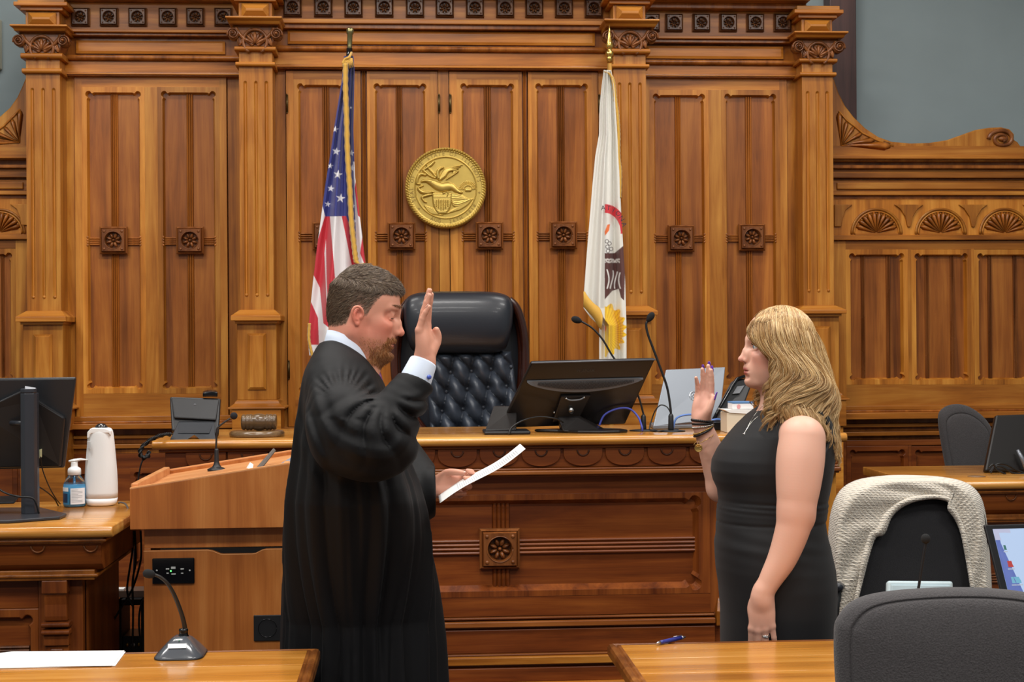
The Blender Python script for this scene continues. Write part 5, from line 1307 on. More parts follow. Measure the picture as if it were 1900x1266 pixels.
for sgn in (-1,):
    mb = MB().tube(smoothpath([P(1540, 1092, YK-0.30), P(1548, 1088, YK-0.25), P(1552, 1089, YK-0.12), P(1554, 1092, YK-0.05)], 5), [0.018]*16, 10, sy=0.6) if False else MB().tube(smoothpath([P(1549, 1090, YK-0.20), P(1551, 1088, YK-0.15), P(1553, 1088, YK-0.05), P(1555, 1090, YK+0.02)], 5), 0.026, 12, sy=0.55)
    obj('armrest', mb, M_GUN2, t, world=True)
    obj('arm_post', MB().tube([P(1553, 1096, YK-0.06), P(1551, 1150, YK-0.04), P(1550, 1260, YK-0.02)], 0.016, 8), M_BLACKPL, t, world=True)
# cardigan
outer = [(1553, 1160), (1547, 1100), (1541, 1040), (1539, 990), (1545, 945), (1560, 912), (1590, 893), (1640, 885), (1690, 884), (1745, 887), (1790, 897), (1815, 918), (1826, 950), (1832, 1000), (1836, 1050), (1838, 1090), (1839, 1130)]
inner = [(1587, 1128), (1594, 1100), (1603, 1064), (1612, 1030), (1624, 997), (1640, 990), (1652, 962), (1668, 944), (1690, 932), (1715, 926), (1740, 925), (1760, 931), (1760, 945), (1772, 962), (1784, 990), (1794, 1040), (1803, 1095)]
def resample(poly, n):
    pts = [Vector((x, y, 0)) for x, y in poly]; sp = smoothpath(pts, 6)
    L = [0]
    for i in range(1, len(sp)): L.append(L[-1]+(sp[i]-sp[i-1]).length)
    out = []
    for k in range(n):
        q = L[-1]*k/(n-1); i = max(j for j in range(len(L)) if L[j] <= q+1e-9); i = min(i, len(sp)-2)
        r_ = (q-L[i])/max(L[i+1]-L[i], 1e-9); out.append(sp[i].lerp(sp[i+1], min(r_, 1)))
    return out
NU, NV = 220, 40
po = resample(outer, NU+1); pi = resample(inner, NU+1)
def card(u, v):
    i = int(round(u*NU)); q = pi[i].lerp(po[i], v)
    y = YK-0.060-0.004*math.sin(u*40+v*9)-0.006*math.sin(u*17+2)*v
    y += 0.11*max(0, v-0.72)**2/0.0784
    wv = 0.0022*math.sin(u*NU*PI/1.4)*(1 if v > 0.14 else 0.4)
    if v < 0.14: y -= 0.012*math.sin(v/0.14*PI)
    return P(q.x, q.y, y+wv)
mb = MB().grid(card, NU, NV)
m, nt, b = nmat('cream_knit')
b.inputs['Base Color'].default_value = lin((222, 212, 194)); b.inputs['Roughness'].default_value = 0.95; b.inputs['Sheen Weight'].default_value = 0.4
tc = nt.nodes.new('ShaderNodeTexCoord'); wv = nt.nodes.new('ShaderNodeTexWave'); wv.bands_direction = 'DIAGONAL'; wv.inputs['Scale'].default_value = 42; wv.inputs['Distortion'].default_value = 1.5; wv.inputs['Detail Scale'].default_value = 3
w2_ = nt.nodes.new('ShaderNodeTexWave'); w2_.bands_direction = 'Z'; w2_.inputs['Scale'].default_value = 60; w2_.inputs['Distortion'].default_value = 1.2
nt.links.new(tc.outputs['Object'], wv.inputs['Vector']); nt.links.new(tc.outputs['Object'], w2_.inputs['Vector'])
mu = nt.nodes.new('ShaderNodeMath'); mu.operation = 'MULTIPLY'; nt.links.new(wv.outputs['Fac'], mu.inputs[0]); nt.links.new(w2_.outputs['Fac'], mu.inputs[1])
bp = nt.nodes.new('ShaderNodeBump'); bp.inputs['Strength'].default_value = 1.0; bp.inputs['Distance'].default_value = 0.004
nt.links.new(mu.outputs[0], bp.inputs['Height']); nt.links.new(bp.outputs[0], b.inputs['Normal'])
mx = nt.nodes.new('ShaderNodeMixRGB'); mx.inputs[1].default_value = lin((196, 184, 166)); mx.inputs[2].default_value = lin((240, 233, 220)); nt.links.new(mu.outputs[0], mx.inputs[0])
mr = nt.nodes.new('ShaderNodeMath'); mr.operation = 'POWER'; mr.inputs[1].default_value = 0.4; nt.links.new(mu.outputs[0], mr.inputs[0]); nt.links.new(mr.outputs[0], mx.inputs[0]); nt.links.new(mx.outputs[0], b.inputs['Base Color'])
M_KNIT = m
o = obj('cardigan', mb, M_KNIT, world=True, label='cream chunky knit cardigan draped over the dark office chair beside the woman', cat='cardigan')
so = o.modifiers.new('solid', 'SOLIDIFY'); so.thickness = 0.008; so.offset = 0
# ================================================================== FRONT TABLES
M_TBL = wood('table_top', (146, 88, 28), (186, 122, 44), (214, 154, 76), 'X', rough=0.2, coat=0.6, var=0.03, scale=0.8)
M_TBLE = wood('table_edge', (84, 44, 16), (118, 66, 26), (160, 100, 44), 'X', rough=0.25, coat=0.5, var=0.03)
M_SKIRT = plain('skirt_blue', (56, 58, 100), rough=0.8, sheen=0.3)
def table(label, xl, xr, yf, yb, zt, sk_label, skirt_side):
    t = thing('table', label, 'table', ((xl+xr)/2, (yf+yb)/2, 0))
    mb = MB(); e = 0.03
    nb = 4
    for k in range(nb):
        y0 = yf+e+(yb-yf-2*e)*k/nb; y1 = yf+e+(yb-yf-2*e)*(k+1)/nb
        mb.box(xl+e, xr-e, y0, y1-0.0006, zt-0.028, zt, 0)
    obj('tabletop', mb, M_TBL, t, world=True, bevel=0.0006)
    o = rect(xl, xr, yf, yb); i = rect(xl+e, xr-e, yf+e, yb-e)
    mb = MB()
    prof = [(0.0, -0.028), (0.0, -0.010), (0.004, -0.003), (0.011, 0.0), (0.017, -0.002), (0.020, -0.004), (0.0235, -0.0005), (0.03, 0.0), (0.03, -0.028)]
    rings = [[(xl+q, yf+q, zt+z), (xr-q, yf+q, zt+z), (xr-q, yb-q, zt+z), (xl+q, yb-q, zt+z)] for q, z in prof]
    mb.loft(rings, 0, False, cap=False); obj('edge_moulding', mb, M_TBLE, t, world=True)
    mb = MB().box(xl+0.08, xr-0.08, yf+0.08, yb-0.08, zt-0.10, zt-0.028); obj('apron', mb, M_TBLE, t, world=True)
    for sx in (xl+0.10, xr-0.16):
        for sy in (yf+0.10, yb-0.16): obj('leg', MB().box(sx, sx+0.06, sy, sy+0.06, 0, zt-0.10), M_TBLE, t, world=True, bevel=0.004)
    # pleated skirt round the sides
    pts = []; x0, x1, y0, y1 = xl+0.045, xr-0.045, yf+0.045, yb-0.045
    corners = [(x0, y0+.05), (x0, y1), (x1, y1), (x1, y0+.05)]
    per = []
    for a, b2 in zip(corners[:-1], corners[1:]):
        L = math.dist(a, b2); n = max(int(L/0.006), 2); nx, ny = -(b2[1]-a[1])/L, (b2[0]-a[0])/L
        for k in range(n):
            q = k/n; per.append((a[0]+(b2[0]-a[0])*q, a[1]+(b2[1]-a[1])*q, nx, ny, L*q))
    def sk(u, v):
        k = int(round(u*(len(per)-1))); a = per[k]
        w2_ = (0.006+0.014*v)*math.sin(a[4]*2*PI/0.036+0.7*math.sin(a[4]*23)) + 0.01*v
        return (a[0]+a[2]*w2_, a[1]+a[3]*w2_, (zt-0.032)+(0.03-(zt-0.032))*v)
    mb = MB().grid(sk, len(per)-1, 10); obj('table_skirt', mb, M_SKIRT, world=True, label=sk_label, cat='table skirt')
    return t
ZT = 0.755
def far_y(py, px):   # depth at which the tabletop height shows at this picture row
    lo, hi = 1.0, 8.0
    for _ in range(50):
        m_ = (lo+hi)/2
        if P(px, py, m_).z > ZT: lo = m_
        else: hi = m_
    return lo
yb1 = far_y(1203, 560); yb2 = far_y(1193, 1160)
xr1 = P(594, 1203, yb1).x; xl2 = P(1127, 1195, yb2).x
table('wooden courtroom table at the lower left with a microphone and white papers on it', xr1-1.9, xr1, yb1-0.72, yb1, ZT, 'pleated dark blue skirt hanging under the left front table', 1)
table('wooden courtroom table at the lower right with a blue pen on it', xl2, xl2+1.95, yb2-0.72, yb2, ZT, 'pleated dark blue skirt hanging under the right front table', -1)
def on_table(px, py): return P(px, py, far_y(py, px))
# microphone with a wedge base, left table
c = on_table(333, 1216); s = MPX(333, 1216, c.y); z = ZT
t = thing('gooseneck_microphone', 'desk gooseneck microphone with a grey wedge base on the left front table', 'microphone', (c.x, c.y, z))
M_MICB = plain('mic_base_grey', (74, 78, 84), rough=0.22, coat=0.5)
def sqr(w_, d_, zz, dy=0.0, n=40, e=4.5): return [(c.x+3*s+w_*math.copysign(abs(math.cos(a))**(2/e), math.cos(a)), c.y+dy+d_*math.copysign(abs(math.sin(a))**(2/e), math.sin(a)), z+zz) for a in np.linspace(0, 2*PI, n, endpoint=False)]
mb = MB().loft([sqr(45*s, 0.068, 0.0005), sqr(45*s, 0.068, 0.004), sqr(43*s, 0.066, 0.008), sqr(30*s, 0.05, 0.026, 0.004), sqr(20*s, 0.035, 0.039, 0.006), sqr(12*s, 0.02, 0.046, 0.008), sqr(9*s, 0.014, 0.047, 0.008)], 0, True)
mb.v = [(v[0], v[1], v[2]) for v in mb.v]
bs = obj('base', mb, M_MICB, t, world=True)
mb = MB().loft([sqr(45.8*s, 0.069, 0.0), sqr(45.8*s, 0.069, 0.0035)], 0, True); obj('base_skid', mb, M_BLACKPL, t, world=True)
pc = Vector((c.x+7*s, c.y+0.008, z+0.043))
mb = MB().lathe([(9.5*s, 0), (10*s, 0.003), (8.5*s, 0.006), (8*s, 0.014), (9*s, 0.016), (8.5*s, 0.020), (4*s, 0.022)], pc, 24); obj('collar', mb, M_BLACKGL, t, world=True)
b3 = pc+Vector((0, 0, 0.02)); yq = pc.y
sp = smoothpath([b3, P(343, 1165, yq), P(337, 1140, yq-0.01), P(325, 1108, yq-0.02), P(312, 1085, yq-0.03), P(298, 1072, yq-0.035), P(284, 1066, yq-0.04)], 10)
obj('neck', MB().tube(sp, [4.6*s-1.6*s*(i/len(sp)) for i in range(len(sp))], 10), plain('neck_dark', (30, 26, 22), rough=0.4), t, world=True)
e = P(286, 1067, yq-0.04); q = (P(270, 1064, yq-0.045)-e).normalized().to_track_quat('Z', 'Y').to_matrix()
mb = MB().lathe([(3.5*s, -0.002), (7*s, 0.003), (8.3*s, 0.010), (8.3*s, 0.018), (6*s, 0.025), (0.001, 0.028)], e, 18, q); obj('microphone_head', mb, plain('foam_black3', (26, 26, 27), rough=0.95, bump=0.6, bscale=900), t, world=True)
M45 = Matrix.Translation((c.x+1*s, c.y-0.0445, z+0.031)) @ Matrix.Rotation(R(54), 4, 'X')
mb = MB(); mb.add([M45 @ Vector(p) for p in ((-17*s, -0.006, 0.001), (17*s, -0.006, 0.001), (17*s, 0.006, 0.001), (-17*s, 0.006, 0.001))], [(0, 1, 2, 3)])
lab = obj('name_sticker', mb, plain('sticker_white', (222, 224, 226), rough=0.4), bs, world=True)
obj('power_light', MB().ball((c.x+3*s, c.y-0.030, z+0.0415), 0.0022, 5), plain('mic_led', (120, 160, 140), rough=0.2), bs, world=True)
# papers on left table
for k, (cor, lab_) in enumerate((([(-60, 1228), (30, 1214), (233, 1211), (214, 1237), (-60, 1243)], 'white sheet of paper lying at the lower left corner, under the top sheet'), ([(-80, 1224), (22, 1212), (231, 1210), (207, 1238), (-80, 1242)], 'white printed sheet on top of the paper pile at the lower left corner'))):
    pts = [on_table(x, y) for x, y in cor]
    mb = MB().prism([(p.x, p.y) for p in pts], 'Z', ZT+0.001+0.0015*k, ZT+0.002+0.0015*k)
    o = obj('paper_sheet', mb, M_PAPER, world=True, label=lab_, cat='paper')
# pen
a = on_table(1218, 1199); b2 = on_table(1271, 1187); a.z = b2.z = ZT+0.0065
t = thing('pen', 'blue retractable ballpoint pen lying on the right front table', 'pen', (a+b2)/2)
M_PENB = plain('pen_blue', (46, 52, 130), rough=0.3); M_PENS = plain('pen_silver', (190, 190, 200), rough=0.2, metal=0.9)
v = b2-a
obj('barrel', MB().tube([a+v*0.12, a+v*0.2, a+v*0.55, a+v*0.86], [0.0045, 0.0052, 0.0055, 0.0048], 12), M_PENB, t, world=True)
obj('tip', MB().tube([a, a+v*0.05, a+v*0.12], [0.0015, 0.0035, 0.0045], 12), M_PENS, t, world=True)
obj('clicker', MB().tube([a+v*0.86, a+v*0.93, a+v*0.94, a+v*1.0], [0.0048, 0.0045, 0.0028, 0.0026], 12), M_PENS, t, world=True)
obj('clip', MB().tube([a+v*0.88+Vector((0, 0, .006)), a+v*0.6+Vector((0, 0, .0065))], 0.0014, 6), M_PENS, t, world=True)
# right table: microphone, pale device, laptop
yy = 3.62
c = Vector((P(1702, 1150, yy).x, yy, ZT))
t = thing('gooseneck_microphone', 'slim gooseneck microphone in front of the cardigan chair', 'microphone', c)
obj('base', MB().lathe([(0.05, 0), (0.05, 0.012), (0.03, 0.02), (0.012, 0.03)], c, 24), M_BLACKPL, t, world=True)
sp = smoothpath([c+Vector((0, 0, 0.02)), P(1703, 1110, yy), P(1706, 1080, yy), P(1711, 1045, yy), P(1716, 1015, yy), P(1718, 1006, yy)], 8)
obj('neck', MB().tube(sp, 0.0036, 8), M_BLACKPL, t, world=True)
obj('microphone_head', MB().ball(P(1717.5, 1000, yy), (0.0115, 0.0115, 0.0125), 9), bpy.data.materials['foam_black3'], t, world=True)
yy = 3.74
f = Frame(P(1647, 1077, yy), P(1769, 1078, yy), P(1772, 1183, yy-0.05), P(1644, 1183, yy-0.05))
t = thing('document_tray', 'pale blue-grey plastic device standing upright behind the closest chair', 'device', (f(.5, 1).x, yy, ZT))
M_PALE = plain('pale_blue_plastic', (172, 190, 196), rough=0.35)
mb = MB(); slab(mb, f(0, 0), f(1, 0), f(1, 1), f(0, 1), 0.02); obj('housing', mb, M_PALE, t, world=True, bevel=0.007, seg=3)
mb = MB(); slab(mb, f(0.05, 0.08, 0.004), f(0.95, 0.08, 0.004), f(0.95, 0.95, 0.004), f(0.05, 0.95, 0.004), 0.006); obj('front_plate', mb, plain('pale_plate', (158, 178, 186), rough=0.3), t, world=True, bevel=0.004)
# laptop, screen facing us
yy = 3.50
f = Frame(P(1826, 974, yy+0.05), P(2120, 966, yy+0.09), P(2150, 1165, yy-0.03), P(1876, 1172, yy-0.03))
t = thing('laptop', 'open black laptop with a lit blue-white screen at the right picture edge', 'laptop', (f(.5, 1).x, yy, ZT))
mb = MB(); slab(mb, f(0, 0), f(1, 0), f(1, 1), f(0, 1), 0.008); obj('lid', mb, plain('laptop_black', (22, 22, 25), rough=0.3), t, world=True, bevel=0.003)
M_SCR = plain('screen_light', (60, 66, 76), rough=0.2, emit=(184, 206, 238), es=0.9)
mb = MB(); slab(mb, f(0.045, 0.045, 0.0008), f(0.96, 0.045, 0.0008), f(0.96, 0.93, 0.0008), f(0.045, 0.93, 0.0008), 0.0005); sc = obj('screen', mb, M_SCR, t, world=True)
def spatch(name, u0, u1, v0, v1, m, d=0.0012): return obj(name, slab(MB(), f(u0, v0, d), f(u1, v0, d), f(u1, v1, d), f(u0, v1, d), 0.0003), m, sc, world=True)
M_WALLP = plain('wallpaper_blue', (40, 50, 90), rough=0.3, noise=0.7, nscale=30, emit=(96, 112, 176), es=0.8)
spatch('desktop_strip', 0.045, 0.17, 0.11, 0.93, M_WALLP)
spatch('desktop_top', 0.045, 0.15, 0.045, 0.15, plain('wall_top_pink', (60, 62, 70), emit=(205, 208, 238), es=0.7), 0.0014)
for k, (vv, cc, hh) in enumerate(((0.20, (60, 120, 110), 0.035), (0.35, (196, 60, 56), 0.045), (0.50, (120, 190, 220), 0.045), (0.65, (100, 120, 170), 0.03))):
    spatch('desktop_icon', 0.085, 0.145, vv, vv+hh*1.3, plain('icon_%d' % k, tuple(v//3 for v in cc), emit=cc, es=0.7), 0.0018)
    spatch('icon_caption', 0.078, 0.152, vv+hh*1.3+0.012, vv+hh*1.3+0.022, plain('caption_%d' % k, (60, 64, 70), emit=(210, 220, 235), es=0.6), 0.0018)
spatch('toolbar_mark', 0.30, 0.40, 0.075, 0.085, plain('mark_orange', (224, 186, 150), emit=(224, 186, 150), es=0.7), 0.0016)
mb = MB(); p0 = f(0, 1); p1 = f(1, 1)
mb.box(p0.x, p1.x, yy-0.27, yy-0.03, ZT+0.001, ZT+0.016); obj('keyboard_base', mb, bpy.data.materials['laptop_black'], t, world=True, bevel=0.003)

# ================================================================== EQUIPMENT BETWEEN THE DESK AND THE LECTERN
ya = 5.33
def px3(px, py, Y): return P(px, py, Y)
t = thing('computer_tower', 'grey mesh-fronted computer tower on the floor between the left desk and the lectern', 'computer', (PX(203, ya, 1160), ya+0.1, 0))
x0, x1 = PX(193, ya, 1160), PX(217, ya, 1160); zt_ = PZ(1135, ya, 205)
obj('case', MB().box(x0, x1+0.0, ya, ya+0.2, 0.0, zt_), M_BLACKPL, t, world=True, bevel=0.003)
m, nt, b = nmat('perforated_steel'); b.inputs['Metallic'].default_value = 0.6; b.inputs['Roughness'].default_value = 0.4
tc = nt.nodes.new('ShaderNodeTexCoord'); vo = nt.nodes.new('ShaderNodeTexVoronoi'); vo.inputs['Scale'].default_value = 130; vo.inputs['Randomness'].default_value = 0.1
cr = nt.nodes.new('ShaderNodeValToRGB'); cr.color_ramp.interpolation = 'CONSTANT'; cr.color_ramp.elements[0].color = lin((14, 15, 17)); cr.color_ramp.elements[1].position = 0.33; cr.color_ramp.elements[1].color = lin((112, 122, 130))
nt.links.new(tc.outputs['Object'], vo.inputs['Vector']); nt.links.new(vo.outputs['Distance'], cr.inputs[0]); nt.links.new(cr.outputs[0], b.inputs['Base Color'])
obj('mesh_front', MB().box(x0+0.002, x1-0.002, ya-0.006, ya, 0.05, zt_-0.02), m, t, world=True)
obj('top_edge', MB().box(x0, x1, ya-0.008, ya, zt_-0.016, zt_-0.004), M_KEY, t, world=True)
yb_ = 5.36
t = thing('equipment_rack', 'black open rack of audio equipment beside the lectern foot', 'rack', (PX(240, yb_, 1160), yb_+0.08, 0))
x0, x1 = PX(219, yb_, 1160), PX(268, yb_, 1160); zt_ = PZ(1113, yb_, 240)
for (a, b2) in ((x0, x0+0.012), (x1-0.012, x1)): obj('rack_post', MB().box(a, b2, yb_, yb_+0.16, 0, zt_), M_BLACKPL, t, world=True)
obj('rack_shelf', MB().box(x0, x1, yb_, yb_+0.16, zt_-0.02, zt_), M_BLACKPL, t, world=True)
for k, (za_, zb_, cc) in enumerate(((0.25, 0.33, (70, 74, 78)), (0.36, 0.42, (92, 98, 102)), (0.44, 0.50, (36, 38, 42)))):
    if zb_ < zt_-0.03:
        bx_ = obj('amplifier', MB().box(x0+0.014, x1-0.014, yb_+0.01, yb_+0.15, za_, zb_), plain('amp_%d' % k, cc, rough=0.35, metal=0.4), t, world=True, bevel=0.002)
        for j in range(3): obj('socket', MB().ball((x0+0.03+0.02*j, yb_+0.008, (za_+zb_)/2), 0.007, 5), M_KEY if j % 2 else M_BRASS, bx_, world=True)
yc_ = 5.3
mb = MB().box(PX(190, yc_, 1110), PX(262, yc_, 1110), yc_+0.10, yc_+0.2, PZ(1118, yc_, 220), PZ(1106, yc_, 220))
obj('storage_box', mb, plain('box_brown', (92, 70, 58), rough=0.6), world=True, label='low brown shelf board holding cables beside the lectern', cat='shelf')
obj('paper_strip', MB().box(PX(193, yc_, 1100), PX(218, yc_, 1100), yc_+0.11, yc_+0.15, PZ(1106, yc_, 220)+0.0005, PZ(1106, yc_, 220)+0.006), M_PAPER, world=True, label='white strip of paper on the brown shelf board beside the lectern', cat='paper')
for k, pts in enumerate(([(247, 985), (246, 1020), (240, 1060), (236, 1090), (238, 1108), (246, 1125)], [(250, 985), (252, 1040), (246, 1080), (247, 1130), (246, 1205)], [(261, 985), (262, 1030), (256, 1062), (246, 1092), (236, 1110), (200, 1170), (196, 1185)], [(268, 1108), (260, 1130), (258, 1160), (262, 1205)])):
    cable('cable', [P(x, y, 5.10+0.02*k) for x, y in pts], 0.0035, M_CBLK, ['leftmost black cable hanging beside the lectern', 'straight black cable hanging down beside the lectern to the floor', 'black cable sweeping left from the lectern towards the computer tower', 'short black cable hanging by the lectern foot'][k])
# ================================================================== SCULPTING TOOLS (signed distance fields -> one closed mesh)
class Sdf:
    def __init__(s, xs, ys, zs):
        s.x, s.y, s.z = [np.asarray(a, np.float32) for a in (xs, ys, zs)]
        s.f = np.full((len(s.x), len(s.y), len(s.z)), 1.0, np.float32)
    def block(s, lo, hi, m):
        i = [np.searchsorted(a, l-m) for a, l in zip((s.x, s.y, s.z), lo)]
        j = [np.searchsorted(a, h+m) for a, h in zip((s.x, s.y, s.z), hi)]
        if any(b <= a for a, b in zip(i, j)): return None
        sl = tuple(slice(a, b) for a, b in zip(i, j))
        X = s.x[sl[0]][:, None, None]; Y = s.y[sl[1]][None, :, None]; Z = s.z[sl[2]][None, None, :]
        return sl, X, Y, Z
    def comb(s, sl, d, k, op):
        f = s.f[sl]
        d = d.astype(np.float32)
        if op == 'add':
            if k > 0:
                h = np.maximum(k-np.abs(f-d), 0)/k; s.f[sl] = np.minimum(f, d)-h*h*k*0.25
            else: s.f[sl] = np.minimum(f, d)
        else:
            d = -d
            if k > 0:
                h = np.maximum(k-np.abs(f-d), 0)/k; s.f[sl] = np.maximum(f, d)+h*h*k*0.25
            else: s.f[sl] = np.maximum(f, d)
    def ell(s, c, r, k=0.01, rot=None, op='add'):
        c = np.array(c, float); r = np.array(r if hasattr(r, '__len__') else (r, r, r), float)
        if rot is None: e = r
        else:
            Rm = np.array(rot)[:3, :3]; e = np.sqrt(((Rm*r[None, :])**2).sum(1))
        b = s.block(c-e, c+e, k*1.2+0.008)
        if b is None: return s
        sl, X, Y, Z = b
        dx, dy, dz = X-c[0], Y-c[1], Z-c[2]
        if rot is not None:
            dx, dy, dz = [Rm[0, i]*dx+Rm[1, i]*dy+Rm[2, i]*dz for i in range(3)]
        k0 = np.sqrt((dx/r[0])**2+(dy/r[1])**2+(dz/r[2])**2); k1 = np.sqrt((dx/r[0]**2)**2+(dy/r[1]**2)**2+(dz/r[2]**2)**2)
        s.comb(sl, k0*(k0-1)/np.maximum(k1, 1e-6), k, op); return s
    def cone(s, a, b_, ra, rb, k=0.01, op='add'):
        a = np.array(a, float); b_ = np.array(b_, float)
        rm = max(ra, rb)
        b = s.block(np.minimum(a, b_)-rm, np.maximum(a, b_)+rm, k*1.2+0.008)
        if b is None: return s
        sl, X, Y, Z = b
        v = b_-a; L2 = max((v**2).sum(), 1e-12)
        t = np.clip(((X-a[0])*v[0]+(Y-a[1])*v[1]+(Z-a[2])*v[2])/L2, 0, 1)
        d = np.sqrt((X-a[0]-t*v[0])**2+(Y-a[1]-t*v[1])**2+(Z-a[2]-t*v[2])**2)-(ra+(rb-ra)*t)
        s.comb(sl, d, k, op); return s
    def chain(s, pts, rad, k=0.01, op='add', k2=None, fine=4):
        """one limb: its own pieces meet without swelling, then the whole melts into the body"""
        pts = np.array([tuple(p) for p in pts], float); rad = np.array(rad, float)
        if fine > 1 and len(pts) > 2:
            n = (len(pts)-1)*fine+1; rr = crv(np.stack([rad, rad, rad], 1), n)[:, 0]; pts = crv(pts, n); rad = rr
        rm = rad.max(); b = s.block(pts.min(0)-rm, pts.max(0)+rm, k*1.2+0.008)
        if b is None: return s
        sl, X, Y, Z = b; best = None
        for a, c, ra, rb in zip(pts[:-1], pts[1:], rad[:-1], rad[1:]):
            v = c-a; L2 = max((v**2).sum(), 1e-12)
            t = np.clip(((X-a[0])*v[0]+(Y-a[1])*v[1]+(Z-a[2])*v[2])/L2, 0, 1)
            d = (np.sqrt((X-a[0]-t*v[0])**2+(Y-a[1]-t*v[1])**2+(Z-a[2]-t*v[2])**2)-(ra+(rb-ra)*t)).astype(np.float32)
            best = d if best is None else np.minimum(best, d)
        s.comb(sl, best, k, op); return s
    def func(s, lo, hi, m, fn, k=0.01, op='add'):
        b = s.block(lo, hi, m)
        if b is None: return s
        sl, X, Y, Z = b
        s.comb(sl, np.broadcast_to(fn(X, Y, Z), s.f[sl].shape), k, op); return s
    def disp(s, lo, hi, fn):
        b = s.block(lo, hi, 0)
        if b is None: return s
        sl, X, Y, Z = b
        s.f[sl] += np.broadcast_to(fn(X, Y, Z), s.f[sl].shape).astype(np.float32); return s
    def smooth(s, n=1):
        for _ in range(n):
            for ax in range(3):
                f = s.f; g = f.copy(); a = [slice(None)]*3; b = [slice(None)]*3; c = [slice(None)]*3
                a[ax] = slice(1, -1); b[ax] = slice(0, -2); c[ax] = slice(2, None)
                g[tuple(a)] = f[tuple(a)]*0.5+(f[tuple(b)]+f[tuple(c)])*0.25; s.f = g
        return s
    def mesh(s):
        f = s.f; f[0] = 1; f[-1] = 1; f[:, 0] = 1; f[:, -1] = 1; f[:, :, 0] = 1; f[:, :, -1] = 1
        ins = f < 0
        nx, ny, nz = f.shape
        c = np.zeros((nx-1, ny-1, nz-1), np.int8)
        for a in (0, 1):
            for b in (0, 1):
                for d in (0, 1): c += ins[a:nx-1+a, b:ny-1+b, d:nz-1+d]
        act = (c > 0) & (c < 8); del c
        idx = np.full(act.shape, -1, np.int64); I, J, K = np.nonzero(act); n = len(I); idx[I, J, K] = np.arange(n)
        acc = np.zeros((n, 3)); cnt = np.zeros(n)
        X = [s.x.astype(float), s.y.astype(float), s.z.astype(float)]
        base = np.stack([I, J, K], 1)
        for ax in range(3):
            o = [q for q in range(3) if q != ax]
            for a in (0, 1):
                for b in (0, 1):
                    p = base.copy(); p[:, o[0]] += a; p[:, o[1]] += b; q = p.copy(); q[:, ax] += 1
                    f0 = f[p[:, 0], p[:, 1], p[:, 2]]; f1 = f[q[:, 0], q[:, 1], q[:, 2]]
                    cr = (f0 < 0) != (f1 < 0)
                    t = np.where(cr, f0/np.where(cr, f0-f1, 1), 0)
                    pos = np.stack([X[i][p[:, i]] for i in range(3)], 1); pos[:, ax] += t*(X[ax][q[:, ax]]-X[ax][p[:, ax]])
                    acc[cr] += pos[cr]; cnt[cr] += 1
        V = acc/cnt[:, None]
        F = []
        for ax in range(3):
            o = [(ax+1) % 3, (ax+2) % 3]
            sl0 = [slice(1, -1)]*3; sl1 = [slice(1, -1)]*3
            sl0[ax] = slice(0, -1); sl1[ax] = slice(1, None)
            A = ins[tuple(sl0)]; B = ins[tuple(sl1)]
            d = np.nonzero(A != B); p = np.stack(d, 1)
            for q in o: p[:, q] += 1
            fl = A[d]
            def g(da, db):
                q = p.copy(); q[:, o[0]] -= da; q[:, o[1]] -= db; return idx[q[:, 0], q[:, 1], q[:, 2]]
            quad = np.stack([g(0, 0), g(1, 0), g(1, 1), g(0, 1)], 1)
            quad[~fl] = quad[~fl][:, ::-1]
            F.append(quad)
        F = np.concatenate(F); F = F[(F >= 0).all(1)]
        return V, F
def relax(V, F, n=1, w=0.5):
    """light smoothing of the sculpted surface"""
    for _ in range(n):
        acc = np.zeros_like(V); cnt = np.zeros(len(V))
        for a, b in ((0, 1), (1, 2), (2, 3), (3, 0)):
            np.add.at(acc, F[:, a], V[F[:, b]]); np.add.at(acc, F[:, b], V[F[:, a]]); np.add.at(cnt, F[:, a], 1); np.add.at(cnt, F[:, b], 1)
        V = V*(1-w)+w*acc/np.maximum(cnt, 1)[:, None]
    return V
def vnormals(V, F):
    n = np.cross(V[F[:, 2]]-V[F[:, 0]], V[F[:, 3]]-V[F[:, 1]]); N = np.zeros_like(V)
    for i in range(4): np.add.at(N, F[:, i], n)
    return N/np.maximum(np.linalg.norm(N, axis=1), 1e-12)[:, None]
def npobj(name, V, F, mats, parent=None, colors=None, flip=False, **kw):
    """mesh object from arrays in world coordinates"""
    V = np.asarray(V, float); F = np.asarray(F)
    org = np.array(origin_of(parent)) if parent is not None else np.array([(V[:, 0].min()+V[:, 0].max())/2, (V[:, 1].min()+V[:, 1].max())/2, V[:, 2].min()])
    me = bpy.data.meshes.new(name); o = bpy.data.objects.new(name, me); COL.objects.link(o)
    Vl = (V-org).astype(np.float32)
    me.vertices.add(len(Vl)); me.vertices.foreach_set('co', Vl.ravel())
    k = F.shape[1]; me.loops.add(F.size); me.loops.foreach_set('vertex_index', F.ravel().astype(np.int32))
    me.polygons.add(len(F)); me.polygons.foreach_set('loop_start', np.arange(0, F.size, k, dtype=np.int32)); me.polygons.foreach_set('loop_total', np.full(len(F), k, np.int32))
    me.polygons.foreach_set('use_smooth', np.ones(len(F), bool))
    me.update(calc_edges=True)
    for m in (mats if isinstance(mats, (list, tuple)) else [mats]): me.materials.append(m)
    if colors is not None:
        C4 = np.ones((len(V), 4), np.float32); C4[:, :3] = colors
        ca = me.color_attributes.new('pigment', 'FLOAT_COLOR', 'POINT'); ca.data.foreach_set('color', C4.ravel())
    if parent is None: o.location = org
    else: o.parent = parent
    return props(o, **kw)
def lin3(c): return np.array(lin(c)[:3])
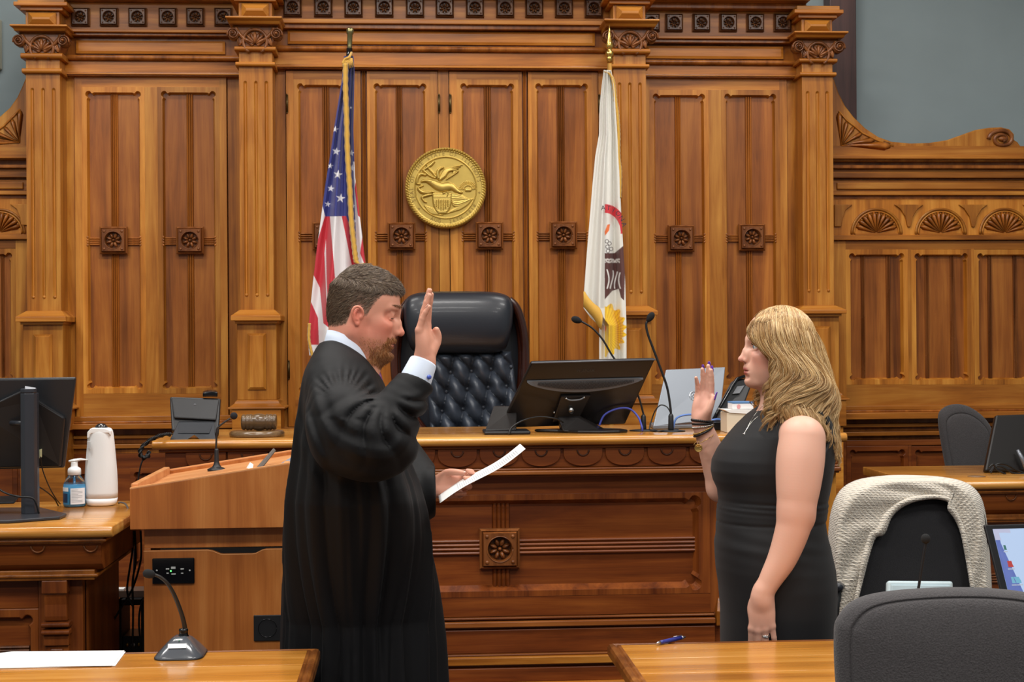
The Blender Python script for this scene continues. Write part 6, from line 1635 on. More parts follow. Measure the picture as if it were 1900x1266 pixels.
def strands(paths, rad, sides=3, taper=0.25):
    """paths (N, K, 3) -> thin tapering tubes, rad (N,)"""
    Pn = np.asarray(paths, float); N, K, _ = Pn.shape
    T = np.gradient(Pn, axis=1); T /= np.maximum(np.linalg.norm(T, axis=2, keepdims=True), 1e-9)
    ref = np.array([0.31, 0.77, 0.55]); A = np.cross(T, ref); A /= np.maximum(np.linalg.norm(A, axis=2, keepdims=True), 1e-9); B = np.cross(T, A)
    t = np.linspace(0, 1, K); prof = np.clip(np.minimum(1, 0.55+t*4), 0, 1)*(1-(1-taper)*np.clip((t-0.35)/0.65, 0, 1)**1.5)
    r = np.asarray(rad)[:, None]*prof[None, :]
    V = np.stack([Pn+A*(r*math.cos(2*PI*j/sides))[:, :, None]+B*(r*math.sin(2*PI*j/sides))[:, :, None] for j in range(sides)], 2)
    V = V.reshape(-1, 3)
    i = np.arange(N)[:, None, None]*K*sides+np.arange(K-1)[None, :, None]*sides; j = np.arange(sides)[None, None, :]; j2 = (j+1) % sides
    F = np.stack([i+j, i+j2, i+sides+j2, i+sides+j], -1).reshape(-1, 4)
    return V, F
def crv(pts, n):
    """numpy Catmull-Rom resampled to n points"""
    p = np.asarray([tuple(q) for q in pts], float); m = len(p); t = np.linspace(0, m-1, n); i = np.clip(t.astype(int), 0, m-2); u = (t-i)[:, None]
    p0 = p[np.maximum(i-1, 0)]; p1 = p[i]; p2 = p[i+1]; p3 = p[np.minimum(i+2, m-1)]
    return 0.5*((2*p1)+(p2-p0)*u+(2*p0-5*p1+4*p2-p3)*u**2+(3*p1-p0-3*p2+p3)*u**3)
def frame(org, x, z):
    """4x4 from an x axis and an approximate z axis"""
    x = Vector(x).normalized(); z = Vector(z); z = (z-x*z.dot(x)).normalized(); y = z.cross(x)
    M = Matrix((x, y, z)).transposed().to_4x4(); M.translation = Vector(org); return M

def sculpt_head(S, M, sc=1.0, male=True, ears=(1, -1)):
    """head in its own frame: x to the face, z to the crown, origin between the ears"""
    Rm = M.to_3x3()
    def L(*p): return M @ (Vector(p)*sc)
    def e(c, r, k, op='add', rot=None):
        r = tuple(v*sc for v in (r if hasattr(r, '__len__') else (r, r, r)))
        S.ell(L(*c), r, k*sc, Rm if rot is None else Rm @ rot, op)
    def cn(a, b, ra, rb, k, op='add'): S.cone(L(*a), L(*b), ra*sc, rb*sc, k*sc, op)
    jw = 1.0 if male else 0.86
    e((-.002, 0, .046), (.088, .076, .082), 0.0)
    e((.044, 0, .055), (.050, .062, .054), .03)
    e((.046, 0, -.012), (.046, .058, .066), .03)
    e((.038, 0, -.056), (.050, .046*jw, .034), .03)
    for s in (1, -1):
        cn((.002, s*.053*jw, -.040), (.070, s*.024*jw, -.080), .019, .015, .025)
        cn((.004, s*.060, .000), (.002, s*.053*jw, -.042), .018, .018, .025)
        e((.064, s*.043, -.006), (.026, .019, .019), .02)
        e((.058, s*.032, -.034), (.026, .020, .026), .025)
        cn((.088, s*.010, .040), (.074, s*.044, .037), .011, .009, .014)
    e((.082, 0, -.080), (.019, .021*jw, .017), .02)
    e((.078, 0, -.052), (.022, .032, .026), .02)
    for s in (1, -1):
        e((.097, s*.032, .020), (.017, .018, .0125), .012, 'sub')
        e((.096, s*.054, .017), (.026, .016, .014), .014, 'sub')
        e((.0745, s*.0320, .0190), (.0155, .0150, .0138), .0035)
        cn((.0885, s*.022, .0095), (.082, s*.044, .0105), .0022, .0018, .004)
        if not male: e((.0885, s*.0345, .0186), (.011, .0150, .0052), .002, 'sub')
        if male: cn((.0875, s*.021, .0275), (.080, s*.044, .027), .0035, .0028, .005)
    # nose
    cn((.0905, 0, .030), (.1015, 0, .006), .0075, .0078, .014)
    cn((.1015, 0, .006), (.1115, 0, -.015), .0078, .0092 if male else .0080, .006)
    nf = 1.0 if male else .86
    e((.1130, 0, -.0175), (.0100, .0098*nf, .0088*nf), .006)
    for s in (1, -1):
        e((.1005, s*.0125*nf, -.0205), (.0115*nf, .0070*nf, .0080*nf), .005)
        e((.1060, s*.0055, -.0285), (.0060, .0030, .0035), .003, 'sub')
    for s in (1, -1): e((.0930, s*.0125, -.0050), (.0125, .0085, .0150), .010)
    # mouth
    e((.0925, 0, -.0400), (.0115, .020, .012), .010)
    e((.0950, 0, -.0455), (.0080, .0200, .0050), .005)
    e((.0930, 0, -.0558), (.0085, .0185, .0058), .005)
    for s in (1, -1): e((.0880, s*.014, -.0465), (.009, .012, .005), .006)
    e((.1030, 0, -.0505), (.0135, .0250, .0013), .003, 'sub')
    e((.0990, 0, -.0680), (.008, .022, .0055), .010, 'sub')
    # ears
    for s in ears:
        y = lambda q: s*(.0735+q)
        def e(c, r, k, op='add', rot=None, e0=e): e0((c[0]*.84+.003, c[1], c[2]*.84), tuple(v*.86 for v in r), k, op)
        def cn(a, b, ra, rb, k, op='add', c0=cn): c0((a[0]*.84+.003, a[1], a[2]*.84), (b[0]*.84+.003, b[1], b[2]*.84), ra*.9, rb*.9, k, op)
        e((-.006, y(.004), .002), (.017, .006, .026), .006)
        helix = [(.010, y(.004), -.004), (.013, y(.007), .012), (.006, y(.012), .026), (-.008, y(.016), .033), (-.020, y(.018), .027), (-.0245, y(.017), .010), (-.019, y(.013), -.008), (-.009, y(.009), -.022), (.001, y(.007), -.030)]
        hp = crv(helix, 22)
        for i in range(len(hp)-1): cn(tuple(hp[i]), tuple(hp[i+1]), .0036, .0036, .003)
        e((.000, y(.007), -.027), (.007, .0045, .008), .005)
        e((-.003, y(.014), .004), (.009, .007, .015), .004, 'sub')
        an = crv([(-.012, y(.012), .018), (-.0145, y(.012), .006), (-.010, y(.011), -.008), (-.003, y(.010), -.014)], 10)
        for i in range(len(an)-1): cn(tuple(an[i]), tuple(an[i+1]), .0026, .0026, .003)
        e((.008, y(.007), -.002), (.004, .0045, .007), .003)
    return L
def head_colors(V, M, sc, skin, flush, lips, base=None):
    """natural colouring of face skin: flushed cheeks, nose, ears, lips"""
    Mi = np.array(M.inverted()); q = (V @ Mi[:3, :3].T+Mi[:3, 3])/sc
    C = np.tile(lin3(skin), (len(V), 1)) if base is None else base
    def mix(c, w):
        w = np.clip(w, 0, 1)[:, None]; C[:] = C*(1-w)+lin3(c)*w
    g = lambda c, r: np.exp(-(((q-np.array(c))/np.array(r))**2).sum(1))
    ay = q.copy(); ay[:, 1] = np.abs(ay[:, 1])
    h = lambda c, r: np.exp(-(((ay-np.array(c))/np.array(r))**2).sum(1))
    mix(flush, 0.75*h((.070, .045, -.015), (.03, .025, .03)))
    mix(flush, 0.8*g((.113, 0, -.018), (.014, .014, .012)))
    mix(flush, 0.7*h((-.006, .085, .0), (.03, .014, .04)))
    mix(flush, 0.35*h((.02, .065, -.03), (.04, .03, .03)))
    lipw = np.maximum(np.exp(-(np.abs((q[:, 2]+.0458)/.0052)**4))*(q[:, 0] > .083)*np.exp(-(np.abs(q[:, 1])/.021)**6), np.exp(-(np.abs((q[:, 2]+.0562)/.0062)**4))*(q[:, 0] > .083)*np.exp(-(np.abs(q[:, 1])/.0185)**6))
    mix(lips, lipw*0.9)
    return C, q, mix

def hand_points(M, side, curl, spread=(0.10, 0.02, -0.05, -0.14), thumb=None, sc=1.0):
    """joint positions: fingers along +z, palm faces +y, thumb on side*x"""
    mc = [(.027, .0, .092), (.008, -.002, .096), (-.011, -.001, .091), (-.029, .002, .082)]
    ph = [(.043, .026, .019), (.047, .029, .020), (.043, .027, .020), (.033, .020, .018)]
    out = []
    for i in range(4):
        p = Vector((mc[i][0]*side, mc[i][1], mc[i][2])); pts = [p]; a = 0
        for j in range(3):
            a += curl[i][j]
            d = Vector((math.sin(spread[i])*side, 0, math.cos(spread[i])))
            d = Vector((d.x, math.sin(a), d.z*math.cos(a))) if True else d
            p = p+d.normalized()*ph[i][j]; pts.append(p)
        out.append([M @ (q*sc) for q in pts])
    th = thumb or [(.020, .010, .020), (.043, .022, .050), (.054, .028, .082), (.058, .030, .108)]
    tp = [M @ (Vector((q[0]*side, q[1], q[2]))*sc) for q in th]
    return out, tp
def sculpt_hand(S, M, side, curl, spread=(0.10, 0.02, -0.05, -0.14), thumb=None, sc=1.0, fat=1.0, k=0.012, wrist=(.029, .020)):
    fs, tp = hand_points(M, side, curl, spread, thumb, sc)
    L = lambda *p: M @ (Vector((p[0]*side, p[1], p[2]))*sc)
    mcs = [(.027, .0, .092), (.008, -.002, .096), (-.011, -.001, .091), (-.029, .002, .082)]
    wr = [(.012, .0, .008), (.004, .0, .004), (-.005, .0, .004), (-.013, .001, .008)]
    for a, b in zip(wr, mcs): S.cone(L(*a), L(*b), .0165*sc, .0104*sc, .014*sc)
    S.ell(L(.022, .010, .040), (.019*sc, .014*sc, .030*sc), .014*sc, M.to_3x3())
    S.ell(L(-.020, .010, .038), (.014*sc, .013*sc, .032*sc), .014*sc, M.to_3x3())
    S.ell(L(0, .004, .055), (.030*sc, .012*sc, .035*sc), .012*sc, M.to_3x3())
    S.cone(L(0, 0, -.014), L(0, 0, .012), wrist[0]*sc*.9, wrist[1]*sc*1.12, .02*sc)
    rad = [(.0098, .0088, .0078, .0066), (.0100, .0090, .0080, .0068), (.0094, .0085, .0076, .0064), (.0084, .0074, .0067, .0057)]
    for f_, r in zip(fs, rad):
        r = [v*sc*fat for v in r]
        S.chain(f_, [r[0], r[1], r[2], r[3]*.97], .006*sc, fine=2)
        for j in (1, 2): S.ell(f_[j], (r[j]*1.02,)*3, .002*sc)
    r = [v*sc*fat for v in (.0150, .0115, .0100, .0078)]
    S.chain(tp, r, .010*sc, fine=3)
    return fs, tp
def nail(M_, tip, prev, normal, mat, parent, w=.0055, l=.010, long=0.0, name='fingernail'):
    d = (Vector(tip)-Vector(prev)).normalized(); n = Vector(normal); n = (n-d*n.dot(d)).normalized(); x = n.cross(d)
    c = Vector(tip)+d*(-.001)
    def fn(u, v):
        a = (u-0.5)*2.0; vv = v
        ww = w*(1-0.25*max(0, vv-0.6)**2*6)
        return c+x*ww*math.sin(a*1.1)/math.sin(1.1)+n*(.0066*math.cos(a*0.9)+0.0006-0.0012*vv)+d*(-l*0.5+(l+long)*vv+0.0015*(math.cos(a*1.5)))
    mb = MB().grid(fn, 8, 8)
    o = obj(name, mb, mat, parent, world=True)
    sm = o.modifiers.new('solid', 'SOLIDIFY'); sm.thickness = 0.0006
    return o
M_SKIN = colattr('skin', rough=0.48, bump=0.12, bscale=700, sss=0.12, spec=0.4)
def hairmat(name, cols, rough=0.38):
    m, nt, b = nmat(name)
    geo = nt.nodes.new('ShaderNodeNewGeometry'); r = nt.nodes.new('ShaderNodeValToRGB'); e = r.color_ramp.elements
    e[0].color = lin(cols[0]); e[1].color = lin(cols[-1])
    for i, c in enumerate(cols[1:-1]): k = e.new((i+1)/(len(cols)-1)); k.color = lin(c)
    nt.links.new(geo.outputs['Random Per Island'], r.inputs[0]); nt.links.new(r.outputs[0], b.inputs['Base Color'])
    b.inputs['Roughness'].default_value = rough; b.inputs['Specular IOR Level'].default_value = 0.5; b.inputs['Anisotropic'].default_value = 0.4
    return m
# ================================================================== THE ROBED MAN
YM = 3.93
def mp(px, py, d=0.0): return P(px, py, YM+d)
def mpa(*l): return [mp(*q) for q in l]
man = thing('person', 'bearded man in a long black robe raising his right hand and holding a white sheet', 'person', (mp(668, 900).x, YM, 0))
rng = np.random.default_rng(5)
HM = frame(mp(667, 588, 0.0), (math.cos(R(13)), -0.06, -math.sin(R(13))), (math.sin(R(13)), 0, math.cos(R(13))))
# --- head and neck
c0 = mp(667, 600)
ar = lambda a, b, st: np.arange(a, b, st)
S = Sdf(ar(c0.x-0.14, c0.x+0.16, .0019), ar(YM-0.13, YM+0.13, .0019), ar(c0.z-0.20, c0.z+0.17, .0019))
L = sculpt_head(S, HM, 1.0, True)
S.cone(HM @ Vector((-.024, 0, -.005)), mp(650, 700), .054, .062, .03)
S.cone(HM @ Vector((.010, 0, -.050)), mp(668, 700), .045, .05, .03)
V1, F1 = S.mesh(); V1 = relax(V1, F1, 1, .4)
# --- right hand, raised (palm towards the woman, turned a little to us)
a = R(27); nrm = Vector((math.cos(a), -math.sin(a), 0.03)); up = Vector((-0.15, 0.02, 1)); up = (up-nrm*up.dot(nrm)/nrm.length_squared).normalized(); nrm.normalize()
xax = nrm.cross(up)   # frame: x, y=palm normal, z=up
wr = mp(788, 668, -0.20)
MR = Matrix((xax, nrm, up)).transposed().to_4x4(); MR.translation = wr
# thumb must lie away from us and to the right: side chosen so that side*x has +y
sR = 1 if xax.y > 0 else -1
curlR = [(0.16, 0.10, 0.06), (0.20, 0.10, 0.06), (0.26, 0.14, 0.08), (0.34, 0.20, 0.10)]
thR = [(.016, .012, .022), (.034, .022, .044), (.036, .026, .064), (.030, .026, .080)]
S = Sdf(ar(wr.x-0.10, wr.x+0.12, .0017), ar(wr.y-0.10, wr.y+0.12, .0017), ar(wr.z-0.12, wr.z+0.21, .0017))
fR, tR = sculpt_hand(S, MR, sR, curlR, (-0.03, 0.0, 0.03, 0.07), thR, sc=0.90, fat=1.10)
S.cone(mp(787, 672, -0.2), mp(764, 735, -0.22), .026, .030, .01)
V2, F2 = S.mesh(); V2 = relax(V2, F2, 1, .4)
# --- left hand, holding the sheet
u = Vector((1, -0.12, 0.08)).normalized(); n = Vector((0, -0.95, 0.25)); n = (n-u*n.dot(u)).normalized(); x = n.cross(u)
wl = mp(803, 905, 0.10)
ML = Matrix((x, n, u)).transposed().to_4x4(); ML.translation = wl
sL = 1 if (x.z > 0) else -1
curlL = [(0.75, 0.85, 0.4), (0.9, 0.9, 0.45), (1.0, 0.95, 0.5), (1.1, 0.95, 0.5)]
thL = [(.018, .012, .020), (.036, .030, .048), (.034, .040, .078), (.028, .044, .102)]
S = Sdf(ar(wl.x-0.08, wl.x+0.18, .0017), ar(wl.y-0.13, wl.y+0.12, .0017), ar(wl.z-0.12, wl.z+0.13, .0017))
fL, tL = sculpt_hand(S, ML, sL, curlL, (0.04, 0.0, -0.03, -0.08), thL, sc=0.88)
V3, F3 = S.mesh(); V3 = relax(V3, F3, 1, .4)
# --- the rest of the body, under the robe
S = Sdf(ar(mp(500, 900).x, mp(850, 900).x, .011), ar(YM-0.34, YM+0.34, .011), ar(-0.03, c0.z-0.03, .011))
S.cone(mp(650, 690), mp(645, 740), .055, .07, .03)
S.ell(mp(640, 800), (.090, .15, .15), .05); S.ell(mp(655, 930, .03), (.10, .13, .16), .06); S.ell(mp(650, 1060, .07), (.11, .13, .14), .06)
for sg in (-1, 1):
    S.cone(mp(655, 1100, .08+sg*.07), mp(665, 1400, .08+sg*.075), .070, .055, .04); S.cone(mp(665, 1400, .08+sg*.075), Vector((mp(655, 1400).x, YM+.08+sg*.08, .09)), .055, .040, .03)
    S.cone(Vector((mp(650, 1400).x, YM+.08+sg*.08, .035)), Vector((mp(650, 1400).x+.17, YM+.08+sg*.10, .03)), .035, .032, .03)
    S.ell(mp(642, 735, sg*.12), (.05, .05, .05), .04)
S.chain([mp(640, 740, -.14), mp(695, 815, -.25), mp(762, 735, -.22)], [.042, .036, .028], .03)
S.chain([mp(640, 740, .14), mp(690, 850, .20), mp(800, 905, .10)], [.042, .036, .026], .03)
V4, F4 = S.mesh()
base = np.zeros((0, 3))
V = np.concatenate([V1, V2, V3, V4]); F = np.concatenate([F1, F2+len(V1), F3+len(V1)+len(V2), F4+len(V1)+len(V2)+len(V3)])
skin = (212, 152, 128)
C = np.tile(lin3(skin), (len(V), 1))
C, q, mix = head_colors(V, HM, 1.0, skin, (214, 110, 88), (176, 92, 82), C)
hd = np.arange(len(V)) < len(V1)
mix((206, 130, 108), 0.45*hd*(q[:, 2] < -.03)*(q[:, 0] < .06))      # weathered neck
# hairline and beard ground colour
def smooth01(v, a, b): t = np.clip((v-a)/(b-a), 0, 1); return t*t*(3-2*t)
HLX = [-.09, -.05, -.022, -.016, .003, .013, .016, .025, .030, .040, .052, .066, .090]
HLZ = [-.040, -.038, -.026, .012, .028, .020, .004, .006, .026, .048, .066, .076, .082]
def scalp_w(q):
    x, y, z = q[:, 0], np.abs(q[:, 1]), q[:, 2]
    zl = np.interp(x, HLX, HLZ)
    return (y < .079)*smooth01(z-zl, -.005, .008)*smooth01(.089-x-.2*y, -.004, .005)
sw = scalp_w(q)*hd
mix((100, 80, 64), sw*0.85)
def beard_w(q):
    x, y, z = q[:, 0], np.abs(q[:, 1]), q[:, 2]
    chin = smooth01(-z, .058, .070)*(x > .045)*smooth01(0.040-y, -.008, .008)
    must = np.exp(-((z+.0385)/.0065)**4)*(x > .078)*(y < .030)
    side = np.exp(-((x-.080)/.014)**4)*smooth01(-z, .032, .040)*(y > .022)*(y < .045)
    jaw = smooth01(-z, .030, .060)*smooth01(x, .006, .03)*0.55*(z > -.11)
    low = smooth01(z+.115, 0, .01)
    lipz = 1-np.exp(-((z+.0505)/.0105)**4)*(y < .022)*(x > .08)
    return np.clip(np.maximum(np.maximum(chin, must), np.maximum(side, jaw)), 0, 1)*low*lipz
bw = beard_w(q)*hd
mix((150, 88, 50), bw*0.62)
body = npobj('body', V, F, M_SKIN, man, colors=C)
# --- hair
N1 = vnormals(V1, F1)
q1 = q[:len(V1)]
fx = np.array(HM.to_3x3() @ Vector((1, 0, 0))); fz = np.array(HM.to_3x3() @ Vector((0, 0, 1))); fy = np.array(HM.to_3x3() @ Vector((0, 1, 0)))
def grow(sel, n, dirf, length, rad, K=7, lift=0.3, jit=0.15, droop=0.0):
    w = sel/sel.sum(); ids = rng.choice(len(sel), n, p=w)
    p0 = V1[ids]+rng.normal(0, .0008, (n, 3)); nn = N1[ids]; qq = q1[ids]
    d = dirf(qq); d = d+rng.normal(0, jit, (n, 3)); d = d-(d*nn).sum(1)[:, None]*nn*0.9; d /= np.linalg.norm(d, axis=1)[:, None]
    ln = length(qq)*rng.uniform(.75, 1.15, n)
    pts = [p0-nn*0.0015]
    step = ln/(K-1)
    for i in range(1, K):
        t = i/(K-1)
        v = d*(1)+nn*(lift*(1-t)*1.2)
        v /= np.linalg.norm(v, axis=1)[:, None]
        pts.append(pts[-1]+v*step[:, None])
    return np.stack(pts, 1), ids
def mdir(qq):
    # top combed back and over, sides down and back
    topw = smooth01(qq[:, 2], .07, .105)[:, None]
    top = -fx*0.15+fx*1.05*(qq[:, :1] > -.2)+fy*0.0+fz*0.15
    sd = -fx*0.75-fz*0.65
    return top*topw+sd*(1-topw)
def mlen(qq): return 0.004+.007*smooth01(qq[:, 2]-np.interp(qq[:, 0], HLX, HLZ), 0, .03)+0.016*smooth01(qq[:, 2], .055, .10)*1.0
sel = np.clip(scalp_w(q1), 0, 1); sel = sel*(sel > .35)
pa, ids = grow(sel, 30000, mdir, mlen, 0.0005, lift=0.14, jit=0.09)
pa = pa+(N1[ids]*(.25*(.0035+.004*smooth01(q1[ids, 2], .06, .1)))[:, None])[:, None, :]
# clumps on top: gather neighbours into wet-look locks that stand up at the front
topm = smooth01(q1[ids, 2], .08, .105)
cell = np.round(np.stack([q1[ids, 0]/.016, q1[ids, 1]/.012], 1))
h1 = np.sin(cell[:, 0]*12.9898+cell[:, 1]*78.233)*43758.5; h1 = h1-np.floor(h1)
t = np.linspace(0, 1, pa.shape[1])[None, :, None]
pa = pa+((h1-.5)[:, None, None]*fy*0.010+(h1[:, None, None])*fz*0.007)*topm[:, None, None]*t**1.5
vh, fh = strands(pa, np.full(len(pa), .00055)+.0002*topm, 3)
M_MHAIR = hairmat('dark_hair', [(54, 41, 31), (86, 67, 51), (116, 95, 75), (158, 142, 122)], 0.42)
hair = npobj('hair', vh, fh, M_MHAIR, man)
# beard
def bdir(qq): return fx*(0.25+0.5*(qq[:, :1] > .08))-fz*0.9
bsel = beard_w(q1); bsel = bsel*(bsel > .3)**1.0
pa, ids = grow(bsel, 12000, bdir, lambda qq: 0.0035+0.006*(qq[:, 0] > .05)*smooth01(-qq[:, 2], .06, .08)+.004*(qq[:, 0] > .078), 0.0004, K=5, lift=0.45, jit=0.22)
vh, fh = strands(pa, np.full(len(pa), .00042), 3)
npobj('beard', vh, fh, hairmat('ginger_beard', [(120, 72, 40), (156, 98, 54), (186, 126, 74), (200, 156, 112)], 0.5), man)
# brows and lashes
def brow(sg, HMx, sc, n, z0=.0445, mat=None, parent=None, x0=.1025, ln=.010, thick=.0035):
    pts = []
    for i in range(n):
        t = rng.uniform(0, 1); y = .012+t*.036; xx = x0-.020*t**2-.002; zz = z0+.004*math.sin(t*PI*0.8)+rng.uniform(-1, 1)*thick*(1-.6*t)
        a = np.array((xx, y*sg, zz)); d = np.array((-.25+rng.normal(0, .1), sg*1.0, .35-0.6*t+rng.normal(0, .2))); d /= np.linalg.norm(d)
        path = [a+d*ln*k/3+np.array((.0012*math.sin(k), 0, 0)) for k in range(4)]
        pts.append([tuple(HMx @ (Vector(p)*sc)) for p in path])
    v_, f_ = strands(np.array(pts), np.full(n, .0005*sc), 3)
    return npobj('eyebrow', v_, f_, mat, parent)
for sg in (-1, 1):
    brow(sg, HM, 1.0, 150, ln=.007, mat=hairmat('brow_hair', [(124, 86, 60), (158, 116, 84)], .5), parent=man)
    mb = MB().tube([HM @ Vector((.0745+.0150*math.cos(a_), sg*.032+.0146*math.sin(a_), .0190-.0052-.001*abs(a_))) for a_, b_ in [(v_, 0.1) for v_ in np.linspace(-0.9, 0.9, 12)]], .0009, 5)
    obj('eyelashes', mb, plain('lash_brown', (60, 38, 26), rough=.6), man, world=True)
M_NAILM = plain('nail_natural', (226, 180, 164), rough=0.3)
for f_ in fR: nail(None, f_[3], f_[2], -nrm, M_NAILM, man)
nail(None, tL[3], tL[2], Vector((0, -.3, 1)), M_NAILM, man)
# --- shirt collar, cuffs, tie
M_SHIRT = plain('shirt_pale_blue', (206, 216, 232), rough=0.8, bump=0.15, bscale=1200)
def ring(c, ax, rx, ry, n=48, y0=YM):
    """tilted oval: ax = in-picture direction of its long axis"""
    a = Vector(ax).normalized(); return [Vector(c)+a*rx*math.cos(2*PI*i/n)+Vector((0, 1, 0))*ry*math.sin(2*PI*i/n) for i in range(n)]
def cring_(pl, pr, ry, up_, shr=1.0):
    c = (pl+pr)/2; a_ = (pr-pl)/2*shr
    return [c+a_*math.cos(t_)+Vector((0, ry*shr*math.sin(t_), up_*math.sin(t_)**2)) for t_ in np.linspace(0, 2*PI, 48, endpoint=False)]
T0, T1 = mp(607, 613), mp(697, 681)
B0, B1 = mp(600, 640), mp(694, 692)
mb = MB().loft([cring_(B0, B1, .082, .022), cring_(B0.lerp(T0, .5), B1.lerp(T1, .5), .075, .024), cring_(T0, T1, .068, .026), cring_(T0, T1, .068, .0255, .955), cring_(B0.lerp(T0, .3), B1.lerp(T1, .3), .072, .024, .95)], 0, True, cap=False); obj('shirt_collar', mb, M_SHIRT, man, world=True)
mb = MB()
slab(mb, mp(686, 668, -.030), mp(697, 681, -.02), mp(694, 696, -.02), mp(684, 686, -.034), .003); obj('collar_point', mb, M_SHIRT, man, world=True, bevel=.001)
cufA, cufB = mp(771, 706, -.215), mp(786, 671, -.203)
d = (cufB-cufA).normalized(); xx = d.cross(Vector((0, 1, 0))).normalized(); yy = d.cross(xx)
def cring(p, r1, r2, n=36): return [p+xx*r1*math.cos(2*PI*i/n)+yy*r2*math.sin(2*PI*i/n) for i in range(n)]
mb = MB().loft([cring(cufA-d*.02, .038, .040), cring(cufA, .0395, .041), cring(cufB-d*.004, .0345, .036), cring(cufB, .0325, .034), cring(cufB-d*.001, .0310, .0325), cring(cufB-d*.02, .0300, .031)], 0, True, cap=False)
cuf = obj('shirt_cuff', mb, M_SHIRT, man, world=True)
so = cuf.modifiers.new('solid', 'SOLIDIFY'); so.thickness = 0.002
cl = mp(796, 700, -.243)
mb = MB().lathe([(.0045, 0), (.006, .002), (.005, .004), (.001, .0045)], cl, 14, Vector((.25, -1, 0)).to_track_quat('Z', 'Y').to_matrix()); obj('cufflink', mb, plain('cufflink_blue', (84, 104, 190), rough=.2, metal=.3), cuf, world=True)
mb = MB()
tie = crv([mp(696, 681, -.004), mp(702, 692, -.002), mp(706, 706, 0), mp(712, 730, 0), mp(722, 790, 0)], 16)
wdt = [.013, .014, .012, .010, .012, .015]+[.02]*10
rg = [[Vector(p)+Vector((0, sgn*w_, 0))+Vector((dx, 0, dx*.4)) for sgn, dx in ((-1, .0), (-.6, .005), (.6, .005), (1, .0), (.6, -.005), (-.6, -.005))] for p, w_ in zip(tie, wdt)]
mb.loft(rg, 0, True); obj('necktie', mb, plain('tie_purple', (112, 52, 104), rough=.5, noise=.5, nscale=500), man, world=True)
a_, b_ = mp(796, 908, .10), mp(808, 909, .10)
mb = MB().loft([[Vector((x_, a_.y+.033*math.cos(t_), a_.z+.036*math.sin(t_))) for t_ in np.linspace(0, 2*PI, 30, endpoint=False)] for x_ in (a_.x-.03, a_.x+.012)], 0, True, cap=False)
cf = obj('shirt_cuff', mb, M_SHIRT, man, world=True); so = cf.modifiers.new('solid', 'SOLIDIFY'); so.thickness = .002

# --- the robe
h = .0042
lo = mp(495, 900, .0); hi = mp(850, 900, 0)
zs = np.concatenate([ar(0.10, 0.80, .012), ar(0.80, mp(640, 600).z, h)])
S = Sdf(ar(lo.x, hi.x, h), ar(YM-0.40, YM+0.34, h), zs)
lev = [(630, 598, 650, .075), (645, 587, 668, .11), (662, 578, 684, .15), (685, 567, 700, .18), (710, 560, 712, .20), (740, 554, 724, .213), (790, 546, 738, .215), (850, 539, 758, .205), (900, 531, 778, .205), (950, 525, 792, .20), (1000, 520, 802, .195), (1100, 514, 815, .185), (1200, 512, 826, .18), (1300, 512, 832, .18), (1500, 508, 840, .18), (1720, 505, 846, .18)]
LZ = np.array([mp(650, l[0]).z for l in lev])[::-1]; LA = np.array([mp(l[1], l[0]).x for l in lev])[::-1]; LB = np.array([mp(l[2], l[0]).x for l in lev])[::-1]; LD = np.array([l[3] for l in lev])[::-1]
def robe(X, Y, Z):
    xa = np.interp(Z, LZ, LA); xb = np.interp(Z, LZ, LB); dd = np.interp(Z, LZ, LD)
    cx = (xa+xb)/2; ra = (xb-xa)/2
    th = np.arctan2((Y-YM)/dd, (X-cx)/ra)
    yc_ = YM+np.interp(Z, [.80, 1.12], [.09, 0]); qn = (np.abs((X-cx)/ra)**2.2+np.abs((Y-yc_)/dd)**2.2)**(1/2.2)
    amp = np.interp(Z, [0.1, 0.9, 1.25, 1.40, 1.48], [.030, .024, .016, .004, .0])
    tw = th*1.0+0.10*np.sin(Z*3.1)
    u1 = tw*5.5+0.6*np.sin(Z*2.3+th*2); u2 = tw*9.3+1.3+.5*np.sin(Z*4)
    def saw(u_):
        f_ = (u_/PI) % 1.0; return np.where(f_ < .3, f_/.3, (1-f_)/.7)
    fold = 0.60*np.clip(saw(u1), 0, 1)+0.35*np.clip(saw(u2), 0, 1)**1.3+0.08*np.sin(tw*23)
    return (qn-1)*np.minimum(ra, dd)*0.9+amp*(fold-0.15)
S.func((lo.x, YM-.3, 0.1), (hi.x, YM+.3, 1.6), .05, robe, 0.0)
# cut the top along the collar and open the neck
axn = (B1-B0).normalized(); upn = Vector((-axn.z, 0, axn.x)); upn = upn if upn.z > 0 else -upn; bc = (B0+B1)/2
S.func((lo.x, YM-.3, bc.z-.12), (hi.x, YM+.3, 1.7), .02, lambda X, Y, Z: -((X-bc.x)*upn.x+(Z-bc.z)*upn.z-.004-.026*np.clip(1-((X-bc.x)/.10)**2, 0, 1)*np.clip(np.abs(Y-YM)/.075, 0, 1)**2), .006, 'sub')
S.cone(bc+upn*.12, bc-upn*.02, .072, .060, .006, 'sub')
# near sleeve: gathered shoulder, bag at the elbow, then up to the cuff
S.ell(mp(625, 705, -.10), (.060, .085, .045), .05); S.ell(mp(625, 705, .10), (.060, .085, .045), .05)
S.chain([mp(622, 728, -.15), mp(636, 775, -.235), mp(685, 822, -.27)], [.062, .085, .088], .03)
S.ell(mp(645, 822, -.25), (.092, .070, .074), .05)
S.chain([mp(690, 822, -.27), mp(733, 765, -.25), mp(768, 714, -.225)], [.074, .060, .047], .03)
S.ell(mp(712, 828, -.255), (.082, .055, .062), .05)
cA = np.array(cufA); dA = np.array(d); cBm = np.array(cufB)
S.func(cA-.10, cA+.12, .0, lambda X, Y, Z: np.maximum(-((X-cA[0])*dA[0]+(Y-cA[1])*dA[1]+(Z-cA[2])*dA[2]), np.sqrt((X-cBm[0])**2+(Y-cBm[1])**2+(Z-cBm[2])**2)-.085), .002, 'sub')
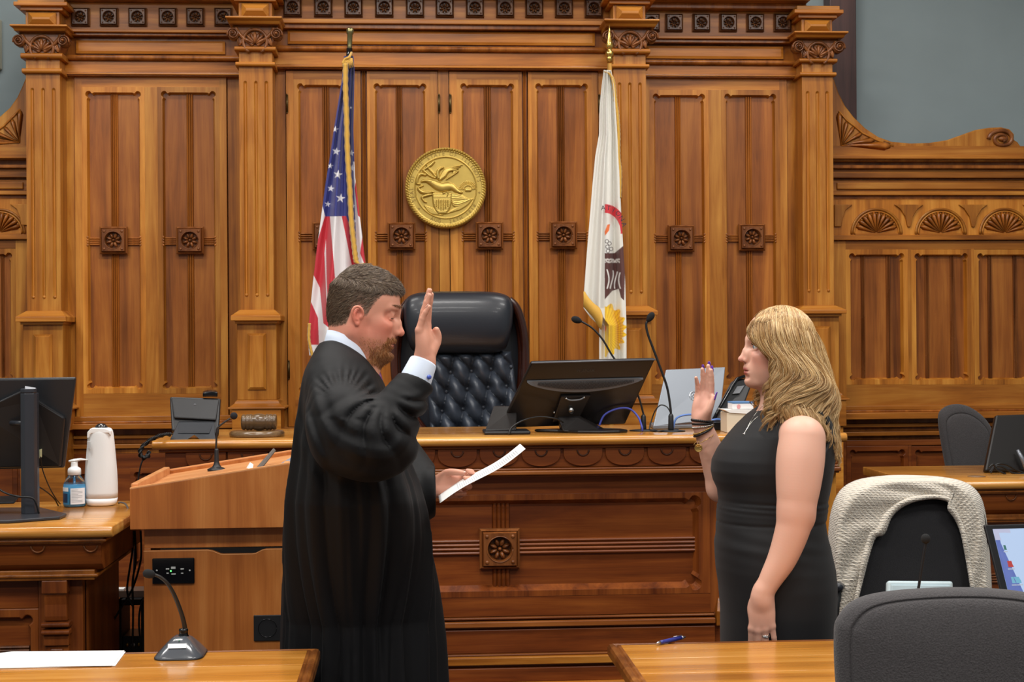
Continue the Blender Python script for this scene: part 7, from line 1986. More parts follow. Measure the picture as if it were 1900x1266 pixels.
S.cone(cufA-d*.012, cufA+d*.03, .0385, .0385, .002, 'sub')
# far sleeve
S.chain([mp(640, 722, .15), mp(715, 835, .23), mp(780, 905, .12), mp(800, 910, .10)], [.075, .085, .068, .064], .03)
S.ell(mp(788, 925, .11), (.035, .06, .05), .03)
xe_ = mp(808, 900, .1).x
S.func((xe_, YM, 1.0), (xe_+.1, YM+.25, 1.4), .0, lambda X, Y, Z: np.maximum(xe_-X+0*Y+0*Z, -(Y-YM-.02)+0*X), .004, 'sub')
S.cone((xe_-.05, YM+.10, mp(800, 909).z), (xe_+.05, YM+.10, mp(800, 909).z), .042, .045, .004, 'sub')
# folds of the sleeve: radiating from the shoulder seam and round the elbow
sc_ = mp(640, 745, -.2); el = mp(690, 840, -.27)
def fold1(X, Y, Z):
    dx, dz = X-sc_.x, Z-sc_.z; r = np.sqrt(dx*dx+dz*dz); a = np.arctan2(dz, dx)
    g = np.exp(-((r-.062)/.020)**2)*np.clip((a+.4)/.5, 0, 1)*np.clip((2.9-a)/.4, 0, 1)*(Y < YM-.05)
    return .0030*g*np.sin(a*24+1.5*np.sin(a*5))
S.disp((lo.x, YM-.4, 1.25), (hi.x, YM, 1.6), fold1)
def fold2(X, Y, Z):
    dx, dz = X-(el.x+.015), Z-(el.z+.085); r = np.sqrt(dx*dx+dz*dz); a = np.arctan2(dz, dx)
    g = np.exp(-((r-.085)/.055)**2)*(Y < YM-.12)*np.clip((-a+.9)/.6, 0, 1)
    w_ = np.sin(r*95+1.6*np.sin(a*2.2)+a*2.4)
    return .0050*g*(np.clip(w_, -.5, 1)**1)
S.disp((lo.x, YM-.4, 1.1), (hi.x, YM-.1, 1.55), fold2)
ie = mp(716, 728, -.2)
def fold4(X, Y, Z):
    dx, dz = X-ie.x, Z-ie.z; r = np.sqrt(dx*dx+dz*dz); a = np.arctan2(dz, dx)
    g = np.clip((r-.025)/.03, 0, 1)*np.exp(-((r-.09)/.07)**2)*np.clip((YM-.10-Y)/.04, 0, 1)*np.clip((-a+.15)/.4, 0, 1)*np.clip((a+3.1)/.3, 0, 1)
    s_ = np.sin(a*6.5+1.2*np.sin(r*28)+.7); return .0075*g*(1-2*np.abs(s_)**.7)
S.disp((lo.x, YM-.4, 1.1), (hi.x, YM-.08, 1.55), fold4)
def fold3(X, Y, Z):
    g = np.exp(-((X-mp(600, 800).x)/.045)**2-((Z-mp(600, 790).z)/.10)**2)*(Y < YM-.08)
    return .006*g*np.sin((X*0.9+Z*0.35)*150)
S.disp((lo.x, YM-.4, 1.15), (hi.x, YM-.05, 1.55), fold3)
Vr, Fr = S.mesh(); Vr = relax(Vr, Fr, 2, .5)
M_ROBE = plain('robe_black', (10, 10, 12), rough=0.62, sheen=0.02, bump=0.15, bscale=1500, spec=0.25)
npobj('robe', Vr, Fr, M_ROBE, man)
for sg in (-1, 1):
    mb = MB().loft([[Vector((mp(650, 1400).x-.06+q*.27, YM+.08+sg*.09+math.cos(t_)*.05*w_, .002+max(0, math.sin(t_))*hh)) for t_ in np.linspace(0, 2*PI, 16, endpoint=False)] for q, w_, hh in ((0, .5, .06), (.1, .85, .085), (.4, .9, .08), (.7, 1, .055), (.93, .8, .04), (1, .4, .03))], 0, True)
    obj('shoe', mb, M_BLACKGL, man, world=True)
# --- the sheet he holds
def sheet(u, v):
    t_ = u
    a0, a1 = P(816, 934, YM-.115), P(975, 833, YM-.115)
    q = a0.lerp(a1, t_); q.y = YM-.115+.19*v; q.z += -.003*math.sin(PI*t_)+.005*math.sin(t_*2*PI)
    q.x += .0*v
    return q
mb = MB().grid(sheet, 30, 12)
o = obj('paper_sheet', mb, M_PAPER, world=True, label='printed white sheet held in the left hand of the robed man', cat='paper')
so = o.modifiers.new('solid', 'SOLIDIFY'); so.thickness = .0005
mb = MB()
for k in range(30):
    u0 = .22+.024*k; v1 = .85-.35*((k*7) % 5)/5
    qs = [sheet(u0, .12), sheet(u0, v1), sheet(u0+.006, v1), sheet(u0+.006, .12)]
    mb.add([q_+Vector((-.0003, 0, .0006)) for q_ in qs], [(0, 1, 2, 3)])
obj('printed_text', mb, plain('ink_grey', (186, 190, 200), rough=.8), o, world=True, kind='stuff')
# ================================================================== THE WOMAN IN BLACK
YWm = 4.09
def wp(px, py, d=0.0): return P(px, py, YWm+d)
woman = thing('person', 'blonde woman in a sleeveless black dress raising her right hand in profile', 'person', (wp(1440, 900).x, YWm, 0))
HW = frame(wp(1447, 657, 0.0), (-1, -0.05, 0.03), (0.03, 0, 1))
sW = 0.955
near = lambda px, py, d=-0.21: wp(px, py, d)
x0, x1 = wp(1277, 750).x, wp(1572, 850).x
zs = np.concatenate([ar(-0.02, wp(1400, 1215, -.2).z, .012), ar(wp(1400, 1215, -.2).z, wp(1400, 560).z, .0021)])
S = Sdf(ar(x0, x1, .0021), ar(YWm-0.315, YWm+0.30, .0023), zs)
sculpt_head(S, HW, sW, False, ears=(1, -1))
# neck, chest, shoulders
S.cone(HW @ Vector((-.016*sW, 0, -.02)), wp(1462, 765), .047, .055, .03)
S.cone(HW @ Vector((.016*sW, 0, -.055)), wp(1446, 765), .036, .048, .03)
S.ell(wp(1462, 790), (.085, .13, .055), .05)
S.ell(wp(1445, 855), (.115, .125, .11), .06)
S.ell(wp(1385, 862, -.05), (.055, .06, .06), .04); S.ell(wp(1385, 862, .05), (.055, .06, .06), .04)
S.ell(wp(1434, 950), (.115, .125, .15), .06)
S.ell(wp(1434, 1070), (.135, .165, .14), .07)
for sg in (-1, 1):
    S.cone(wp(1434, 1130, sg*.085), wp(1440, 1400, sg*.075), .085, .055, .04)
    fz_ = .06
    S.cone(wp(1440, 1400, sg*.075), Vector((wp(1440, 1400).x+.01, YWm+sg*.075, .10)), .055, .035, .03)
    S.cone(Vector((wp(1440, 1400).x+.01, YWm+sg*.075, .09)), Vector((wp(1440, 1400).x-.15, YWm+sg*.085, .03)), .033, .026, .03)
S.ell(wp(1482, 805, -.145), (.052, .05, .045), .04); S.ell(wp(1465, 795, .15), (.06, .06, .055), .045)
# near (left) arm, hanging
S.chain([near(1489, 814, -.190), near(1485, 855, -.20), near(1481, 905, -.21), near(1477, 950, -.215)], [.060, .063, .057, .047], .02, fine=10)
S.chain([near(1477, 950, -.215), near(1470, 985, -.215), near(1452, 1035, -.21), near(1430, 1075, -.205), near(1415, 1104, -.20)], [.047, .0445, .038, .030, .0245], .015, fine=10)
S.ell(near(1496, 962, -.215), (.016, .020, .022), .02)
# left hand, back of the hand to us, fingers down
dn = (near(1414, 1190)-near(1414, 1106)).normalized()
dn = Vector((-0.02, 0.02, -1)).normalized(); nr = Vector((0.30, 0.95, 0)); nr = (nr-dn*nr.dot(dn)).normalized(); xx_ = nr.cross(dn)
MLw = Matrix((xx_, nr, dn)).transposed().to_4x4(); MLw.translation = near(1414, 1107, -.20)
sLw = 1 if xx_.x < 0 else -1     # thumb forwards (to the left)
fLw, tLw = sculpt_hand(S, MLw, sLw, [(.25, .3, .15), (.2, .28, .15), (.18, .25, .15), (.1, .2, .1)], (0.03, 0.0, -0.02, -0.16), [(.018, .010, .020), (.028, .026, .046), (.022, .034, .070), (.014, .034, .090)], sc=0.93, fat=1.05, wrist=(.026, .021))
# far (right) arm, raised
S.chain([wp(1465, 800, .17), wp(1400, 880, .22), wp(1338, 905, .16)], [.052, .045, .040], .03)
S.chain([wp(1338, 905, .16), wp(1330, 868, .15), wp(1314, 820, .13), wp(1304, 788, .12)], [.040, .040, .032, .0245], .015)
a = R(42); nrm = Vector((-math.cos(a), -math.sin(a), 0.02)); upw = Vector((0.27, 0.02, 1)); upw = (upw-nrm*upw.dot(nrm)/nrm.length_squared).normalized(); nrm.normalize(); xw = nrm.cross(upw)
MRw = Matrix((xw, nrm, upw)).transposed().to_4x4(); MRw.translation = wp(1301, 783, .12)
sRw = 1 if xw.x > 0 else -1
fRw, tRw = sculpt_hand(S, MRw, sRw, [(.12, .08, .05), (.12, .08, .05), (.2, .12, .08), (.30, .2, .1)], (-0.05, 0.0, 0.04, 0.09), [(.018, .012, .022), (.038, .018, .046), (.043, .016, .070), (.044, .010, .092)], sc=0.845, fat=1.02, wrist=(.026, .021))
V, F = S.mesh(); V = relax(V, F, 1, .4)
skinw = (222, 172, 150)
C = np.tile(lin3(skinw), (len(V), 1))
C, q, mix = head_colors(V, HW, sW, skinw, (222, 146, 128), (196, 104, 100), C)
mix((216, 150, 126), .5*np.exp(-((V-np.array(near(1480, 965)))**2).sum(1)/.05**2))
for p_ in (MRw @ Vector((0, .01, .03)), MRw @ Vector((0, 0, .08))): mix((226, 158, 140), .45*np.exp(-((V-np.array(p_))**2).sum(1)/.035**2))
mix((196, 138, 116), .5*np.exp(-((V-np.array(MLw @ Vector((0, 0, .07))))**2).sum(1)/.05**2))
npobj('body', V, F, M_SKIN, woman, colors=C)
# eyes
for sg in (1, -1):
    ce = HW @ (Vector((.0745, sg*.0320, .0190))*sW)
    Me = HW.to_3x3()
    e_ = obj('eye', MB().ball(ce, (.0143*sW,)*3, 14), plain('eye_white', (226, 222, 216), rough=.12) if sg == 1 else bpy.data.materials['eye_white'], woman, world=True)
    ir = ce+Me @ Vector((.0133*sW, -sg*.001, -.0005))
    obj('iris', MB().ball(ir, (.0016, .0050, .0050), 8), plain('iris_blue', (70, 96, 120), rough=.1) if sg == 1 else bpy.data.materials['iris_blue'], e_, world=True)
    obj('pupil', MB().ball(ir+Me @ Vector((.0010, 0, 0)), (.0009, .0022, .0022), 6), plain('pupil_black', (8, 8, 8), rough=.1) if sg == 1 else bpy.data.materials['pupil_black'], e_, world=True)
    lp = [HW @ (Vector((.0755+.0140*math.cos(a_)*.98, sg*.0315+.0140*math.sin(a_), .0200+.0052-.003*abs(a_)))*sW) for a_ in np.linspace(-.9, .9, 12)]
    mb = MB().tube(lp, .0009, 5)
    for i in range(1, 11):
        p_ = lp[i]; dd = Me @ Vector((1, sg*.3*math.sin((i-5.5)/4), .55)); mb.tube([p_, p_+dd*.0035, p_+dd*.005+Vector((0, 0, .0015))], [.0004, .0003, .0001], 4)
    obj('eyelashes', mb, plain('lash_dark', (44, 32, 26), rough=.6) if sg == 1 else bpy.data.materials['lash_dark'], woman, world=True)
    brow(sg, HW, sW, 160, x0=.0965, ln=.007, mat=hairmat('brow_blonde', [(120, 88, 60), (150, 114, 80)], .5) if sg == 1 else bpy.data.materials['brow_blonde'], parent=woman, thick=.0022)
# nails
M_NAILP = plain('nail_purple', (112, 66, 196), rough=0.15, coat=.6)
for f_ in fRw[:3]: nail(None, f_[3], f_[2], -nrm, M_NAILP, woman, w=.0052, l=.011, long=.006, name='fingernail')
nail(None, tRw[3], tRw[2], Vector((.9, -.35, .0)), M_NAILP, woman, w=.0072, l=.014, long=.009, name='fingernail')
nail(None, tLw[3], tLw[2], Vector((-1, -.2, 0)), M_NAILP, woman, w=.0062, l=.013, long=.006, name='fingernail')
for f_ in fLw: nail(None, f_[3], f_[2], -nr, M_NAILP, woman, w=.005, l=.011, long=.006, name='fingernail')
# --- dress
hd_ = .0038
S = Sdf(ar(wp(1300, 900).x, wp(1572, 900).x, hd_), ar(YWm-0.235, YWm+0.24, hd_), np.concatenate([ar(0.42, wp(1400, 1215).z, .012), ar(wp(1400, 1215).z, wp(1400, 725).z, hd_)]))
lev = [(735, 1436, 1500, .085), (752, 1412, 1520, .125), (770, 1388, 1533, .150), (788, 1369, 1540, .158), (807, 1352, 1545, .163), (830, 1334, 1546, .163), (852, 1323, 1544, .165), (872, 1321, 1542, .165), (890, 1325, 1539, .162), (907, 1333, 1536, .158), (925, 1335, 1532, .157), (945, 1332, 1531, .158), (968, 1331, 1527, .160), (985, 1331, 1528, .168), (1010, 1328, 1534, .178), (1052, 1331, 1543, .190), (1084, 1336, 1546, .195), (1130, 1340, 1545, .197), (1184, 1340, 1544, .195), (1300, 1344, 1540, .185), (1480, 1350, 1535, .175), (1600, 1352, 1532, .175)]
LZw = np.array([wp(1440, l[0]).z for l in lev])[::-1]; LAw = np.array([wp(l[1], l[0]).x for l in lev])[::-1]; LBw = np.array([wp(l[2], l[0]).x for l in lev])[::-1]; LDw = np.array([l[3] for l in lev])[::-1]
def dress(X, Y, Z):
    xa = np.interp(Z, LZw, LAw); xb = np.interp(Z, LZw, LBw); dd = np.interp(Z, LZw, LDw)
    cx = xa*.45+xb*.55; ra = np.where(X < cx, cx-xa, xb-cx)
    qn = (np.abs((X-cx)/ra)**2.15+np.abs((Y-YWm)/dd)**2.15)**(1/2.15)
    wz = lambda py, wd: np.exp(-((Z-wp(1440, py).z)/wd)**2)
    wr_ = .0012*wz(936, .020)*np.sin(Z*420+X*18)+.0006*np.exp(-((Z-wp(1440, 1000).z)/.05)**2)*np.sin(Z*160+X*30)
    seam = -.0022*(np.exp(-((Z-wp(1440, 928).z)/.003)**2)+np.exp(-((Z-wp(1440, 966).z)/.003)**2))
    return (qn-1)*np.minimum(ra, dd)*.95+wr_-seam*0-seam
S.func((wp(1318, 900).x, YWm-.2, .44), (wp(1555, 900).x, YWm+.2, wp(1440, 735).z), .02, dress, 0.0)
S.func((wp(1300, 900).x, YWm-.3, .3), (wp(1560, 900).x, YWm+.3, .46), .03, lambda X, Y, Z: Z-.45+0*X+0*Y, .0, 'sub')
# neck opening and armholes
S.cone(wp(1440, 738), wp(1462, 690), .066, .085, .012, 'sub')
S.ell(wp(1418, 748), (.030, .060, .020), .015, None, 'sub')
for sg in (-1, 1): S.cone(wp(1500, 806, sg*.14), wp(1500, 800, sg*.30), .064, .080, .012, 'sub'); S.cone(wp(1492, 865, sg*.185), wp(1492, 865, sg*.3), .060, .06, .012, 'sub')
Vd, Fd = S.mesh(); Vd = relax(Vd, Fd, 1, .4)
npobj('dress', Vd, Fd, plain('dress_black', (20, 20, 22), rough=.62, sheen=.06, bump=.2, bscale=1400, spec=.35), woman)
for sg in (-1, 1):
    mb = MB().loft([[Vector((wp(1440, 1400).x+.05-q*.27, YWm+sg*.085+math.cos(t_)*.042*w_, .001+max(0, math.sin(t_))*hh)) for t_ in np.linspace(0, 2*PI, 16, endpoint=False)] for q, w_, hh in ((0, .5, .06), (.1, .8, .085), (.4, .85, .07), (.7, 1, .05), (.93, .8, .04), (1, .4, .03))], 0, True)
    obj('shoe', mb, M_BLACKGL, woman, world=True)
# --- jewellery (worn, so part of her)
M_GOLD = plain('gold_jewellery', (186, 150, 84), rough=.3, metal=.9); M_SILVJ = plain('silver_jewellery', (206, 204, 198), rough=.2, metal=.95); M_DKB = plain('dark_beads', (30, 26, 26), rough=.3)
wa = wp(1302, 786, .12); wu = (wp(1303, 770, .12)-wp(1308, 800, .12)).normalized()
def bangle(name, c, r, ax, m, bead=0, rad=.002, parent=woman, n=40):
    ax = Vector(ax).normalized(); a_ = ax.orthogonal().normalized(); b_ = ax.cross(a_)
    pts = [c+a_*r*math.cos(t_)+b_*r*math.sin(t_) for t_ in np.linspace(0, 2*PI, n+1)]
    mb = MB()
    if bead:
        for p_ in pts[:-1]: mb.ball(p_, bead, 5)
    else: mb.tube(pts, rad, 6)
    return obj(name, mb, m, parent, world=True)
bangle('bracelet', wp(1303, 781, .12), .029, wu+Vector((.25, 0, 0)), M_DKB, bead=.0040, n=34)
bangle('bracelet', wp(1304, 786, .12), .0290, wu+Vector((.12, 0, 0)), M_DKB, rad=.0032)
bangle('bracelet', wp(1304, 791, .12), .0295, wu, M_SILVJ, bead=.0028, n=38)
bangle('bracelet', wp(1305, 798, .12), .0290, wu+Vector((-.30, 0, 0)), M_GOLD, bead=.0026, n=40)
bangle('bracelet', wp(1305, 801, .12), .0295, wu+Vector((-.38, 0, 0)), M_DKB, rad=.0030)
g_ = bangle('bracelet', wp(1306, 815, .12), .0325, wu+Vector((-.35, 0, -.1)), M_GOLD, rad=.0009)
ch = wp(1296, 832, .085); d2 = Vector((-.25, -1, 0)).to_track_quat('Z', 'Y').to_matrix()
mb = MB().lathe([(.0105, 0), (.0112, .0008), (.0105, .0018), (.0095, .0013), (.001, .0013)], ch, 24, d2); mb.tube([ch+Vector((0, 0, .011)), ch+Vector((.0005, 0, .02))], .0012, 5)
mb.tube([ch+d2 @ Vector((.0055*math.cos(t_), .0055*math.sin(t_), .0016)) for t_ in np.linspace(0, 2*PI, 14)], .0006, 4)
obj('medallion', mb, M_GOLD, g_, world=True)
def on_dress(px_, py_):
    for d_ in np.linspace(-.22, .1, 320):
        p_ = wp(px_, py_, d_)
        if dress(np.float64(p_.x), np.float64(p_.y), np.float64(p_.z)) < 0: return wp(px_, py_, d_-.003)
    return wp(px_, py_, -.02)
nk = crv([wp(1416, 752, -.055), on_dress(1402, 768), on_dress(1393, 782), on_dress(1385, 797), on_dress(1382, 802)], 26); nk2 = crv([on_dress(1383, 801), on_dress(1391, 789), on_dress(1398, 780), on_dress(1407, 773)], 20)
mb = MB().tube([tuple(p_) for p_ in nk], .0006, 5).tube([tuple(p_) for p_ in nk2], .0006, 5); ne = obj('necklace', mb, M_SILVJ, woman, world=True)
cc_ = on_dress(1382, 802)+Vector((0, -.002, 0))
mb = MB().tube([cc_, cc_+Vector((-.003, 0, -.016))], .0012, 6).tube([cc_+Vector((-.006, 0, -.004)), cc_+Vector((.0045, 0, -.006))], .0012, 6); obj('cross_pendant', mb, M_SILVJ, ne, world=True)
rf = fLw[2]; rc = Vector(rf[0])+(Vector(rf[1])-Vector(rf[0]))*.45; rd = (Vector(rf[1])-Vector(rf[0])).normalized()
for k in (-.002, .0018): rg_ = bangle('ring', rc+rd*k, .0098, rd, M_SILVJ, rad=.0016)
obj('ring_stone', MB().ball(rc-nr*.0105, (.003, .003, .003), 5), plain('diamond', (240, 240, 245), rough=.02, metal=.3), rg_, world=True)
# --- hair: guide curves from the parting down, front to back, near side and far side
G_near = [
 [(1414, 590, -.010), (1396, 600, -.035), (1390, 616, -.050), (1401, 630, -.062), (1417, 644, -.074), (1430, 660, -.084), (1438, 679, -.094), (1440, 700, -.098), (1428, 722, -.098), (1424, 738, -.098)],
 [(1422, 583, -.015), (1406, 600, -.055), (1409, 630, -.078), (1428, 655, -.094), (1448, 676, -.104), (1452, 706, -.112), (1434, 738, -.120), (1440, 765, -.130), (1424, 790, -.135), (1420, 812, -.125)],
 [(1434, 577, -.015), (1424, 603, -.072), (1432, 640, -.092), (1458, 672, -.108), (1476, 700, -.120), (1462, 730, -.130), (1446, 757, -.140), (1468, 775, -.155), (1478, 798, -.165)],
 [(1448, 573, -.010), (1450, 605, -.078), (1462, 645, -.094), (1494, 680, -.110), (1512, 702, -.120), (1490, 728, -.135), (1470, 752, -.150), (1490, 780, -.165), (1478, 800, -.172)],
 [(1462, 573, -.005), (1476, 608, -.070), (1490, 650, -.088), (1518, 685, -.098), (1534, 716, -.105), (1512, 742, -.125), (1500, 768, -.150), (1518, 790, -.158), (1508, 806, -.160)],
 [(1474, 575, .000), (1498, 612, -.050), (1512, 655, -.070), (1532, 696, -.078), (1546, 730, -.085), (1534, 762, -.100), (1528, 792, -.115), (1544, 826, -.110), (1548, 856, -.100)],
 [(1482, 579, .010), (1512, 622, -.010), (1528, 668, -.025), (1543, 710, -.030), (1551, 748, -.035), (1545, 785, -.045), (1550, 822, -.050), (1551, 868, -.045)],
 [(1480, 582, .020), (1514, 628, .035), (1532, 675, .035), (1546, 720, .035), (1553, 755, .035), (1548, 790, .03), (1552, 815, .03), (1548, 838, .03)]]
G_far = [
 [(1412, 590, .010), (1400, 604, .040), (1402, 630, .060), (1414, 655, .075), (1420, 690, .085), (1410, 725, .092), (1400, 748, .095), (1394, 752, .090)],
 [(1425, 583, .015), (1412, 604, .060), (1416, 640, .080), (1432, 680, .090), (1428, 715, .098), (1412, 742, .105), (1420, 765, .11)],
 [(1448, 574, .015), (1450, 605, .075), (1462, 650, .090), (1480, 695, .105), (1470, 740, .12), (1490, 785, .13)],
 [(1474, 577, .015), (1496, 612, .055), (1512, 660, .075), (1530, 705, .085), (1535, 750, .10), (1540, 800, .10)],
 [(1480, 582, .020), (1514, 628, .035), (1532, 675, .04), (1546, 720, .045), (1552, 755, .045), (1548, 800, .045)]]
def guide(G, K=40): return np.array([crv([wp(*p_) for p_ in g], K) for g in G])
K = 44
GN, GF = guide(G_near, K), guide(G_far, K)
hc = np.array(HW @ Vector((-.0, 0, .04)))
rng = np.random.default_rng(11)
def locks(G, nclump, per, inner=0.0, bias=None):
    out = []; m = len(G)
    for c_ in range(nclump):
        g = rng.uniform(0, m-1); i = min(int(g), m-2); f_ = g-i
        base = G[i]*(1-f_)+G[i+1]*f_
        s_ = np.linspace(0, 1, K)
        depth = rng.uniform(0, 1)**1.2
        ctr = hc+(base-hc)*0.0
        pull = (base-hc); base = base-pull*(depth*0.15+inner)*(np.clip(s_*2.5, .25, 1)*np.clip(1.3-s_, .3, 1))[:, None]
        end = rng.uniform(.80, 1.0); base = crv(base, 400)[(np.linspace(0, end, K)*399).astype(int)]
        ph = rng.uniform(0, 2*PI); fr = rng.uniform(2.0, 3.2); amp = rng.uniform(.003, .014)
        T = np.gradient(base, axis=0); T /= np.linalg.norm(T, axis=1)[:, None]+1e-9
        A = np.cross(T, np.array([0, -1, 0.01])); A /= np.linalg.norm(A, axis=1)[:, None]+1e-9
        wv_ = (np.sin(s_*fr*2*PI+ph)*amp*s_)[:, None]*1.3; wc = (np.cos(s_*fr*2*PI+ph)*amp*s_)[:, None]*1.3
        base = base+A*wv_+np.array([0, -1, 0])*wc*.8
        amp = 0
        rad = rng.uniform(.007, .014)*(1-.80*s_**1.3)*np.clip(.35+s_*3, 0, 1)
        for k in range(per):
            a_ = rng.uniform(0, 2*PI); r_ = math.sqrt(rng.uniform(0, 1)); tw_ = a_+s_*rng.uniform(-.5, 1.2)
            off = A*(np.cos(tw_)*r_*rad)[:, None]+np.array([0, -1, 0])[None]*(np.sin(tw_)*r_*rad)[:, None]
            j = rng.normal(0, .0007, 3)
            out.append(base+off+j*s_[:, None])
    return np.array(out)
pa = np.concatenate([locks(GN, 430, 26), locks(GN, 150, 14, .06), locks(GF, 140, 14)])
# a few stray strands
st = locks(GN, 60, 2); st = st+np.sin(np.linspace(0, 9, K))[None, :, None]*rng.normal(0, .004, (len(st), 1, 3)); pa = np.concatenate([pa, st])
# keep every strand outside the skull
Mi = np.array(HW.inverted()); ql = (pa @ Mi[:3, :3].T+Mi[:3, 3])/sW
ce_ = np.array((-.002, 0, .046)); re_ = np.array((.093, .080, .087)); k0_ = np.sqrt((((ql-ce_)/re_)**2).sum(-1)); lim = 1.0+rng.uniform(0, .10, (len(pa), 1))
f_ = np.where(k0_ < lim, lim/np.maximum(k0_, .2), 1.0)[..., None]; ql = ce_+(ql-ce_)*f_
Mw = np.array(HW); pa = (ql*sW) @ Mw[:3, :3].T+Mw[:3, 3]
vh, fh = strands(pa, rng.uniform(.00040, .00075, len(pa)), 3)
M_BLONDE = hairmat('blonde_hair', [(112, 78, 42), (160, 118, 68), (194, 154, 98), (216, 182, 128), (236, 210, 162)], 0.42)
hair = npobj('hair', vh, fh, M_BLONDE, woman)
# hair mass underneath
S = Sdf(ar(wp(1380, 700).x, wp(1565, 700).x, .004), ar(YWm-.17, YWm+.15, .004), ar(wp(1440, 870).z, wp(1440, 560).z, .004))
for G, sh in ((GN, .86), (GF, .86)):
    for gi in np.linspace(0.6, len(G)-1, 9 if G is GN else 6):
        i = min(int(gi), len(G)-2); f_ = gi-i; b_ = G[i]*(1-f_)+G[i+1]*f_
        pts = crv(b_, 12); cm = hc
        pts = cm+(pts-cm)*np.linspace(.78, .70, 12)[:, None]
        S.chain([tuple(p_) for p_ in pts[:10]], list(np.concatenate([np.linspace(.008, .018, 5), np.linspace(.018, .008, 5)])), .018)
S.ell(HW @ Vector((-.010, 0, .046)), (.086, .079, .084), .02); S.ell(wp(1488, 685, 0), (.042, .058, .070), .03)
S.ell(HW @ Vector((.098, 0, -.005)), (.045, .075, .085), .01, HW.to_3x3(), 'sub')
Vm, Fm = S.mesh()
npobj('hair_underlayer', Vm, Fm, plain('hair_under', (112, 80, 46), rough=.6, noise=.4, nscale=120, bump=.8, bscale=300), woman)
# ================================================================== FLAGS
M_FRINGE = plain('gold_fringe', (206, 158, 56), rough=.6, bump=.6, bscale=900, sheen=.3)
M_GOLDP = plain('polished_gold', (214, 176, 96), rough=.2, metal=.9)
def star_poly(cx, cy, r, rot=0):
    return [(cx+(r if k % 2 == 0 else r*.382)*math.sin(rot+PI*k/5), cy-(r if k % 2 == 0 else r*.382)*math.cos(rot+PI*k/5)) for k in range(10)]
def inpoly(x, y, poly):
    c = np.zeros(x.shape, bool); n = len(poly); j = n-1
    for i in range(n):
        xi, yi = poly[i]; xj, yj = poly[j]
        c ^= ((yi > y) != (yj > y)) & (x < (xj-xi)*(y-yi)/((yj-yi) if yj != yi else 1e-9)+xi); j = i
    return c
def flag_sheet(left, right, y0, y1, Y, NU, NV, depthf, paint, name, parent, mat, back=True):
    ys_ = np.linspace(y0, y1, NV+1); L_ = np.interp(ys_, [p[1] for p in left], [p[0] for p in left]); R_ = np.interp(ys_, [p[1] for p in right], [p[0] for p in right])
    u = np.linspace(0, 1, NU+1)
    Xp = L_[:, None]+(R_-L_)[:, None]*u[None, :]; Yp = np.repeat(ys_[:, None], NU+1, 1)
    D = depthf(u[None, :], (Yp-y0)/(y1-y0), Xp, Yp)
    a = np.array([_F.x, _F.y, _F.z]); rt = np.array(_Rt); up_ = np.array(_Up)
    d = a+rt*((Xp-950)/FPX)[..., None]-up_*((Yp-633)/FPX)[..., None]
    V = np.array(EYE)+d*((Y+D)/d[..., 1])[..., None]
    V = V.reshape(-1, 3)
    i = np.arange(NV)[:, None]*(NU+1)+np.arange(NU)[None, :]
    F = np.stack([i, i+1, i+NU+2, i+NU+1], -1).reshape(-1, 4)
    C = sum(paint(Xp.ravel()+dx, Yp.ravel()+dy, None) for dx, dy in ((-.3, -.3), (.3, -.3), (0, 0), (-.3, .3), (.3, .3), (0, .6), (0, -.6)))/7
    o = npobj(name, V, F, mat, parent, colors=C)
    so = o.modifiers.new('solid', 'SOLIDIFY'); so.thickness = .002; so.offset = 1
    return o
# --- striped flag with stars
YF = 6.86
def fp(x, y, d=0): return P(x, y, YF+d)
def pole(label, Y, top, bot, finial, rad=.0135, col=(60, 44, 30)):
    b = P(bot[0], bot[1], Y); b2 = Vector((b.x, Y, PLAT+.02))
    t = thing('flag_pole' if False else 'flag', label, 'flag', (b.x, Y, PLAT))
    p0 = P(top[0], top[1], Y)
    obj('pole', MB().tube([b2, p0], rad, 14), wood('pole_wood', tuple(v*.7 for v in col), col, tuple(min(255, v*1.3) for v in col), 'Z', rough=.3, var=0), t, world=True)
    obj('stand', MB().lathe([(.13, 0), (.135, .01), (.12, .025), (.05, .04), (.03, .07), (.022, .10), (.016, .10)], (b.x, Y, PLAT), 28), M_GOLDP, t, world=True)
    return t, p0
t, p0 = pole('flag with white stars on blue and red stripes, left of the gold seal', YF, (648, 118), (630, 690), None)
s = MPX(649, 80, YF)
ax = (P(650, 52, YF)-P(648, 118, YF)).normalized(); q = ax.to_track_quat('Z', 'Y').to_matrix(); c = P(648, 108, YF)
obj('pole_ferrule', MB().lathe([(5.2*s, -20*s), (5.2*s, 0), (5.0*s, 16*s), (4.2*s, 18*s), (4.6*s, 19*s), (4.6*s, 22*s), (5.0*s, 44*s), (6.5*s, 46*s), (7*s, 49*s), (7*s, 54*s), (5.5*s, 56*s), (.001, 56.5*s)], c, 20, q), plain('aged_brass', (136, 128, 88), rough=.3, metal=.85), t, world=True)
obj('pole_sleeve', MB().tube([P(647, 122, YF), P(648.5, 90, YF)], 5.6*s, 14), M_BLACKGL, t, world=True)
left = [(638, 108), (634, 150), (629, 180), (620, 235), (612, 290), (604, 340), (596, 400), (588, 460), (581, 520), (576, 570), (572, 612), (572, 640), (574, 660)]
right = [(655, 104), (657, 130), (656, 190), (655, 240), (657, 290), (659, 330), (664, 370), (670, 420), (676, 470), (680, 500), (682, 560), (684, 620), (686, 660)]
def fd(u, v, X, Y_): return .035*np.sin(u*9.5+v*1.5)*np.clip(.25+v, 0, 1)+.016*np.sin(u*21+2+v*3)-.03*v*(1-(2*u-1)**2)
BLUE, RED, WHT = lin3((44, 50, 124)), lin3((186, 36, 52)), lin3((224, 220, 222))
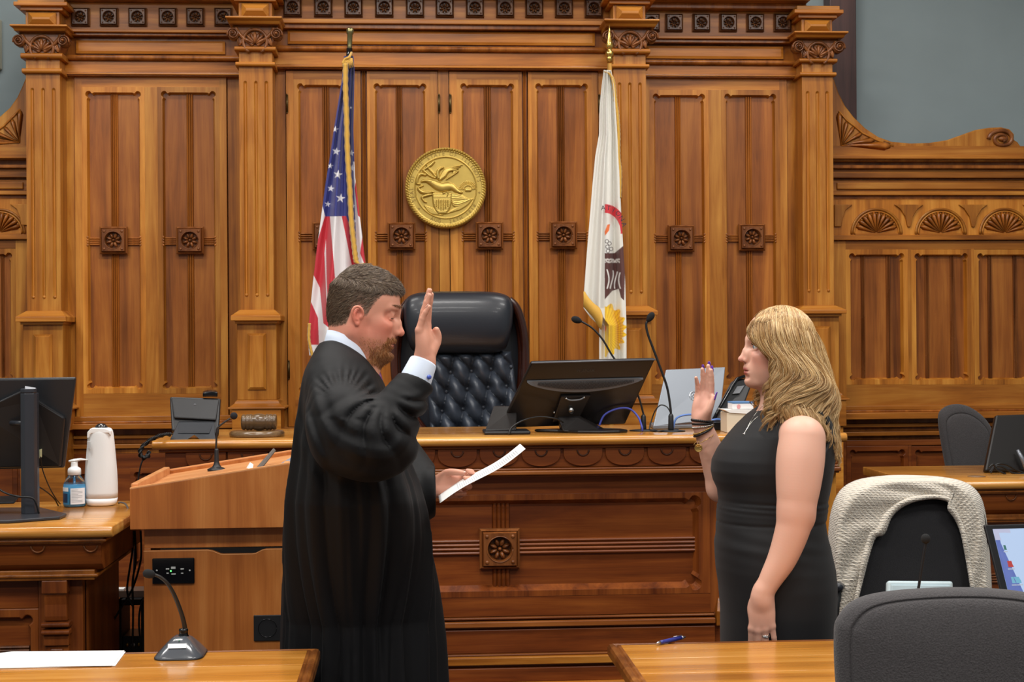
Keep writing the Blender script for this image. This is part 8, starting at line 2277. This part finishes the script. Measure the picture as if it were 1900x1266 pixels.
stars = [(622, 240, 7), (636, 238, 0), (624, 281, 8), (613, 308, 6), (627, 324, 9), (614, 350, 7), (632, 368, 9), (608, 379, 6), (652, 284, 6.5), (653, 312, 7), (651, 200, 3), (655, 382, 5), (660, 410, 5)]
def paint_us(X, Y_, u):
    C = np.tile(WHT, (len(X), 1))
    # stripes run down and slightly outward; the canton ends along a slanted hem
    can = (Y_ < 402-(X-600)*.02+np.clip((X-642), 0, 40)*2.6) & (X > 596-0*Y_+np.clip(372-Y_, -100, 0)*-.25)
    can &= ~((X > 655+(Y_-300)*.04) & (Y_ > 300))
    # fan coordinate
    g = (X-(645-(Y_-100)*.035))/(Y_-40)*100
    edges = [-30, -8.6, -7.3]
    st = np.floor((X-(600+ (Y_-400)*-.045))/ (20+ (Y_-400)*.03)).astype(int)
    red = (st % 2 == 0)
    # right-hand folds and left lower folds, as the cloth turns over
    red = np.where(X < 600-(Y_-400)*.03, ((Y_-(400-(600-X)*1.6)) // 58).astype(int) % 2 == 0, red)
    red = np.where(X > 655, ((Y_-250+(X-655)*1.2) // 44).astype(int) % 2 == 1, red)
    b1 = inpoly(X, Y_, [(604, 398), (628, 396), (655, 394), (655, 700), (604, 700)])
    polys_red = [[(581, 432), (590, 444), (604, 398), (609, 400), (602, 470), (606, 560), (612, 610), (600, 600), (594, 540), (588, 480)],
                 [(632, 392), (652, 392), (662, 470), (672, 520), (660, 520), (650, 480), (640, 430)],
                 [(584, 448), (600, 480), (594, 535), (579, 505)], [(572, 592), (577, 560), (590, 590), (592, 640), (572, 640)],
                 [(661, 330), (668, 360), (670, 405), (664, 400), (658, 350)], [(672, 440), (680, 480), (680, 500), (668, 470)],
                 [(604, 400), (612, 400), (622, 520), (640, 700), (612, 640), (606, 520)]]
    red = np.zeros(len(X), bool)
    for p_ in polys_red: red |= inpoly(X, Y_, p_)
    C[red] = RED; C[can] = BLUE
    for (sx, sy, r_) in stars:
        if r_ > 0: C[inpoly(X, Y_, star_poly(sx, sy, r_, .15))] = lin3((232, 232, 238))
    return C
fl = flag_sheet(left, right, 104, 660, YF-.085, 130, 760, fd, paint_us, 'cloth', t, colattr('flag_satin', rough=.5, bump=.1, bscale=300, sheen=.2))
def fringe(name, pts, w, parent, off=-.05, n=90, teeth=True):
    sp = crv([tuple(P(x, y, YF+off)) for x, y in pts], n)
    mb = MB(); rg = []
    for i, p_ in enumerate(sp):
        ww = w*(1+.12*math.sin(i*1.9)) if teeth else w
        rg.append([Vector(p_)+Vector(v) for v in ((-ww, 0, 0), (0, -.006, 0), (ww, 0, 0), (0, .004, 0))])
    mb.loft(rg, 0, True); return obj(name, mb, M_FRINGE, parent, world=True)
fringe('gold_fringe', [(641, 118), (641, 160), (643, 220), (645, 290), (649, 350), (652, 410), (657, 455), (661, 485), (668, 489), (678, 488)], 5*s, t, -.135)
fringe('gold_fringe', [(574, 600), (573, 628), (577, 650), (582, 668)], 3*s, t, -.115, 30)
mb = MB().tube(smoothpath([P(652, 98, YF-.06), P(648, 106, YF-.12), P(640, 110, YF-.12), P(636, 118, YF-.12)], 6), .006, 8)
for k in range(9): mb.tube([P(640+k*1.6, 108, YF-.12), P(634+k*2.8, 128-abs(k-4), YF-.125)], [.003, .0015], 5)
obj('tassel', mb, M_FRINGE, t, world=True)
# --- white flag
YF2 = 6.80
t, p0 = pole('white flag with gold fringe and eagle emblem, right of the gold seal', YF2, (1131, 118), (1133, 720), None, rad=.011, col=(176, 128, 60))
s = MPX(1131, 90, YF2); c = P(1131, 112, YF2)
obj('spear_finial', MB().lathe([(5*s, -4*s), (5.3*s, 2*s), (6*s, 4*s), (4*s, 6*s), (7.3*s, 9*s), (7.8*s, 13*s), (6*s, 17*s), (3*s, 19*s), (5.5*s, 22*s), (7.5*s, 26*s), (5*s, 34*s), (2.4*s, 50*s), (.001, 66*s)], c, 20), M_GOLDP, t, world=True)
left = [(1121, 130), (1117, 160), (1113, 200), (1112, 250), (1105, 290), (1100, 340), (1095, 400), (1089, 470), (1084, 540), (1083, 572), (1096, 590), (1112, 604), (1112, 640), (1112, 720)]
right = [(1134, 130), (1140, 160), (1143, 210), (1147, 270), (1150, 330), (1153, 400), (1156, 450), (1160, 520), (1162, 600), (1162, 720)]
def fd2(u, v, X, Y_): return .030*np.sin(u*10+.5)*np.clip(.3+v, 0, 1)+.010*np.sin(u*24+1+v*2)-.02*np.exp(-((X-1122)/3.)**2)*0
def paint_il(X, Y_, u):
    C = np.tile(lin3((222, 220, 212)), (len(X), 1))
    fold = X > 1122
    r = np.hypot(X-1131, (Y_-436)*.95)
    rb = fold & (np.abs(np.hypot(X-1122, (Y_-432)*.8)-36) < 6.5) & (Y_ < 434)
    C[rb] = lin3((206, 48, 58))
    head = fold & inpoly(X, Y_, [(1122, 436), (1127, 420), (1134, 414), (1138, 424), (1138, 440), (1134, 456), (1138, 470), (1122, 472)])
    C[head] = lin3((226, 226, 222))
    C[fold & inpoly(X, Y_, [(1122, 430), (1127, 417), (1132, 416), (1130, 428), (1122, 438)])] = lin3((226, 112, 54))
    fe = fold & inpoly(X, Y_, [(1122, 470), (1140, 470), (1157, 456), (1160, 500), (1158, 558), (1152, 552), (1148, 536), (1136, 540), (1122, 556)])
    C[fe] = lin3((84, 46, 42))
    for k in range(4):
        C[fe & (np.abs(X-(1127+k*8)-3*np.sin(Y_*.1+k)) < 1.2) & (Y_ > 500+k*2) & (Y_ < 536)] = lin3((226, 224, 220))
    for k in range(5): C[fe & (np.abs(Y_-484-3*np.sin(X*.6+k)) < 1.2) & (X < 1150) & (((X+k*3) % 7) < 4)] = lin3((210, 205, 200))
    for (px_, py_) in ((1126, 448), (1131, 452), (1127, 458), (1134, 462), (1128, 466)): C[fold & (np.abs(np.hypot(X-px_, Y_-py_)-3.2) < .7)] = lin3((90, 80, 80))
    ang = np.arctan2(Y_-618, X-1120); rr = np.hypot(X-1120, (Y_-612)*.85)
    rim = 40+3.5*np.sin(ang*18)
    ye = fold & (rr < rim) & (Y_ > 562)
    C[ye] = lin3((236, 194, 40))
    C[ye & (np.sin(ang*46) > .72)] = lin3((206, 152, 24))
    C[fold & (np.hypot(X-1118, Y_-610) < 7)] = lin3((226, 96, 44))
    return C
fl2 = flag_sheet(left, right, 130, 720, YF2-.075, 100, 760, fd2, paint_il, 'cloth', t, colattr('flag_white_satin', rough=.55, bump=.1, bscale=300, sheen=.15))
def fringe2(pts, w, off, n=90):
    sp = crv([tuple(P(x, y, YF2+off)) for x, y in pts], n); mb = MB()
    mb.loft([[Vector(p_)+Vector(v) for v in ((-w*(1+.15*math.sin(i*1.7)), 0, 0), (0, -.005, 0), (w*(1+.15*math.sin(i*2.3)), 0, 0), (0, .004, 0))] for i, p_ in enumerate(sp)], 0, True)
    return obj('gold_fringe', mb, M_FRINGE, t, world=True)
fringe2([(1121, 133), (1132, 138), (1138, 152), (1142, 185), (1146, 215), (1148, 250), (1148, 290), (1151, 320), (1150, 368)], 3.4*s, -.085)
mb = MB()
A = crv([tuple(P(x, y, YF2-.125)) for x, y in ((1084, 541), (1091, 552), (1101, 563), (1112, 572), (1117, 586))], 46); B = crv([tuple(P(x, y, YF2-.125)) for x, y in ((1083, 570), (1092, 580), (1101, 590), (1109, 604), (1115, 612))], 46)
for a_, b_ in zip(A, B): mb.tube([a_, (a_+b_)/2+np.array([.001, -.002, 0]), b_], [.004, .0035, .0022], 5)
obj('hem_fringe', mb, M_FRINGE, t, world=True, kind='stuff')
mb = MB()
for k, ch_ in enumerate('ATIONA'):
    a_ = R(96-k*15.5); M = Matrix.Translation(P(1122+36.5*math.cos(a_)+1, 432-36*1.25*math.sin(a_)-1, YF2-.122)) @ Matrix.Rotation(PI/2, 4, 'X') @ Matrix.Rotation(a_-PI/2, 4, 'Z')
    mb.text(ch_, .030, M, 0, .0004)
obj('ribbon_lettering', mb, plain('lettering_dark', (48, 34, 50), rough=.6), t, world=True)

# ================================================================== GOLD SEAL
c = P(827, 348.5, YC-.035); s = MPX(827, 348, YC-.035); RS = 75.5*s
t = thing('wall_seal', 'round gold relief seal with an eagle and shield mounted on the middle doors', 'seal', (c.x, YC-.02, c.z))
M_SEAL = plain('seal_gold', (196, 166, 84), rough=.36, metal=.55, noise=.12, nscale=40)
n_ = 360; g = np.linspace(-1, 1, n_); GX, GZ = np.meshgrid(g, g); r = np.hypot(GX, GZ); th = np.arctan2(GZ, GX)
H = np.zeros_like(r)+.012
H += .010*np.exp(-((r-.955)/.035)**2)*(1+.35*np.sin(th*90+r*60)); H += .004*np.exp(-((r-.755)/.012)**2)+.002*np.exp(-((r-.90)/.010)**2)
H -= .002*(r < .75)
def px2(x, y): return ((x-633)/528.0, (627-y)/533.0)     # from the close view of the seal
def blob(pts, w, h, prof=1.0):
    """raised strip through close-view points"""
    global H
    p = crv([(*px2(*q), 0) for q in pts], max(12, len(pts)*18))[:, :2]; w = np.interp(np.linspace(0, 1, len(p)), np.linspace(0, 1, len(w)), w)/530.0
    for (a, b), ww in zip(p, w):
        i0, i1 = np.searchsorted(g, [a-ww, a+ww]); j0, j1 = np.searchsorted(g, [b-ww, b+ww])
        sub = (slice(j0, j1), slice(i0, i1)); dd = ((GX[sub]-a)**2+(GZ[sub]-b)**2)/ww**2
        H[sub] = np.maximum(H[sub], .010+h*np.sqrt(np.clip(1-dd, 0, 1)))
blob([(395, 540), (450, 560), (520, 600), (590, 620), (660, 610), (720, 620), (800, 680), (845, 690)], [22, 40, 55, 62, 60, 42, 26, 10], .013)
blob([(320, 548), (350, 535), (400, 535), (440, 545)], [10, 22, 26, 28], .014)
for k in range(9): blob([(560+8*k, 520-6*k), (600+10*k, 430-3*k), (650+22*k*.8, 380+4*k), (850-26*k, 330+24*k)], [22, 16, 12, 5], .010+.0004*k)
blob([(540, 500), (530, 440), (550, 390), (600, 360)], [24, 26, 22, 14], .014)
for k in range(6): blob([(500-4*k, 480-8*k), (470-10*k, 430-10*k), (430-12*k*.6, 400-14*k)], [16, 16, 12], .010)
blob([(480, 290), (440, 330), (400, 360), (340, 400)], [18, 22, 18, 12], .011); blob([(340, 400), (380, 430), (430, 470), (500, 500)], [14, 18, 16, 12], .010)
blob([(370, 460), (310, 450), (270, 500), (262, 570), (300, 580)], [18, 24, 20, 16, 8], .012)
blob([(340, 600), (280, 630), (320, 680), (400, 690), (460, 680), (480, 690)], [10, 18, 26, 22, 14, 8], .011)
blob([(460, 715), (400, 725), (330, 750), (350, 800), (380, 820)], [12, 22, 20, 14, 8], .011)
for k in range(14):
    y_ = 715+k*18; hw_ = 105*math.sqrt(max(0.02, 1-((k)/14.0)**2.4)); blob([(585-hw_, y_), (585+hw_, y_)], [24, 24], .009)
for k in range(6): x_ = 510+k*30; blob([(x_, 790), (x_, 930-abs(k-2.5)*22)], [9, 7], .0145)
blob([(600, 700), (660, 690), (650, 740)], [14, 12, 8], .013)
for k in range(7): blob([(700+30*k*.2, 720+22*k), (800, 720+24*k), (900+10*k, 770+2*k)], [18, 22, 10], .005+.0006*(k % 3))
for k in range(9): blob([(650+20*k, 960-6*k), (760+18*k, 900-6*k), (900+10*k, 820-6*k)], [12, 14, 8], .004+.0008*(k % 2))
for k in range(10): blob([(470-12*k, 900-4*k), (500-6*k, 940+2*k), (560+4*k, 985)], [10, 10, 6], .004+.0008*(k % 2))
blob([(905, 655), (945, 655)], [26, 26], .006)
for k in range(17):
    a = R(8+k*10.2); blob([(925+58*math.cos(a), 655-58*math.sin(a)), (925+118*math.cos(a), 655-118*math.sin(a))], [7, 3], .0045)
ok = r <= .992
idx = np.full(r.shape, -1); idx[ok] = np.arange(ok.sum())
V = np.stack([c.x+GX[ok]*RS, (YC-.022)-H[ok], c.z+GZ[ok]*RS], 1)
q4 = np.stack([idx[:-1, :-1], idx[:-1, 1:], idx[1:, 1:], idx[1:, :-1]], -1).reshape(-1, 4); q4 = q4[(q4 >= 0).all(1)]
npobj('relief_face', V, q4, M_SEAL, t)
mb = MB().lathe([(RS*.99, 0), (RS, .004), (RS, .014), (RS*.985, .022), (RS*.95, .020)], (c.x, YC-.0035, c.z), 96, Matrix.Rotation(PI/2, 3, 'X'), cap=False)
obj('rim', mb, M_SEAL, t, world=True)
M_SEALD = plain('seal_lettering', (150, 122, 60), rough=.45, metal=.5)
def arc_text(body, a0, a1, rad, size, inward=False):
    mb = MB(); n = len(body)
    for k, ch_ in enumerate(body):
        if ch_ == ' ': continue
        a = R(a0+(a1-a0)*k/(n-1))
        M = Matrix.Translation(Vector((c.x+rad*math.cos(a), YC-.022-.0125, c.z+rad*math.sin(a)))) @ Matrix.Rotation(PI/2, 4, 'X') @ Matrix.Rotation(a-PI/2, 4, 'Z')
        if inward: M = M @ Matrix.Rotation(PI, 4, 'Z')
        mb.text(ch_, size, M, 0, .0012)
    return mb
obj('seal_lettering', arc_text('SEAL OF THE STATE OF ILLINOIS', 202, 12, RS*.835, .025), M_SEALD, t, world=True)
obj('seal_date', arc_text('AUG. 26TH 1818', 246, 328, RS*.835, .023, True), M_SEALD, t, world=True)
for a in (218, 352):
    p_ = Vector((c.x+RS*.835*math.cos(R(a)), 0, c.z+RS*.835*math.sin(R(a))))
    obj('star', MB().prism([(p_.x+.007*(1 if k % 2 == 0 else .4)*math.sin(PI*k/5), p_.z+.007*(1 if k % 2 == 0 else .4)*math.cos(PI*k/5)) for k in range(10)], 'Y', YC-.036, YC-.033), M_SEALD, t, world=True)
